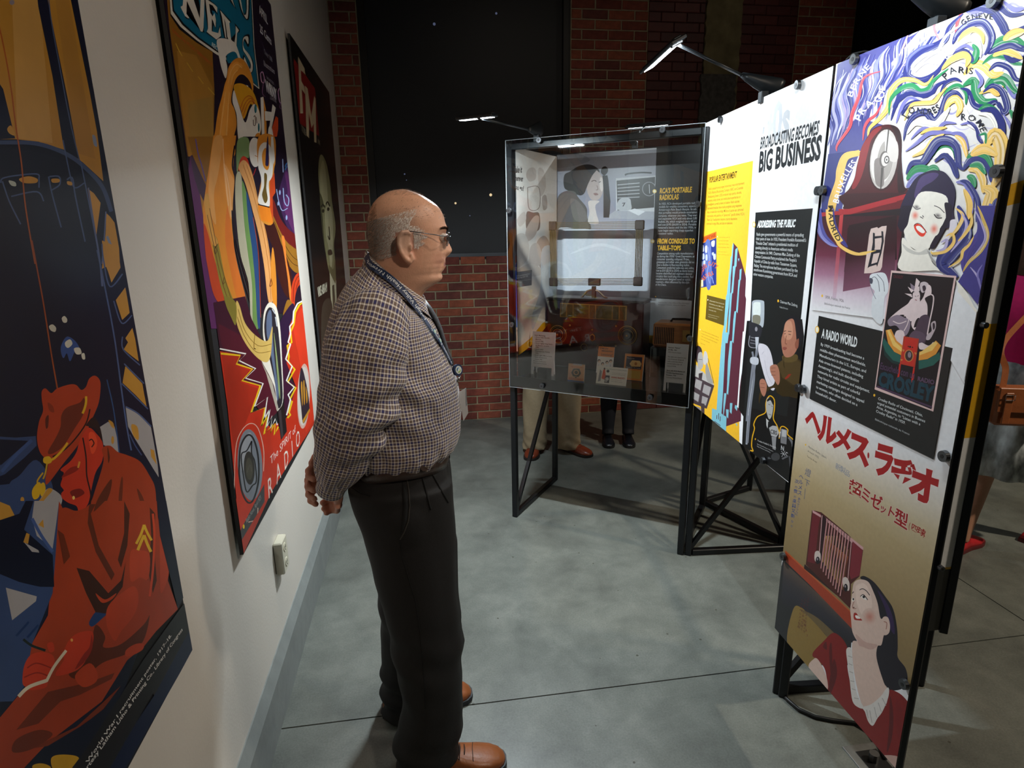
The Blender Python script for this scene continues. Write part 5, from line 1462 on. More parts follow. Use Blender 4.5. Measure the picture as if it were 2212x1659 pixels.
a2 = poster_art(1.598, 2.776, .707, 2.435).run('''
C 340 0 .1989
P #221527 60,-600 1000,-600 1240,40 1500,2600 60,2600
P #8c5f1e 80,-300 600,-200 600,600 620,1000 610,1500 560,1700 330,1700 200,800 130,300
P #a5742c 215,550 420,600 600,950 610,1500 560,1700 340,1700 260,1100
P #9a7434 330,1100 600,1050 610,1660 360,1660
L #c9a33a 9 200,470 230,540 270,610
L #c9a33a 9 320,680 385,780
L #c9a33a 9 440,830 500,910
L #c9a33a 9 550,950 620,1030
P #0c0b10 118,-200 1010,-300 1050,500 1112,975 1040,925 1000,820 820,700 640,590 420,460 240,320 140,170
P #d8d2c6 124,-200 1014,-300 1054,500 1108,968 1045,920 960,800 820,690 640,590 430,440 250,290 145,150
P #0c0b10 140,-200 1006,-300 1048,500 1098,950 1040,900 960,780 820,670 640,560 440,420 270,270 165,120
P #0f6583 150,-200 1000,-300 1040,500 1090,938 1030,880 960,760 820,650 640,540 450,405 285,255 180,110
P #0c0b10 245,40 330,170 350,215 320,205 300,190 370,-100 470,300 500,310 510,350 480,350 350,60 330,-100 230,-300 420,-300 440,-40 510,320
P #ddd6ca 250,75 275,60 285,-100 235,-180 330,-200 460,200 480,-250 520,-250 500,300 490,345 470,340 320,10 315,150 345,190 335,200 300,175
P #0c0b10 505,-60 640,60 655,170 630,130 590,110 610,200 640,250 635,310 610,270 595,350 650,385 680,260 695,400 650,440 530,360 545,310 520,120
P #ddd6ca 520,-20 620,50 650,80 648,140 600,60 560,40 575,140 600,180 620,140 635,220 630,300 605,230 590,200 590,340 660,360 680,290 690,390 640,430 535,345 550,310 545,200
P #0c0b10 670,90 800,230 800,250 770,230 800,420 850,360 840,250 895,320 890,360 870,340 860,500 835,540 730,420 700,300
P #ddd6ca 680,110 790,240 780,250 800,430 835,470 850,370 850,280 885,330 865,360 855,560 820,560 760,400 740,250 725,200 750,420 735,400 700,180
S #0c0b10 1000,380 990,510 960,470 940,440 935,510 970,570 1020,620 1045,700 1030,790 980,790 930,690 935,590 960,640 1000,730 1000,640 960,600 925,540 920,450 940,390
S #ddd6ca 985,400 985,480 950,420 930,470 945,530 1000,600 1035,700 1025,780 985,775 945,690 945,620 975,690 1005,750 1012,690 960,590 930,540 928,440 945,400
P #0c0b10 780,-100 860,110 790,20
P #ddd6ca 780,-120 840,80 790,-20
S #0c0b10 860,-100 900,100 950,200 990,210 1000,100 1000,-150 960,-100 960,120 930,130 900,-40
S #ddd6ca 870,-100 910,90 955,190 980,195 988,80 985,-150 970,-100 968,130 935,150 905,0
X #e6e2da .01 588,500 648,548 592,455 |REC
X #b8341e .006 165,345 600,725 160,300 |Edited by HUGO GERNSBACK
X #c9c4cc .02 1108,145 1200,268 1100,45 |APRIL
X #c9c4cc .02 1115,345 1240,492 1108,255 |25 Cents
X #8d8896 .0 1160,580 1250,680 1152,520 |Over 200
X #a8a2b0 .01 1155,710 1275,805 1150,650 |Illustrations
X #a89fae .0 1188,855 1270,930 1182,820 |BROADCAST
X #dcd8de .05 1180,985 1300,1085 1172,865 |WRNY
X #a89fae .0 1225,1075 1292,1120 1222,1040 |STATION
L #c48fb8 9 1120,800 1140,780 1160,840 1155,900 1130,880 1120,800
L #c48fb8 9 1310,1000 1325,960 1360,1010 1360,1100 1330,1110 1310,1000
L #8a5a86 7 1150,910 1140,1010 1170,1050
L #8a5a86 7 1345,1110 1330,1170 1385,1195
S #e4dcd2 645,440 700,415 790,435 850,480 900,620 960,800 990,970 975,960 930,800 880,640 850,570 800,565 740,620 760,740 740,850 690,720 660,560
P #0f6583 745,635 800,575 850,575 852,620 800,680 770,690
S #d98a2c 750,860 770,740 830,650 900,630 960,680 1010,780 1040,900 1035,1000 1010,900 960,830 900,810 850,860 820,960 800,1100 840,1200 860,1350 830,1500 830,1700 590,1700 630,1400 660,1200 700,1050 730,920
S #e89a3c 760,860 790,740 860,670 930,720 890,740 830,820 800,960 770,1200 760,1500 700,1700 650,1700 690,1300 720,1050
L #f0b468 8 770,900 800,770 860,700 920,740
L #f0b468 8 800,920 820,820 870,760
L #f0b468 8 740,1000 700,1300 660,1650
L #f0b468 8 780,1000 760,1300 740,1600
S #1c0f1c 845,905 880,830 930,810 985,860 1000,900 985,930 920,905
S #d8991e 830,930 900,905 980,940 1040,1000 1080,1100 1115,1250 1125,1400 1100,1480 1060,1240 1010,1130 940,1290 900,1180 850,1040
L #b84a1e 9 900,1180 940,1080 1000,1040 1060,1100
L #b84a1e 9 915,1220 960,1110 1020,1070 1080,1180
L #b84a1e 9 930,1260 975,1140 1030,1100 1095,1230
S #e4dcd2 830,980 870,1100 950,1330 1000,1200 1050,1130 1100,1200 1125,1340 1110,1450 1050,1500 960,1490 890,1530 870,1440 860,1250 815,1100
E #2a6f80 1065 1180 14 48
E #2a6f80 1100 1385 10 48
L #5a4030 8 1045,1270 1060,1260 1065,1350 1045,1360 1040,1300
L #5a4030 7 1072,1270 1080,1340
S #6a8a5a 890,1530 960,1495 1010,1560 1000,1700 900,1700 870,1600
S #e4dcd2 1000,1530 1060,1520 1100,1600 1120,1700 990,1700
S #d98a2c 1060,1480 1110,1450 1130,1600 1100,1620
P #e4dcd2 1120,1060 1150,1050 1165,1400 1170,1700 1140,1700
P #d98a2c 1150,1050 1180,1200 1190,1700 1170,1700
P #e4dcd2 1165,1205 1250,1220 1240,1310 1170,1310
P #e4dcd2 1250,1130 1285,1170 1240,1390 1215,1380
P #c8461e 1285,1260 1310,1280 1312,1400 1270,1640 1240,1700 1240,1400
S #e4dcd2 1205,1400 1240,1390 1260,1500 1270,1700 1200,1700
C 380 300 .2412
P #5e2a60 130,150 300,200 380,1700 -100,1700
S #453048 135,150 200,180 250,300 270,450 240,560 190,430 150,280
P #a5742c 215,490 250,560 240,680
P #8c5f1e 105,-20 340,-20 290,300 270,420 215,300 150,150
L #5c4a90 10 175,0 200,140 230,240 265,380
P #1f1226 600,-20 1010,-20 1060,500 1110,900 1185,1480 1120,1560 700,1560 640,700
S #3c2048 985,240 1020,180 1060,400 1095,800 1090,880 1000,800 930,600 920,480 970,300
S #5a2a5a 975,320 1000,300 1050,420 1090,800 1060,850 960,600 1000,480
L #2f6090 9 975,280 1000,250 1045,350
L #2f6090 9 975,250 1005,215 1045,310
L #2f6090 8 1065,860 1095,800
L #8fa0c8 8 955,180 960,300
L #8fa0c8 7 900,450 920,560 950,640 1000,620
L #8fa0c8 9 960,440 970,560 1000,600 1010,540 985,500
E #8fa0c8 990 705 8 22
E #8fa0c8 930 480 8 22
E #8fa0c8 915 580 7 18
S #6a1a18 870,540 930,700 1000,800 1100,890 1115,1000 1060,980 950,900 870,740
S #94641e 870,690 930,820 1000,930 1120,1035 1140,1190 1060,1190 980,1080 910,940 865,780
L #4a2a10 5 880,740 960,920 1050,1060 1135,1100
L #4a2a10 5 872,780 950,960 1040,1110 1138,1150
S #3a140f 790,760 870,740 950,960 1020,1150 1050,1400 980,1400 900,1180 860,960 800,840
S #d87a30 945,880 965,870 980,950 990,1080 1020,1250 1040,1440 1020,1440 1000,1250 975,1080 955,960
S #c83c1c 1140,1195 1080,1210 1040,1300 1030,1450 1060,1550 1065,1430 1090,1330 1150,1260
L #6a1a10 5 1140,1215 1085,1240 1055,1330 1050,1460
L #6a1a10 5 1145,1235 1100,1270 1075,1350
S #94641e 1000,1440 1055,1500 1020,1600 970,1600 960,1560
P #d8882c 334,-30 540,-30 520,120 510,300 530,360 510,600 500,740 540,1200 640,1500 660,1640 520,1500 440,1530 340,1380 290,1100 250,860 240,620 270,420 300,220
S #c4461e 248,760 290,860 350,1100 440,1330 520,1500 440,1530 340,1400 285,1160 262,1000
S #e0a058 300,300 340,0 420,0 380,300 340,500 360,760 320,700 290,560
S #d8742a 460,600 490,760 540,1080 620,1400 660,1600 640,1640 560,1480 500,1240 440,900
S #e6a058 425,220 500,330 525,400 510,600 495,720 470,640 440,440
L #f0c090 6 440,260 480,480 495,700
L #f0c090 6 420,0 430,220 470,600
S #8c8030 320,880 370,900 440,1240 530,1500 525,1659 480,1560 400,1320 340,1020
S #d29a48 250,560 290,500 330,800 375,930 330,950 290,800
L #6a3a18 5 300,620 360,940 430,1230 510,1480
L #6a3a18 5 280,680 340,960 410,1270 500,1540
L #5a3a18 6 350,960 365,1000 350,1030 345,990 375,940
L #5a3a18 6 430,1240 420,1300 440,1280
L #1c1018 13 525,60 505,240 530,360 515,600 530,860 590,1120 670,1400
L #1c1018 10 500,640 520,900 600,1250 670,1480
S #b4b096 540,320 580,310 600,500 620,760 650,1000 690,1400 700,1659 670,1659 650,1300 580,1050 545,780 530,500
S #6a8f4e 590,380 640,520 660,720 690,960 720,1250 750,1659 690,1659 680,1300 640,1000 610,740
S #27497a 630,470 690,700 730,1000 745,1300 755,1659 730,1659 710,1300 680,980 650,760
L #b8401e 5 690,700 735,1000 750,1300 758,1600
S #7a9460 560,0 650,0 655,160 620,170 570,240 545,300 540,120
S #c8381c 555,290 570,200 600,155 640,180 660,260 630,210 590,220
S #e0a060 560,260 600,190 650,230 690,340 740,560 790,760 830,960 860,1200 880,1400 840,1480 815,1380 790,1150 740,860 680,620 620,400
L #b8702c 5 600,230 680,460 770,800 830,1150 850,1440
L #b8702c 5 630,230 710,460 795,800 850,1150 870,1400
S #d8882c 865,970 885,1080 900,1300 900,1540 870,1480 850,1300 850,1100
L #6a2a10 6 850,1250 860,1300 840,1320 850,1260
L #c0262a 6 690,330 715,265
S #e4dcd2 655,60 690,-10 740,20 730,140 740,230 700,250 665,190
L #c07030 6 705,150 735,160
S #d98a2c 740,-20 880,-20 890,200 880,260 870,380 885,480 860,520 865,760 760,730 730,580 750,440 765,340 730,200
S #e4dcd2 745,80 800,30 850,80 870,180 860,340 830,400 838,600 735,570 760,430 760,340 735,240
P #e4dcd2 850,-20 870,-20 885,180 875,230 850,120
S #d98a2c 770,140 800,80 830,140 835,240 815,280 780,240
S #2a2450 815,0 825,0 830,220 805,240 800,200
P #e8801e 735,590 840,615 868,760 765,730
P #c8461e 840,380 880,300 890,480 865,520 870,755 840,610
S #6a5320 790,310 815,330 808,440 820,540 795,575 770,500 788,420
P #1c1018 735,582 838,608 838,618 735,592
C 440 640 .3436
P #3a1026 60,40 260,0 300,140 380,300 440,500 480,700 400,760 100,330
P #511327 90,170 260,260 370,410 430,600 460,730 400,790 330,690 110,300
P #3a1230 460,200 560,180 560,260 530,330 540,520 580,560 545,700 510,750 490,400
S #241236 470,190 540,60 570,60 565,180 520,300 490,330
S #e2dccf 375,270 375,120 400,50 430,40 460,80 480,200 492,400 500,640 470,720 460,700 440,560 360,400 390,410 420,330
S #22242e 385,260 385,130 405,75 430,75 450,110 470,230 485,420 495,650 465,700 450,560
S #5a6a86 395,240 395,140 410,90 425,100 430,200 445,400 470,600 460,650 440,480 410,300
S #8a9c66 440,230 455,330 475,520 480,640 470,600 455,420
P #b0a898 360,410 430,540 470,710 460,725 430,620 390,480
L #c8ccd4 6 430,80 448,110
L #c8ccd4 6 450,130 460,190
S #d0b060 205,30 225,60 260,170 330,250 400,280 430,190 430,260 420,370 395,415 340,390 270,310 215,200 200,110
L #8a6a28 4 215,80 260,220 340,310 425,300
L #8a6a28 4 210,130 255,250 330,350 420,345
L #8a6a28 5 320,240 315,320 325,330 312,330
S #82782e 130,0 200,40 200,180 170,130 140,60
P #c9301a 100,345 235,370 205,425 310,455 235,530 355,565 295,735 380,700 360,820 400,770 375,870 440,800 470,800 470,840 520,940 400,1160 240,1640 150,700
P #c43018 640,40 645,200 695,800 560,1010 400,1270 330,1400 240,1640 220,1500 200,1300 250,900 330,760 460,850 520,760 580,570 520,420 540,180 590,70
P #d6381e 560,200 600,90 640,50 660,300 690,780 640,860 620,500
P #b02c18 110,350 230,380 200,430 290,470 230,540 340,580 290,730 260,800 200,1000 180,900
K #e8c01c 12 106,360 228,372 205,425 305,458 240,530 355,562 298,730 385,700 362,815 405,745 378,868 440,800 418,860 448,800 443,872 468,820
K #e8e6de 9 100,330 265,362 222,405 325,455 262,515 372,548 318,695 400,635 380,770 415,710 392,830 430,750 420,830 450,770 462,810
K #e8c01c 11 642,25 600,55 575,100 565,180 545,225 552,290 525,310 535,380 530,410 572,460 528,540 578,575 540,650 555,660 535,730 545,745 525,765
K #e8e6de 9 640,20 590,45 565,95 560,165 540,190 545,235 530,290 545,300 515,395 555,440 520,530 568,572 530,620 545,650 525,730 520,748
P #19161a 462,725 505,670 522,850 485,905
P #3a3438 470,725 485,710 500,880 488,895
L #e0b4a0 5 190,1240 200,960 235,850 290,800 340,830 375,960 375,1100
E #7c8088 290 1060 78 225 -.05
S #9a9ca0 225,980 270,870 300,870 290,1000 240,1100
L #1f2024 11 222,1060 230,950 265,880 300,880 330,950 345,1060 340,1180 310,1280 275,1295 240,1230 222,1120 222,1060
L #1f2024 8 300,910 270,970 235,1000 250,1140 270,1230 305,1190 330,1160 320,1040 300,990 300,910
E #33302c 285 1080 34 105 -.05
E #4a463a 285 1085 22 70 -.05
L #5a564c 7 270,1110 290,1060 300,1100
E #cfa89a 627 628 40 205 .03
E #cfc6bc 627 628 35 185 .03
S #2a2430 605,480 620,455 650,580 665,700 660,730 625,800 612,700 600,580
S #c58a2a 610,560 618,540 622,640 618,690
S #c58a2a 625,550 632,535 636,650 630,680
S #c58a2a 640,570 648,600 652,650 645,670
P #c58a2a 620,780 665,705 668,720 625,800
P #3c3c3e 205,1520 380,1180 382,1290 240,1530
X #9a9a96 0 268,1430 362,1270 262,1402 |Radio News, April 1929.
E #e8c01c 250 1448 6 14
L #e0b4a0 5 340,1330 330,1400 280,1420
P #b02c18 240,1640 232,1545 240,1530 382,1290 420,1240
X #e8d2c8 0 418,1062 578,850 416,1010 |The SPIRIT of
X #e8dcd0 0 405,1280 605,925 398,1160 |R  A  D  I  O
''')
a2.build(P2, PRG)

a3 = poster_art(3.133, 4.37, .707, 2.432).run('''
C 620 60 .3977
P #0f0d0b 10,0 400,400 500,3000 100,3000
P #8f1716 35,165 152,330 175,590 70,520
P #d8c4a0 60,155 95,225 100,255 75,230 78,290 95,320 98,360 80,335 88,465 72,465
P #d8c4a0 98,315 112,330 132,480 148,370 155,385 160,625 148,620 145,520 133,545 118,460 120,600 106,585
P #d8c4a0 60,155 96,222 97,245 60,190
X #b8ac90 0 80,560 104,590 78,525 |OCTOBER
X #b8ac90 0 166,628 180,640 165,600 |1941
S #8d8a62 170,800 175,710 190,690 215,740 235,850 245,950 262,1060 262,1120 255,1180 262,1300 245,1350 225,1310 205,1180 190,1000 178,900
S #b5b087 178,800 195,720 212,800 222,940 215,960 200,960 185,930
S #b8b38c 205,1000 225,960 245,1000 250,1120 245,1280 235,1290 225,1190 212,1130
S #5c5a3c 178,900 200,960 188,1000 200,1140 215,1250 205,1200 190,1080
L #2a2618 6 185,975 195,960 205,975
L #2a2618 6 212,960 220,945 232,970
E #3a3420 196 995 7 10
E #3a3420 224 985 7 10
L #3a3420 5 222,1130 232,1150 228,1080
S #4a3a28 222,1210 240,1205 246,1230 225,1235
S #6e6a48 225,1290 250,1310 262,1260 275,1380 260,1400 240,1380
P #c4c0a0 232,1330 262,1390 278,1300 276,1480 250,1620 236,1450
P #4c4a38 245,1400 256,1395 262,1480 250,1540
S #35332a 190,1520 240,1480 250,1659 220,1800 190,1800
P #1b1a16 262,1240 330,1400 420,1800 280,1800
X #c9c6b0 .03 168,1462 218,1430 166,1410 |VIKE ABRAM
''')
a3.build(P3, PRG)
# ---- white panel: broadcasting becomes big business --------------------------------
OMa = OM - NM * .0006
am = Art(OMa, -DM, -NM, (-.9625, -.0295, .773, 1.981)).run('''
P #eef0f2 1400,100 1900,100 1900,1200 1400,1200
X #c6cad0 .035 1555,336 1704,294 1558,270 |1930s–40s
X #2a2d30 .03 1641,322 1767,290 1644,297 |BROADCASTING BECOMES
X #26292c .04 1638,371 1772,343 1641,329 |BIG BUSINESS
P #f0b92e 1527,371 1627,347 1613,560 1606,640 1597,760 1597,985 1490,890 1508,640 1520,480
X #3a2c08 .035 1532,395 1591,383 1533,383 |POPULAR ENTERTAINMENT
B #6b5418 .005 1530.5,411 1608,398 1531,405.5 1526,485.5 |Radio's popularity encouraged networked mass entertainment.|RCA's National Broadcasting Company (NBC) and Columbia|Broadcasting System (CBS) produced soap operas, sitcoms,|westerns, variety shows, and serials about superheroes or|crimefighters, as well as news on location. Radio stations|nationwide broadcast these studio programs using telephone|lines or mailed disc recordings. Millions of captive ears attracted|corporations, who paid for, or "sponsored," specific shows. RCA's|"Radio City" headquarters became a tourist destination,|promoted in songs, films, and later on television.
C 1500 490 .1748
P #d9641f 80,135 272,58 272,132 80,208
X #8a3414 .03 88,188 262,118 88,148 |GOOD NIGHT ANGEL
P #26357e 80,212 272,136 272,716 82,754
S #5a6aa8 130,230 200,200 210,700 150,740
L #8a98c8 8 170,250 185,420 160,560 190,700
L #6a78b4 8 200,240 190,420 215,560 230,700
L #8a98c8 6 140,640 180,600 220,640 240,700
S #cfd4e4 90,240 112,225 118,300 95,305
S #cfd4e4 132,245 158,235 156,315 135,312
S #cfd4e4 210,185 250,170 245,240 215,240
S #b8c0dc 92,340 120,330 124,395 96,400
S #b8c0dc 138,350 160,345 160,410 140,410
S #b8c0dc 232,345 262,335 262,400 238,400
S #b8c0dc 82,430 100,425 100,480 84,485
S #b8c0dc 218,320 240,315 236,350 220,350
S #b8c0dc 110,420 134,418 132,470 112,470
A #d9641f 50 .03 85,610 130,520 200,475 268,520 |RADIO CITY
A #d9641f 44 .03 120,665 160,620 200,605 240,590 |REVELS
P #d8cfa8 82,655 108,652 110,738 84,744
B #6b5418 0 304,134 442,134 304,122 296,258 |Cover of sheet music for|the song "Good Night|Angel" from the movie|Radio City Revels, 1938.
B #6b5418 0 294,310 398,316 294,302 290,342 |Marvin and Jerry Sterrin|Collection, 2023 History Center
E #f4e8c8 284 122 5 9
P #5e4d1c 156,842 392,902 366,1222 136,1140
B #d2c8a4 0 186,918 368,962 186,904 178,1030 |30 Rockefeller Plaza, formerly the|RCA Building, where NBC is still|located, from the RCA booklet|On the Air, 1934.
B #c0b68e 0 174,1086 308,1120 174,1076 170,1112 |David Sarnoff Library Collection,|Hagley Museum and Library
E #f4e8c8 167 902 5 9
B #4a3a10 0 90,1288 300,1372 90,1276 78,1388 |Orson Welles became a celebrity after his|broadcast of War of the Worlds on CBS in|1938 convinced thousands that a Martian|invasion was underway.
X #4a3a10 0 76,1442 132,1464 76,1430 |Public Domain
E #f4e8c8 71 1270 5 9
P #5a2a38 478,195 535,260 632,600 638,640 628,850 640,890 585,1700 575,2400 300,2500 350,1700 400,1300 430,800
P #7dbccb 478,195 485,225 470,420 450,620 440,840 395,1240 385,1310 415,1320 385,1660 355,1900 340,2050 322,2050 322,1659 345,1320 365,1220 390,860 402,830 430,540 438,515 448,375 460,360 468,240
P #7dbccb 505,280 530,258 535,265 520,490 510,495 492,640 478,825 470,815 465,830 430,1330 408,1310 440,860 445,820 455,810 470,640 475,490 492,480
P #5a2a38 482,300 492,310 486,415 474,410
P #7dbccb 560,530 585,515 575,655 568,660 555,770 535,1068 515,1040 530,860 545,655 555,650
P #7dbccb 495,1045 518,1040 508,1160 482,1440 465,1410 480,1160
P #7dbccb 440,1412 466,1410 455,1560 440,1659 418,1900 405,1900 415,1659
P #7dbccb 538,395 556,390 550,432
C 1490 720 .1929
P #7dbccb 370,-10 440,-10 425,100 385,500 355,900 370,905 345,1060 300,1060 250,985 250,840 300,860 320,560 350,160
P #5a2a38 400,110 430,110 405,420 385,680 365,900 360,900
P #7dbccb 450,90 475,90 470,200 430,690 412,670 435,300
P #7dbccb 385,670 412,672 400,780 380,920 375,920 375,800
P #7dbccb 480,-10 500,-10 490,105 475,85
P #7dbccb 405,850 437,855 430,955 410,930
P #7dbccb 450,780 478,782 468,905 448,880
P #7dbccb 508,803 535,812 528,870 503,835
P #7dbccb 510,1005 532,1015 528,1045
P #7dbccb 250,840 300,858 360,910 405,930 412,940 405,1110 330,1060 245,985
K #5a2a38 7 305,915 302,960
K #5a2a38 7 325,895 322,965
K #5a2a38 7 343,930 340,985
K #5a2a38 7 275,985 345,1035
P #eef0f2 595,-20 622,-20 600,300 560,600 545,840 530,820 560,400
P #151414 640,-140 1300,-160 1180,1000 1150,1700 585,1250 600,930 548,850 600,250
C 0 0 1
P #1b1d1d 1632,459 1756,450 1745,540 1727,720 1722,760 1712,800 1700,900 1618,880 1608,980 1606,900 1620,700
P #eef0f2 1757,449 1790,447 1765,700 1752,780 1738,735 1733,690 1745,560
C 1490 720 .1929
S #3a2c30 75,150 100,140 130,170 140,230 120,300 90,330 70,300 62,220
S #a8a4a2 95,230 135,215 150,300 145,380 110,410 88,350
S #c4c0bc 165,205 190,215 205,290 195,340 160,350 150,290
L #2a2426 4 95,290 140,295
S #b4b0ac 10,400 70,350 110,410 160,440 230,540 270,570 240,620 60,560 10,560
S #9a9692 190,330 240,480 260,560 200,540 175,430
L #2a2426 5 68,350 10,390
L #2a2426 5 205,280 270,560
P #3a3034 100,450 145,440 130,560 100,600
P #47393e 58,480 275,585 190,845 -20,760
P #a09a9a 70,510 140,540 120,640 52,600
P #a09a9a 160,570 240,605 215,700 140,660
P #a09a9a 40,650 110,690 95,770 20,720
P #a09a9a 140,700 205,725 180,810 130,780
P #8a8488 -40,780 110,830 130,860 120,900 20,820
P #47393e 120,780 165,790 165,900 130,880
C 1470 540 .3135
S #a8b0b8 500,350 565,348 578,380 572,520 545,530 495,520 492,400
S #d4dcd8 508,362 545,360 552,378 548,450 502,450 500,390
S #7a7868 500,452 548,455 545,510 502,508
S #2a2a30 470,500 500,500 560,530 548,600 500,670 475,640
E #8a8890 522 545 9 16
K #8a8a92 3 484,600 540,612
K #8a8a92 3 482,620 538,632
K #8a8a92 3 480,640 534,650
L #8a8a92 5 478,590 470,640 480,668 520,672 540,640
P #b8bcc4 515,600 540,600 535,680 520,690
L #9a9ea8 13 525,690 500,900 470,1140 455,1340
L #d8dce2 4 522,700 498,900 466,1140
L #767a84 13 495,700 500,760 478,960 455,1180
L #767a84 16 545,640 510,780 505,900 480,1100 460,1330
S #b8bcc4 486,740 535,745 532,790 484,780
S #d0ccd4 540,650 600,665 635,760 650,955 600,930 545,740
L #a8a4b0 3 560,720 575,700
L #a8a4b0 2 580,760 600,860 630,920
S #3a2c14 690,790 710,750 740,740 800,740 850,800 850,900 840,1020 690,990 640,950 560,1010 545,1060 540,1020 560,960 640,930 650,860 640,800
S #4a3a1e 700,760 760,740 810,760 850,830 850,980 740,900 660,860 650,810
P #32260e 690,840 660,980 700,1010 840,1010 845,930 760,930 700,880
S #5a4824 700,740 715,725 800,720 805,755 760,775 715,770
K #1a140a 3 712,735 712,800 720,810
P #8a2818 718,885 745,855 765,855 745,880 725,892
S #1c1a20 740,465 775,455 820,480 840,540 838,620 815,680 800,640 790,560 745,490
S #a8705a 745,480 780,480 795,560 800,620 810,640 800,690 770,730 730,740 710,720 700,680 695,620 710,560 720,510
S #c08a70 725,500 760,490 775,540 770,600 740,620 715,590
S #8a5240 790,640 815,610 812,670 795,680
L #2a1a18 4 712,562 728,556
L #2a1a18 4 742,560 765,562
L #3a221c 4 715,578 726,576
L #3a221c 4 745,580 762,584
S #8a4a40 706,670 720,668 735,676 720,690 705,682
L #7a4838 4 730,590 722,640 735,648
S #a8705a 620,800 660,790 680,830 685,900 670,930 640,880 620,840
L #6a3c2e 3 625,815 655,812
L #6a3c2e 3 622,840 655,838
L #6a3c2e 3 625,862 655,862
S #a8705a 550,895 575,890 595,930 590,980 575,1010 555,980 545,930
L #6a3c2e 3 552,920 580,922
L #6a3c2e 3 550,945 580,950
S #0e0e10 600,1030 640,1010 660,1100 650,1150 690,1240 700,1350 690,1500 560,1450 490,1380 495,1300 520,1170 590,1120
L #e0a818 7 480,1380 500,1385 490,1350 495,1290 510,1230 505,1200 530,1150 585,1120 588,1060 600,1020 620,1005 645,1030 648,1090 640,1160 665,1210 680,1260
L #e0a818 7 680,1300 685,1240 695,1218 715,1218 740,1240 738,1270 770,1300 795,1330
K #e0a818 7 480,1380 500,1385
S #a8a8a6 600,1020 630,1020 640,1070 630,1140 610,1165 592,1110 590,1060
L #1a1a1c 3 605,1062 618,1068
L #1a1a1c 3 626,1075 636,1080
L #3a3a3c 3 608,1130 625,1138
S #1a1a1c 598,1030 625,1012 645,1040 640,1070 620,1035 600,1045
P #b8b8b6 590,1160 610,1180 600,1230 592,1210
P #1a1a1c 604,1180 612,1185 608,1240 600,1230
P #a8a8a8 610,1225 635,1210 665,1215 680,1260 660,1290 625,1280
X #1a1a1c .02 618,1262 664,1275 620,1235 |CBS
P #8a8a8c 628,1285 660,1290 655,1380 635,1370
P #77777a 690,1230 735,1240 730,1340 690,1330
P #b0b0b2 700,1235 732,1245 728,1290 698,1285
X #b0b0b2 .03 690,1375 712,1385 692,1345 |N
X #b0b0b2 .03 722,1412 738,1422 724,1388 |C
X #d0d0d0 .03 676,1290 684,1294 684,1250 |CBS
K #b0b0b2 3 695,1385 720,1420
K #b0b0b2 3 720,1385 698,1425
K #b0b0b2 3 690,1402 726,1408
L #6a6a6e 14 745,1290 770,1330 780,1400
L #5a5a5e 12 700,1440 740,1420
L #4a4a4e 10 750,1420 770,1600
E #3a3a3c 655 1425 30 28
E #e0a818 516 1303 4 6
B #c0c0c0 0 532,1318 660,1368 532,1306 530,1318 |President Franklin D. Roosevelt,
B #b0b0b0 0 528,1340 640,1392 528,1332 526,1354 |David Sarnoff Library Collection,|Hagley Museum and Library
C 0 0 1
X #e4e8e8 .045 1636,491 1717,490 1638,477 |ADDRESSING THE PUBLIC
B #c9cdcd .006 1634,509 1736,511 1634.3,502.5 1627.3,594.5 |Radio gave governments a powerful means of spreading|their point of view. In 1933, President Franklin Roosevelt's|"Fireside Chats" initiated a presidential tradition of|speaking directly to Americans without media|interpretation. In 1949, Chairman Mao Zedong of the|Chinese Communist Party proclaimed the People's|Republic of China by radio from Tiananmen Square,|Beijing. The microphones had been purchased by the|overthrown Kuomintang government from RCA and|other western companies.
E #f0b92e 1628.6 485 3.4 6.6
E #f4ecd4 1628.6 485 2.2 4.8
E #f0b92e 1681 650 1.8 3
X #c9cdcd 0 1685,654 1723,663 1685,648 |Chairman Mao Zedong.
X #a9adad 0 1684,665 1702,669 1684,661 |Public Domain
''')
am.build(stand, PRM)

# ---- tall colourful panel, its lower gold fade also darkened for lamp falloff -----------------------------------------------------------
ORa = OR - NR * .0006
ar = Art(ORa, -DR, -NR, (-.0120 + .0, .5395, .249, 1.981))
def wave(col, w, pts, T='T'): return '%s %s %g %s' % (T, col, w, pts)
ar.run('''
P #e6e6e8 1600,-300 2600,-500 2300,2300 1600,1500
C 1740 0 .2894
P #4a4a8a 240,480 1000,60 560,560 470,900 640,950 470,1100 400,1150 300,1400 250,1700 120,1700 140,1500 200,900
P #dedad6 560,560 1000,60 1700,-300 1700,1000 1500,2300 900,1700 760,1400 700,950 620,860
P #2e3478 120,1500 170,1150 400,1120 260,1300 230,1520 210,1700 110,1700
''')
rngw = random.Random(11)
wv = []
ar.brush = True
# long undulating brush strands filling the upper left
for i in range(96):
    t = ((i * 37) % 96) / 96; sx, sy = 235 + 800 * t, 500 - 350 * t; ex, ey = 150 + 480 * t, 1080 - 200 * t + (40 if t < .3 else 0)
    c = rngw.choice(['#8488c0', '#b0aed0', '#d4d2e2', '#3a4088', '#5c62a6', '#b09cc4', '#dcdae8', '#4a4e98', '#32387e', '#7478b4'])
    f0 = rngw.uniform(0, .35); f1 = rngw.uniform(.6, 1.0); pts = []
    for j in range(8):
        s_ = f0 + (f1 - f0) * j / 7; a = 24 * math.sin(s_ * 8.5 + t * 6 + .6) + 9 * math.sin(s_ * 19 + t * 14)
        pts.append('%.0f,%.0f' % (sx + (ex - sx) * s_ + a, sy + (ey - sy) * s_ + a * .35))
    wv.append(wave(c, rngw.uniform(9, 24), ' '.join(pts)))
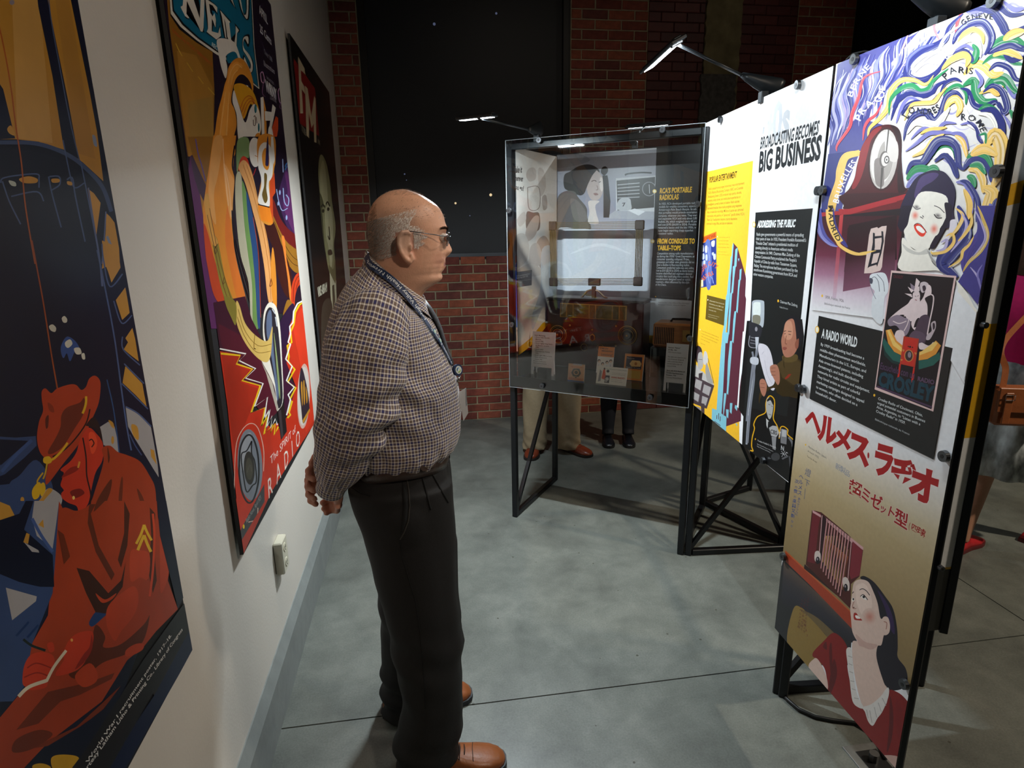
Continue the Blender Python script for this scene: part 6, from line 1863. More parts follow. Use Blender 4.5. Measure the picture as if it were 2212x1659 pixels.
# pale lilac and cream under-strokes over the right part
for i in range(70):
    x, y = rngw.uniform(700, 1640), rngw.uniform(60, 1640)
    if x < 1150 and y > 1200: continue
    c = rngw.choice(['#b4b0cc', '#ccc8dc', '#9c98c0', '#e8dcc0', '#d8d0d8', '#c4bcd4']); pts = []
    L_ = rngw.uniform(120, 260); sl_ = -.35 if y < 900 else .1
    if x > 1250 and y > 1200: L_, sl_ = L_ * .5, 1.6
    for j in range(6):
        q = j / 5; pts.append('%.0f,%.0f' % (x + L_ * q, y + L_ * q * sl_ + 26 * math.sin(q * 6 + x * .01)))
    wv.append(wave(c, rngw.uniform(8, 22), ' '.join(pts)))
ar.run('C 1740 0 .2894\n' + '\n'.join(wv))
ar.run('''
C 1740 0 .2894
T #d8505a 22 575,760 530,850 470,900 440,960 430,1050
T #d8505a 26 570,530 440,580 400,720 350,850 330,950 240,1080 235,1130
T #e08088 18 1000,110 960,200 1000,300
T #d8505a 22 1195,60 1140,150 1120,280
T #e8a8a0 14 770,250 740,330 700,420
T #2e3478 60 1060,420 980,540 860,600 760,560 800,460 900,380 1040,300 1080,200 1180,100
T #d8d6e6 30 830,560 800,500 880,420 980,380 1040,320
T #6468a8 26 760,540 770,440 860,360 960,330
T #d8d6e6 22 1060,440 1000,380 1060,260 1180,180
T #efc46a 40 470,1040 480,960 560,880 620,800 640,680 720,600 820,600 900,630 960,560
T #2f8a58 42 625,860 640,740 720,660 800,640 860,680 920,660 960,600 1070,510
T #2e3478 50 640,900 690,760 780,690 860,710 940,690 980,640 1050,600
T #f4efe6 50 700,840 760,760 840,750 900,760 980,700
T #7a78b8 30 680,920 720,800 780,730 870,760
T #2e3478 34 720,860 760,790 830,760 880,760
T #efc46a 34 740,900 790,790 860,770 960,760 1010,700 1060,650
T #2f8a58 34 1030,720 1080,660 1150,640 1200,700 1200,780
T #2e3478 54 735,1050 760,940 820,860 900,840 960,900 1010,860 1060,720 1130,690 1180,740
T #f4efe6 60 760,1000 820,920 900,920 980,930 1040,860 1080,800
T #efc46a 60 1040,830 1080,760 1130,740 1160,800 1130,870
T #7a78b8 34 790,1040 880,960 980,980 1040,920 1130,920
T #efc46a 30 860,1000 920,970 1000,960 1060,950
T #f4efe6 60 1190,800 1220,900 1300,960 1350,1060
T #7a78b8 26 1160,930 1240,920 1290,980 1330,1100
T #2e3478 26 1210,900 1280,960 1300,1040 1350,1090
T #2f8a58 70 1180,640 1260,600 1280,700 1340,760 1430,740
T #2e3478 44 1160,660 1220,680 1260,780 1340,800 1420,760 1450,810
T #2f8a58 90 1340,660 1400,600 1480,590 1540,660 1590,700
T #efc46a 40 1300,700 1380,670 1440,700 1480,640
T #2e3478 50 1330,690 1400,640 1470,680 1510,800 1480,840 1450,760
T #7a78b8 34 1500,640 1560,720 1600,700 1640,760
T #efc46a 70 1180,560 1260,480 1340,500 1400,560 1480,540
T #7a78b8 30 1270,520 1320,600 1290,660
T #2e3478 44 1370,530 1430,480 1520,510 1570,590 1640,600
T #2f8a58 44 1320,480 1400,420 1500,430 1560,470 1640,480
T #2e3478 44 1480,400 1540,450 1640,420
T #efc46a 60 1400,420 1480,380 1560,400 1620,440
T #2e3478 84 1360,400 1440,350 1530,320 1600,350 1660,380
T #2f8a58 60 1380,360 1460,300 1560,290 1650,340
T #2e3478 64 1100,330 1140,250 1230,180 1330,170 1390,260 1380,340 1340,410
T #efc46a 44 1140,330 1180,260 1260,220 1320,260 1330,330
T #f4efe6 50 1110,370 1180,310 1260,290 1300,350 1310,430
T #2f8a58 54 1250,330 1280,380 1260,450 1230,460
T #2e3478 30 1095,440 1130,390 1200,380 1250,440 1240,470
T #7a78b8 26 1120,380 1200,340 1260,380
T #efc46a 56 1020,520 1090,450 1180,410 1220,440 1200,500
T #2e3478 28 1010,690 1050,620 1120,590 1170,610
T #7a78b8 60 1180,60 1260,100 1340,60 1440,60 1500,100
T #2e3478 66 1200,90 1290,60 1400,90 1470,180 1500,240 1560,240 1650,190
T #2e3478 50 1230,60 1320,20 1440,40 1530,110 1640,100
T #efc46a 70 1480,300 1560,250 1640,230
T #7a78b8 40 1480,10 1560,70 1640,60
T #2f8a58 36 1295,820 1360,790 1420,820 1470,880
T #2e3478 56 1310,830 1400,820 1460,900 1475,1000 1460,1070
T #f4efe6 40 1290,850 1370,860 1420,930 1430,1020
T #7a78b8 30 1480,850 1540,960 1540,1100 1500,1200
T #2f8a58 50 1530,820 1570,900 1550,1000
T #efc46a 120 1340,1100 1420,1000 1470,1100 1460,1250 1400,1400
T #2f8a58 22 1300,1010 1350,1000 1350,1080
T #7a78b8 34 750,1130 820,1080 920,1000 1000,990 1080,990 1160,1020
T #efc46a 34 800,1170 900,1120 960,1040 1040,1000
T #7a78b8 30 1100,990 1180,1010 1220,1120
T #efc46a 40 1120,1010 1180,1060 1210,1180
T #2f8a58 44 920,1200 980,1120 1060,1100 1120,1180
T #2e3478 70 755,1300 800,1220 880,1210 930,1140 990,1060 1070,1050 1130,1100 1150,1230 1190,1270
T #f4efe6 40 960,1190 1020,1130 1080,1130 1110,1200
T #2e3478 50 970,1210 1040,1160 1100,1220 1130,1300 1140,1330
T #2e3478 70 1180,1270 1240,1190 1320,1190 1380,1260 1390,1360
T #2f8a58 54 1210,1180 1280,1140 1360,1170 1400,1260
T #efc46a 80 1240,1160 1340,1110 1440,1160
T #efc46a 60 1220,1270 1290,1270 1330,1350 1330,1440
T #2f8a58 50 1230,1240 1300,1230 1350,1300
T #2f8a58 60 760,1340 820,1270 900,1260 980,1290
T #7a78b8 60 760,1400 840,1320 920,1310
T #2f8a58 44 900,1280 960,1250 1000,1270
T #2f8a58 50 1210,1320 1250,1330 1270,1400
T #7a78b8 44 1130,1360 1200,1370 1240,1470 1250,1600
T #2e3478 40 1160,1350 1220,1370 1290,1500 1280,1659
T #efc46a 50 1190,1410 1230,1520 1220,1640
T #efc46a 110 1330,1400 1400,1440 1370,1560 1330,1659
T #2e3478 60 1440,1480 1420,1560 1440,1659
T #7a78b8 50 1380,1520 1420,1600 1400,1700
X #6e6ea8 0 2000,2000 2001,2000 2000,1999 |.
A #f0eef4 40 .01 350,725 380,650 430,570 490,500 |BERNE
A #f0eef4 48 .015 410,905 450,830 520,770 580,740 600,640 |PRAGUE
A #2a2c38 48 .01 1050,595 1110,545 1170,545 1250,555 |PARIS
A #2a2c38 42 .01 1185,195 1230,155 1300,140 1400,145 |GENEVE
A #2a2c38 48 .01 765,885 800,845 860,850 940,855 1015,815 |LONDRES
A #2a2c38 48 .01 1165,895 1230,900 1280,925 1315,990 |ROME
T #efc46a 60 410,1130 300,1160 260,1260 250,1360 200,1500 185,1600 190,1700
L #efc46a 44 405,1140 310,1170 275,1250 255,1360 215,1500 195,1600 190,1665
A #f0eef4 44 .02 245,1520 285,1400 320,1310 385,1215 |BRUXELLES
S #4a0e14 480,1000 510,960 570,935 640,930 700,960 720,1040 720,1200 740,1380 765,1410 750,1450 300,1470 290,1450 330,1410 370,1330 390,1230 430,1090
S #8a1f24 480,1010 510,970 560,945 570,960 500,1040 470,1140 430,1300 380,1400 350,1400 380,1300 420,1110
S #2a0a10 640,935 700,965 718,1040 715,1180 735,1380 760,1415 700,1440 690,1250 690,1040
E #3a1416 592 1188 116 238 .12
E #c4bcb6 590 1188 102 224 .12
E #e2dcd6 580 1180 84 196 .12
E #a8a09a 600 1195 60 150 .12
S #d4ccc6 600,1010 690,1060 690,1200 620,1180
S #8a807c 520,1200 580,1200 590,1380 530,1370
P #5a5450 618,965 632,965 612,1140 596,1140
P #e8e4e0 610,970 620,970 604,1140 598,1140
P #5a5450 570,1250 590,1250 572,1410 562,1410
E #6a625e 592 1190 34 62 .12
E #d8d0ca 600 1190 28 52 .12
E #5a5450 612 1192 20 30 .12
E #e8e4e0 612 1192 12 20 .12
E #3a3430 612 1192 5 9
S #3a0c12 290,1450 760,1440 790,1460 770,1500 330,1560 290,1530
P #a8262c 250,1560 330,1560 780,1440 800,1470 340,1600 260,1600
P #6a141a 250,1600 340,1600 800,1470 790,1560 700,1700 240,1700
S #241a38 740,1480 820,1340 900,1285 980,1270 1050,1290 1110,1370 1125,1450 1110,1560 1080,1700 700,1700 700,1600
S #4a3a68 860,1330 940,1290 1000,1300 960,1350 880,1400 830,1480 820,1440
C 1700 460 .2653
P #1f1016 280,40 960,-40 960,140 940,470 850,480 840,600 238,600 240,540 260,200
G #3c0d18 #4a101f #6a2a40 #a07088 #d0c0cc #e6e6e8 262,30 960,20 840,870 205,790
P #240a10 510,100 900,20 900,380 470,480
G #240a10 #38101c #7a4a60 500,120 900,30 880,560 460,640
G #c03a3c #a0303a #b06070 #c8b4c4 435,20 465,10 405,700 375,690
P #a8262c 250,0 480,-20 900,-120 900,-90 490,10 280,30
T #4a4a98 60 275,-40 270,100 310,200 400,270
T #7a7ac0 26 260,60 285,180 350,250 420,275
T #3a3a88 50 380,-40 380,80 420,180 500,280
L #efc46a 56 350,-30 355,60 390,160 440,240
S #efc46a 400,190 450,260 540,310 620,325 720,305 720,322 620,345 540,340 460,300 410,250
A #2a2418 38 .02 342,-60 350,60 372,145 415,235 |MADRID
P #d8c0b8 690,128 740,115 750,125 780,108 818,104 815,140 805,200 800,260 790,330 780,440 765,470 700,490 634,492 640,440 655,330 668,240 675,180
P #1c1a24 706,160 722,165 722,280 690,430 662,450 690,330 705,240
P #1c1a24 775,148 790,150 795,230 775,330 740,440 735,420 765,310 778,230
P #1c1a24 720,190 780,185 780,200 720,210
P #1c1a24 712,300 770,298 765,322 705,335
P #1c1a24 680,420 745,400 742,418 672,440
S #efc46a 600,322 720,305 720,312 620,340
P #1c1226 940,-60 1030,-60 1010,40 990,110 960,160 930,150 905,100
S #ece6da 1020,-30 1100,-170 1300,-140 1310,0 1290,60 1240,160 1160,290 1080,310 1000,260 965,180 960,140 990,90
S #ece6da 940,470 940,320 950,200 1040,300 1150,300 1200,420 1330,500 1450,620 1530,760 1560,830 1500,1120 1340,1090 1380,520
P #e6e6e8 1380,620 1560,830 1500,1200 1290,1100
S #1c1226 1290,-80 1350,-60 1345,40 1290,140 1240,230 1200,290 1170,280 1190,230 1250,130 1300,40
S #c8c4bc 945,250 1000,290 1080,320 1150,290 1160,330 1060,340 980,310
S #a09c98 1150,300 1220,400 1340,480 1240,440 1180,380
F #e8806c 1050 20 40 50 .1 #ece6da
F #e8806c 1205 130 46 60 .1 #ece6da
S #e4402c 1040,100 1060,85 1090,95 1115,115 1140,150 1120,190 1085,185 1050,140
S #f4f0ea 1058,110 1090,108 1130,150 1110,165 1070,140
L #3a3034 6 1090,30 1115,45
L #3a3034 6 1120,35 1110,20
L #3a3034 5 1040,105 1065,85 1100,98 1145,160
F #6a6264 1235 22 40 30 .3 #ece6da
F #6a6264 1062 -48 34 26 .3 #ece6da
L #2a2226 8 1205,10 1230,40 1270,40
L #7a7274 8 1030,-60 1060,-30 1095,-40
L #2a2226 6 1205,-60 1250,-40 1290,0
T #2e3478 140 1400,-60 1460,160 1340,320 1280,420 1400,520
T #4a4090 120 1560,-60 1600,160 1500,320 1480,460 1560,640
P #3f3a84 1560,-60 1720,-60 1680,300 1570,760 1480,640 1400,560 1500,400 1560,200
S #d8d0d8 1340,60 1390,60 1380,140 1300,240 1330,120
T #efc46a 30 1380,-40 1440,20 1400,120 1330,200
T #b0a4cc 26 1430,0 1470,90 1440,190 1340,320
T #efc46a 28 1500,-40 1510,80 1450,180 1400,230
T #d8b45a 34 1560,-60 1600,40 1640,180 1590,300 1490,400 1440,480
T #b0a4cc 20 1530,-40 1600,100 1620,220 1520,360
T #efc46a 28 1300,190 1355,170 1365,240 1300,310 1200,330 1180,310
T #b0a4cc 24 1260,240 1310,220 1290,290 1220,310
T #efc46a 26 1530,190 1490,260 1440,310 1420,380 1320,445
T #b0a4cc 16 1500,440 1560,520 1590,640
T #8078b8 16 1600,420 1560,500 1590,620 1620,700
G #e6e6e8 #e6e6e8 1300,1090 1560,830 1500,1400 1280,1100
S #d8dce0 680,515 720,490 800,490 830,560 830,640 800,700 780,900 700,840 700,700 720,640 690,600
L #6a6e78 5 690,540 720,520 750,560 760,640
L #6a6e78 5 740,500 790,560 800,640
S #4a4c5a 680,530 705,540 700,575 682,570
L #8a8c9a 5 688,600 705,650 730,700
C 0 0 1
B #2a2a2c 0 1784,644 1824.5,653 1784.5,638 1784,644 |SFER, France, 1926.
B #2a2a2c 0 1782,657.5 1837.5,668 1782.4,653 1782,657 |Bibliothèque nationale de France
E #f0b92e 1777.5 639 1.8 3
C 1700 460 .2653
C 0 0 1
C 1680 860 .2411
G #e2e2e4 #dad2c6 #c4b494 #b09c74 #a48e66 #98825a #8e7850 #84704a 190,60 1600,640 1300,2700 30,1360
C 0 0 1
P #1b1d1d 1770,682 2060,752 2017.6,992 1750,861
E #f0b92e 1766.5 712 4.6 7.8
E #f4ecd4 1766.5 712 3.2 6
X #dfe3e3 .035 1776,729 1852,750 1778,710 |A RADIO WORLD
B #d4d8d8 .008 1774,746 1868,777 1774.5,740 1763,849 |By 1939 broadcasting had become a|middle-class phenomenon worldwide.|Manufacturers in the U.S., Europe, and|Asia cross-licensed patents, including|Armstrong's, and built distribution|networks for radio circuits and equipment.|They hired artists as part of colorful|marketing campaigns designed to appeal|to women, who often decided on a|household's decor.
P #d8b8b4 1927,584 2068,596 2018,889 1891,841
P #141016 1929,589 2063,600 2014,884 1894,836
X #5a1a26 .02 1931,600 1952,602 1932,594 |CROSLEY
''')
ar.run('''
C 1700 460 .2653
S #dcc8c8 1020,700 1080,680 1090,760 1060,860 1000,880 960,830 900,840 850,880 840,860 920,790 990,740
S #dcc8c8 1035,650 1080,640 1090,690 1060,730 1035,700
K #1a1016 4 1048,675 1060,680
K #1a1016 4 1068,678 1080,672
L #8a2a30 5 1050,705 1065,712
P #dcc8c8 1060,530 1090,560 1075,600 1130,590 1080,640 1040,640
P #8a7a88 1010,570 1050,600 1040,640 1020,620
P #dcc8c8 965,655 1020,660 1030,690
P #dcc8c8 990,600 1040,630 1020,650
S #1a1016 1090,560 1140,545 1180,570 1185,620 1150,640 1120,690 1090,640
S #c8b8bc 1095,570 1130,560 1160,580 1150,620 1110,650 1090,610
S #3a2c38 1110,600 1130,590 1140,620 1120,640
S #dcc8c8 1150,590 1180,600 1182,660 1150,680 1130,700 1150,750 1150,830 1130,860 1090,850 1060,870 1040,930 1060,930 1120,940 1150,930 1150,950 1060,960 1020,910 1040,820 1080,740 1120,680
S #dcc8c8 1080,740 1130,750 1140,860 1110,880 1070,830
S #4a3a48 1090,850 1150,830 1170,900 1130,1060 1060,1080 1020,1000 1050,950
S #8a7a88 830,870 900,830 960,850 1010,880 1000,960 960,1000 900,920 840,920
L #dcc8c8 7 870,880 920,900 980,880
L #dcc8c8 7 960,840 1000,830 990,900 960,960
L #dcc8c8 10 1170,660 1200,680 1195,760 1170,880 1150,990
S #b8a8ac 1180,900 1215,880 1220,930 1200,980 1170,1030 1140,1030 1150,990 1185,960
S #2a1c28 1195,900 1210,900 1212,935 1198,950
S #dcc8c8 900,960 960,970 960,1090 920,1110 880,1040
S #dcc8c8 1090,1050 1160,1080 1200,1050 1180,1100 1090,1110
S #5a4858 1040,960 1120,980 1130,1040 1060,1060 1000,1020
P #d89038 810,955 855,945 900,1040 950,1080 940,1160 880,1130 830,1060
P #e8c068 820,955 840,950 890,1050 945,1100 940,1130 870,1080
P #d89038 1220,1038 1262,1080 1220,1150 1150,1190 1080,1200 1085,1130 1160,1110
P #e8c068 1215,1045 1235,1060 1190,1120 1085,1160 1085,1140
P #1f5a50 795,1015 830,1062 880,1132 938,1162 935,1220 870,1200 810,1130 785,1060
P #12302e 785,1060 810,1130 870,1200 935,1220 930,1240 860,1220 800,1160
P #1f5a50 1080,1202 1150,1192 1220,1152 1250,1130 1258,1185 1200,1240 1080,1275
P #c02a20 958,1003 1082,1025 1050,1256 926,1228
K #8a4a20 4 965,1010 1075,1030 1045,1248 935,1222 965,1010
E #2a1416 1010 1090 9 8
E #2a1416 1030 1094 5 6
E #2a1416 995 1087 5 6
E #c07a40 1000 1162 38 50
E #3a2a2e 1000 1162 30 42
E #8a7a80 1005 1155 14 24
S #c07a40 945,1110 965,1115 955,1130
S #c07a40 1045,1135 1065,1140 1055,1155
S #c07a40 930,1190 950,1192 940,1205
P #c02a20 922,1228 936,1230 920,1345 906,1340
P #c02a20 1036,1256 1050,1258 1032,1385 1018,1378
X #4a3450 .02 762,1268 1045,1350 770,1215 |Escuchelo con un
X #5a4460 .03 1068,1365 1205,1398 1072,1330 |RADIO
X #133a48 .05 745,1400 1195,1540 762,1290 |CROSLEY
P #4a3450 740,1405 1190,1575 1188,1590 738,1418
E #f0b92e 717 1484 8 11
C 0 0 1
B #d4d8d8 .006 1898,863 1994.5,900 1899,857.5 1893.5,890 |Crosley Radio of Cincinnati, Ohio,|urged potential customers in Buenos|Aires, Argentina, to "Listen with a|Crosley Radio" in 1929.
X #b8bcbc 0 1891.5,907 1966,940 1892,903 |Bibliothèque nationale de France
''')
ar.brush = False
def kana(a, quads, ch, col, off=.06, halo=True):
    for c, q in zip(ch, quads):
        P_ = [a.m(*p) for p in q]
        if halo: a.text(c, *P_, lin('#e8dcd8'), off + .014, 0, .84, .9)
        a.text(c, *P_, lin(col), off, 0, .84, .9)
ar.T = (1680, 860, .2411)
A_ = ar
# each glyph: bottom-left, bottom-right, top-left in crop pixels
def col_text(chars, x0, y0, dx, dy, wx, wy, hh, col, off=.02, halo=False):
    q = []
    for i in range(len(chars)):
        x, y = x0 + dx * i, y0 + dy * i; q.append(((x, y), (x + wx, y + wy), (x + hh * .08, y - hh)))
    kana(ar, q, chars, col, off, halo)
kana(ar, [((238, 250), (365, 320), (262, 60)), ((358, 350), (500, 410), (380, 130)), ((480, 420), (640, 470), (505, 240)), ((615, 510), (800, 600), (640, 270)),
          ((780, 560), (830, 590), (790, 420)), ((840, 640), (1010, 700), (870, 380)), ((1005, 760), (1200, 830), (1030, 500)), ((1165, 850), (1400, 950), (1200, 580))],
     'ヘルメス・ラヂオ', '#a41c1e', .055)
kana(ar, [((628, 830), (735, 890), (645, 715)), ((735, 890), (825, 940), (750, 780)), ((820, 950), (915, 1005), (840, 835)), ((905, 1000), (960, 1040), (925, 930)), ((960, 1030), (1040, 1080), (985, 945)), ((1040, 1100), (1150, 1170), (1055, 975))],
     '超ミゼット型', '#9a1c1c', .025)
kana(ar, [((1172, 1160), (1200, 1180), (1180, 1100)), ((1192, 1170), (1245, 1205), (1202, 1115)), ((1243, 1200), (1312, 1240), (1255, 1145)), ((1305, 1235), (1335, 1255), (1315, 1180))], '(四球)', '#9a1c1c', .02, False)
kana(ar, [((512, 625), (555, 650), (520, 575)), ((553, 650), (600, 675), (561, 600)), ((598, 680), (640, 705), (606, 632))], '新製品', '#7a869a', .0, False)
kana(ar, [((240, 680), (288, 705), (250, 620)), ((232, 770), (280, 795), (240, 715))], '燈下', '#4a5a7a', .0, False)
ar.run('C 1680 860 .2411\nL #4a5a7a 4 247,810 238,905')
for j, c in enumerate('ヘルメスありてここに'):
    s_ = 34 if j < 4 else 20; y = 715 + (j * 48 if j < 4 else 4 * 48 + (j - 4) * 27); x = 205 - j * 4.5
    kana(ar, [((x - s_ / 2, y), (x + s_ / 2 + 4, y + 10), (x - s_ / 2 + 4, y - s_ * 1.1))], c, '#2f4a80', .01, False)
for j, c in enumerate('次の夜の楽興又新なり'):
    s_ = 30 if c not in 'のなり' else 18; y = 755 + j * 44; x = 165 - j * 5
    kana(ar, [((x - s_ / 2, y), (x + s_ / 2 + 4, y + 10), (x - s_ / 2 + 4, y - s_ * 1.1))], c, '#2f4a80', .01, False)
ar.run('''
C 1680 860 .2411
B #3a3a3c 0 272,440 438,545 274,422 268,478 |Hermes Radio, Japan,|around 1933.
X #3a3a3c 0 262,525 350,582 264,512 |Taschen Books
E #f0b92e 250 418 6 9
C 1680 1100 .3369
P #242428 45,300 480,760 460,1000 170,1000 0,1200 -100,900 30,340
G #5a4a40 #3a3438 #2c2a34 #26242c 40,340 470,740 520,880 20,600
S #8a7038 100,640 150,630 200,680 300,800 420,950 250,1000 160,1000 60,860
S #6a5838 140,640 200,690 320,820 440,960 420,860 260,700
P #a03a20 48,262 465,650 480,770 200,480 50,335
P #b8582c 48,262 465,650 468,662 50,276
P #2a1012 172,352 470,600 468,625 168,380
P #4a1a18 220,5 280,20 450,160 548,260 525,430 470,480 468,640 180,355
P #6a1c26 226,8 278,28 262,110 238,350 190,335
P #c89898 222,4 312,58 550,245 548,262 440,190 305,70 225,22
P #7a2430 480,205 545,262 525,425 470,450 460,420
P #2a0c14 278,30 312,60 290,360 262,340
L #c89898 5 285,40 262,340
L #c89898 5 472,210 450,450
P #2a1416 305,160 370,165 390,210 435,255 405,450 280,360
''')
slat = []
for i in range(9):
    x = 318 + i * 17.5; xb = 285 + i * 15.5
    y0 = 62 + i * 14; y1 = 380 + i * 22
    slat.append('K #d0a060 9 %.0f,%.0f %.0f,%.0f' % (x - 6 - i * .2, max(170, 170 + (i - 4) * 22 if i > 4 else 170), xb + 3, y1 - 40))
    slat.append('K #b05a3a 5 %.0f,%.0f %.0f,%.0f' % (x - 8, 190 + i * 14, xb + 3, y1 - 80))
    slat.append('K #c08888 7 %.0f,%.0f %.0f,%.0f' % (x, y0, xb - 8, y1))
    slat.append('K #2a1014 3 %.0f,%.0f %.0f,%.0f' % (x + 6, y0 + 4, xb - 2, y1 + 4))
ar.run('C 1680 1100 .3369\n' + '\n'.join(slat) + '''
S #d0c0b8 240,275 262,268 275,290 272,330 250,340 236,320
E #16121a 257 328 13 24
E #a09098 255 320 4 8
S #d0c0b8 418,445 440,436 460,470 458,520 436,515 420,490
E #16121a 437 503 13 25
E #a09098 434 495 4 8
X #6a2428 0 150,640 190,820 162,560 |……
S #1a1420 530,435 560,430 620,470 690,560 740,640 765,760 770,880 770,950 820,1020 832,1100 800,1150 720,1160 660,1110 615,1000 610,920 640,880 650,760 620,600 580,500 540,455
S #33204a 640,520 700,600 740,700 750,800 720,760 690,640
S #d8bcae 490,470 530,450 580,465 610,520 640,600 660,700 690,690 700,760 680,810 665,870 640,880 635,960 680,1110 700,1150 660,1220 600,1300 540,1250 500,1100 480,960 480,850 520,850 500,830 478,780 470,700 465,640 470,600 478,530
S #c8a498 500,800 560,850 640,870 600,900 540,880 520,870
S #e4cabc 505,490 560,480 600,560 600,660 560,700 520,640 500,560
F #c88474 590 690 52 58 0 #d8bcae
S #d8bcae 672,700 705,692 720,740 715,790 690,808 668,790
L #a06858 5 680,720 700,730 695,770
L #2a1820 5 525,518 545,510 570,525 590,552
L #2a1820 5 478,540 488,528
S #f0e8e0 534,558 555,552 575,578 560,580 540,568
E #1a1218 552 562 8 9
L #2a1820 5 530,560 550,548 578,582
S #f0e8e0 475,575 488,568 490,588 478,590
E #1a1218 485 577 5 8
L #a87868 5 490,590 480,620 485,636 505,636
E #5a3028 488 630 5 4
S #a82820 488,668 505,666 520,690 542,712 515,712 490,705
S #f4ece4 497,682 512,682 530,700 505,700
S #801514 225,945 232,910 300,840 340,800 370,795 410,825 440,870 450,920 446,1000 460,1090 480,1180 500,1230 545,1270 560,1300 605,1380 640,1330 700,1240 710,1160 780,1180 838,1240 860,1300 840,1600 640,1600 440,1340 330,1180 320,1120 300,1020 250,960
S #5a0f12 330,900 345,860 350,1000 340,1060
S #5a0f12 290,880 310,850 315,900
S #5a0f12 360,960 380,1060 340,1180 330,1120
S #5a0f12 720,1200 740,1300 735,1450 700,1560 715,1380
S #7a1416 760,1220 800,1300 790,1500 760,1400
S #d8bcae 232,960 260,965 300,1040 320,1110 310,1150 200,1020
S #dcd6d0 440,900 470,890 478,960 490,1100 510,1190 550,1270 520,1272 480,1230 462,1100 448,990
S #dcd6d0 545,1270 600,1250 660,1200 700,1145 715,1160 705,1220 670,1300 640,1340 610,1388 580,1360 560,1300
L #a8a29c 4 450,940 478,950
L #a8a29c 4 455,990 480,1000
L #a8a29c 4 460,1040 484,1050
L #a8a29c 4 466,1100 492,1105
L #a8a29c 4 475,1150 500,1160
L #a8a29c 4 490,1210 520,1215
L #a8a29c 4 590,1290 605,1370
L #a8a29c 4 620,1270 635,1335
L #a8a29c 4 645,1240 665,1300
L #a8a29c 4 670,1210 695,1260
L #a8a29c 4 570,1285 580,1340
S #c8a498 640,1590 780,1590 780,1700 700,1700
''')
for j in range(3):
    for i, c in enumerate('ラヂオヘルメス型超ミゼット球'[:11 - j]):
        x, y = 186 - j * 20 - i * 2.5, 575 + j * 6 + i * 21
        ar.T = (1680, 1100, .3369); ar.text(c, ar.m(x, y), ar.m(x + 15, y + 10), ar.m(x + 2, y - 15), lin('#5a2026'), .0, 0, .84, .9)
ar.build(tall, PRM)
# end board strip (white and yellow over a black foot)
ae = Art((1.16, 1.5065, 0), (1, 0, 0), (0, -1, 0), (0, .480, .26, 1.98))
ae.poly([(0, .26), (.480, .26), (.480, 1.98), (0, 1.98)], lin('#e4e6e8'))
ae.poly([(0, .26), (.480, .26), (.480, .487), (0, .487)], lin('#1b1d1d'))
ae.poly([(0, .487), (.480, .487), (.480, .495), (0, .495)], lin('#f0b92e'))
ae.poly([(0, .936), (.480, .936), (.480, 1.284), (0, 1.284)], lin('#e0ab22'))
ae.poly([(.2, 1.60), (.480, 1.68), (.480, 1.62), (.2, 1.56)], lin('#f0b92e'))
ae.build(tall, PRM)
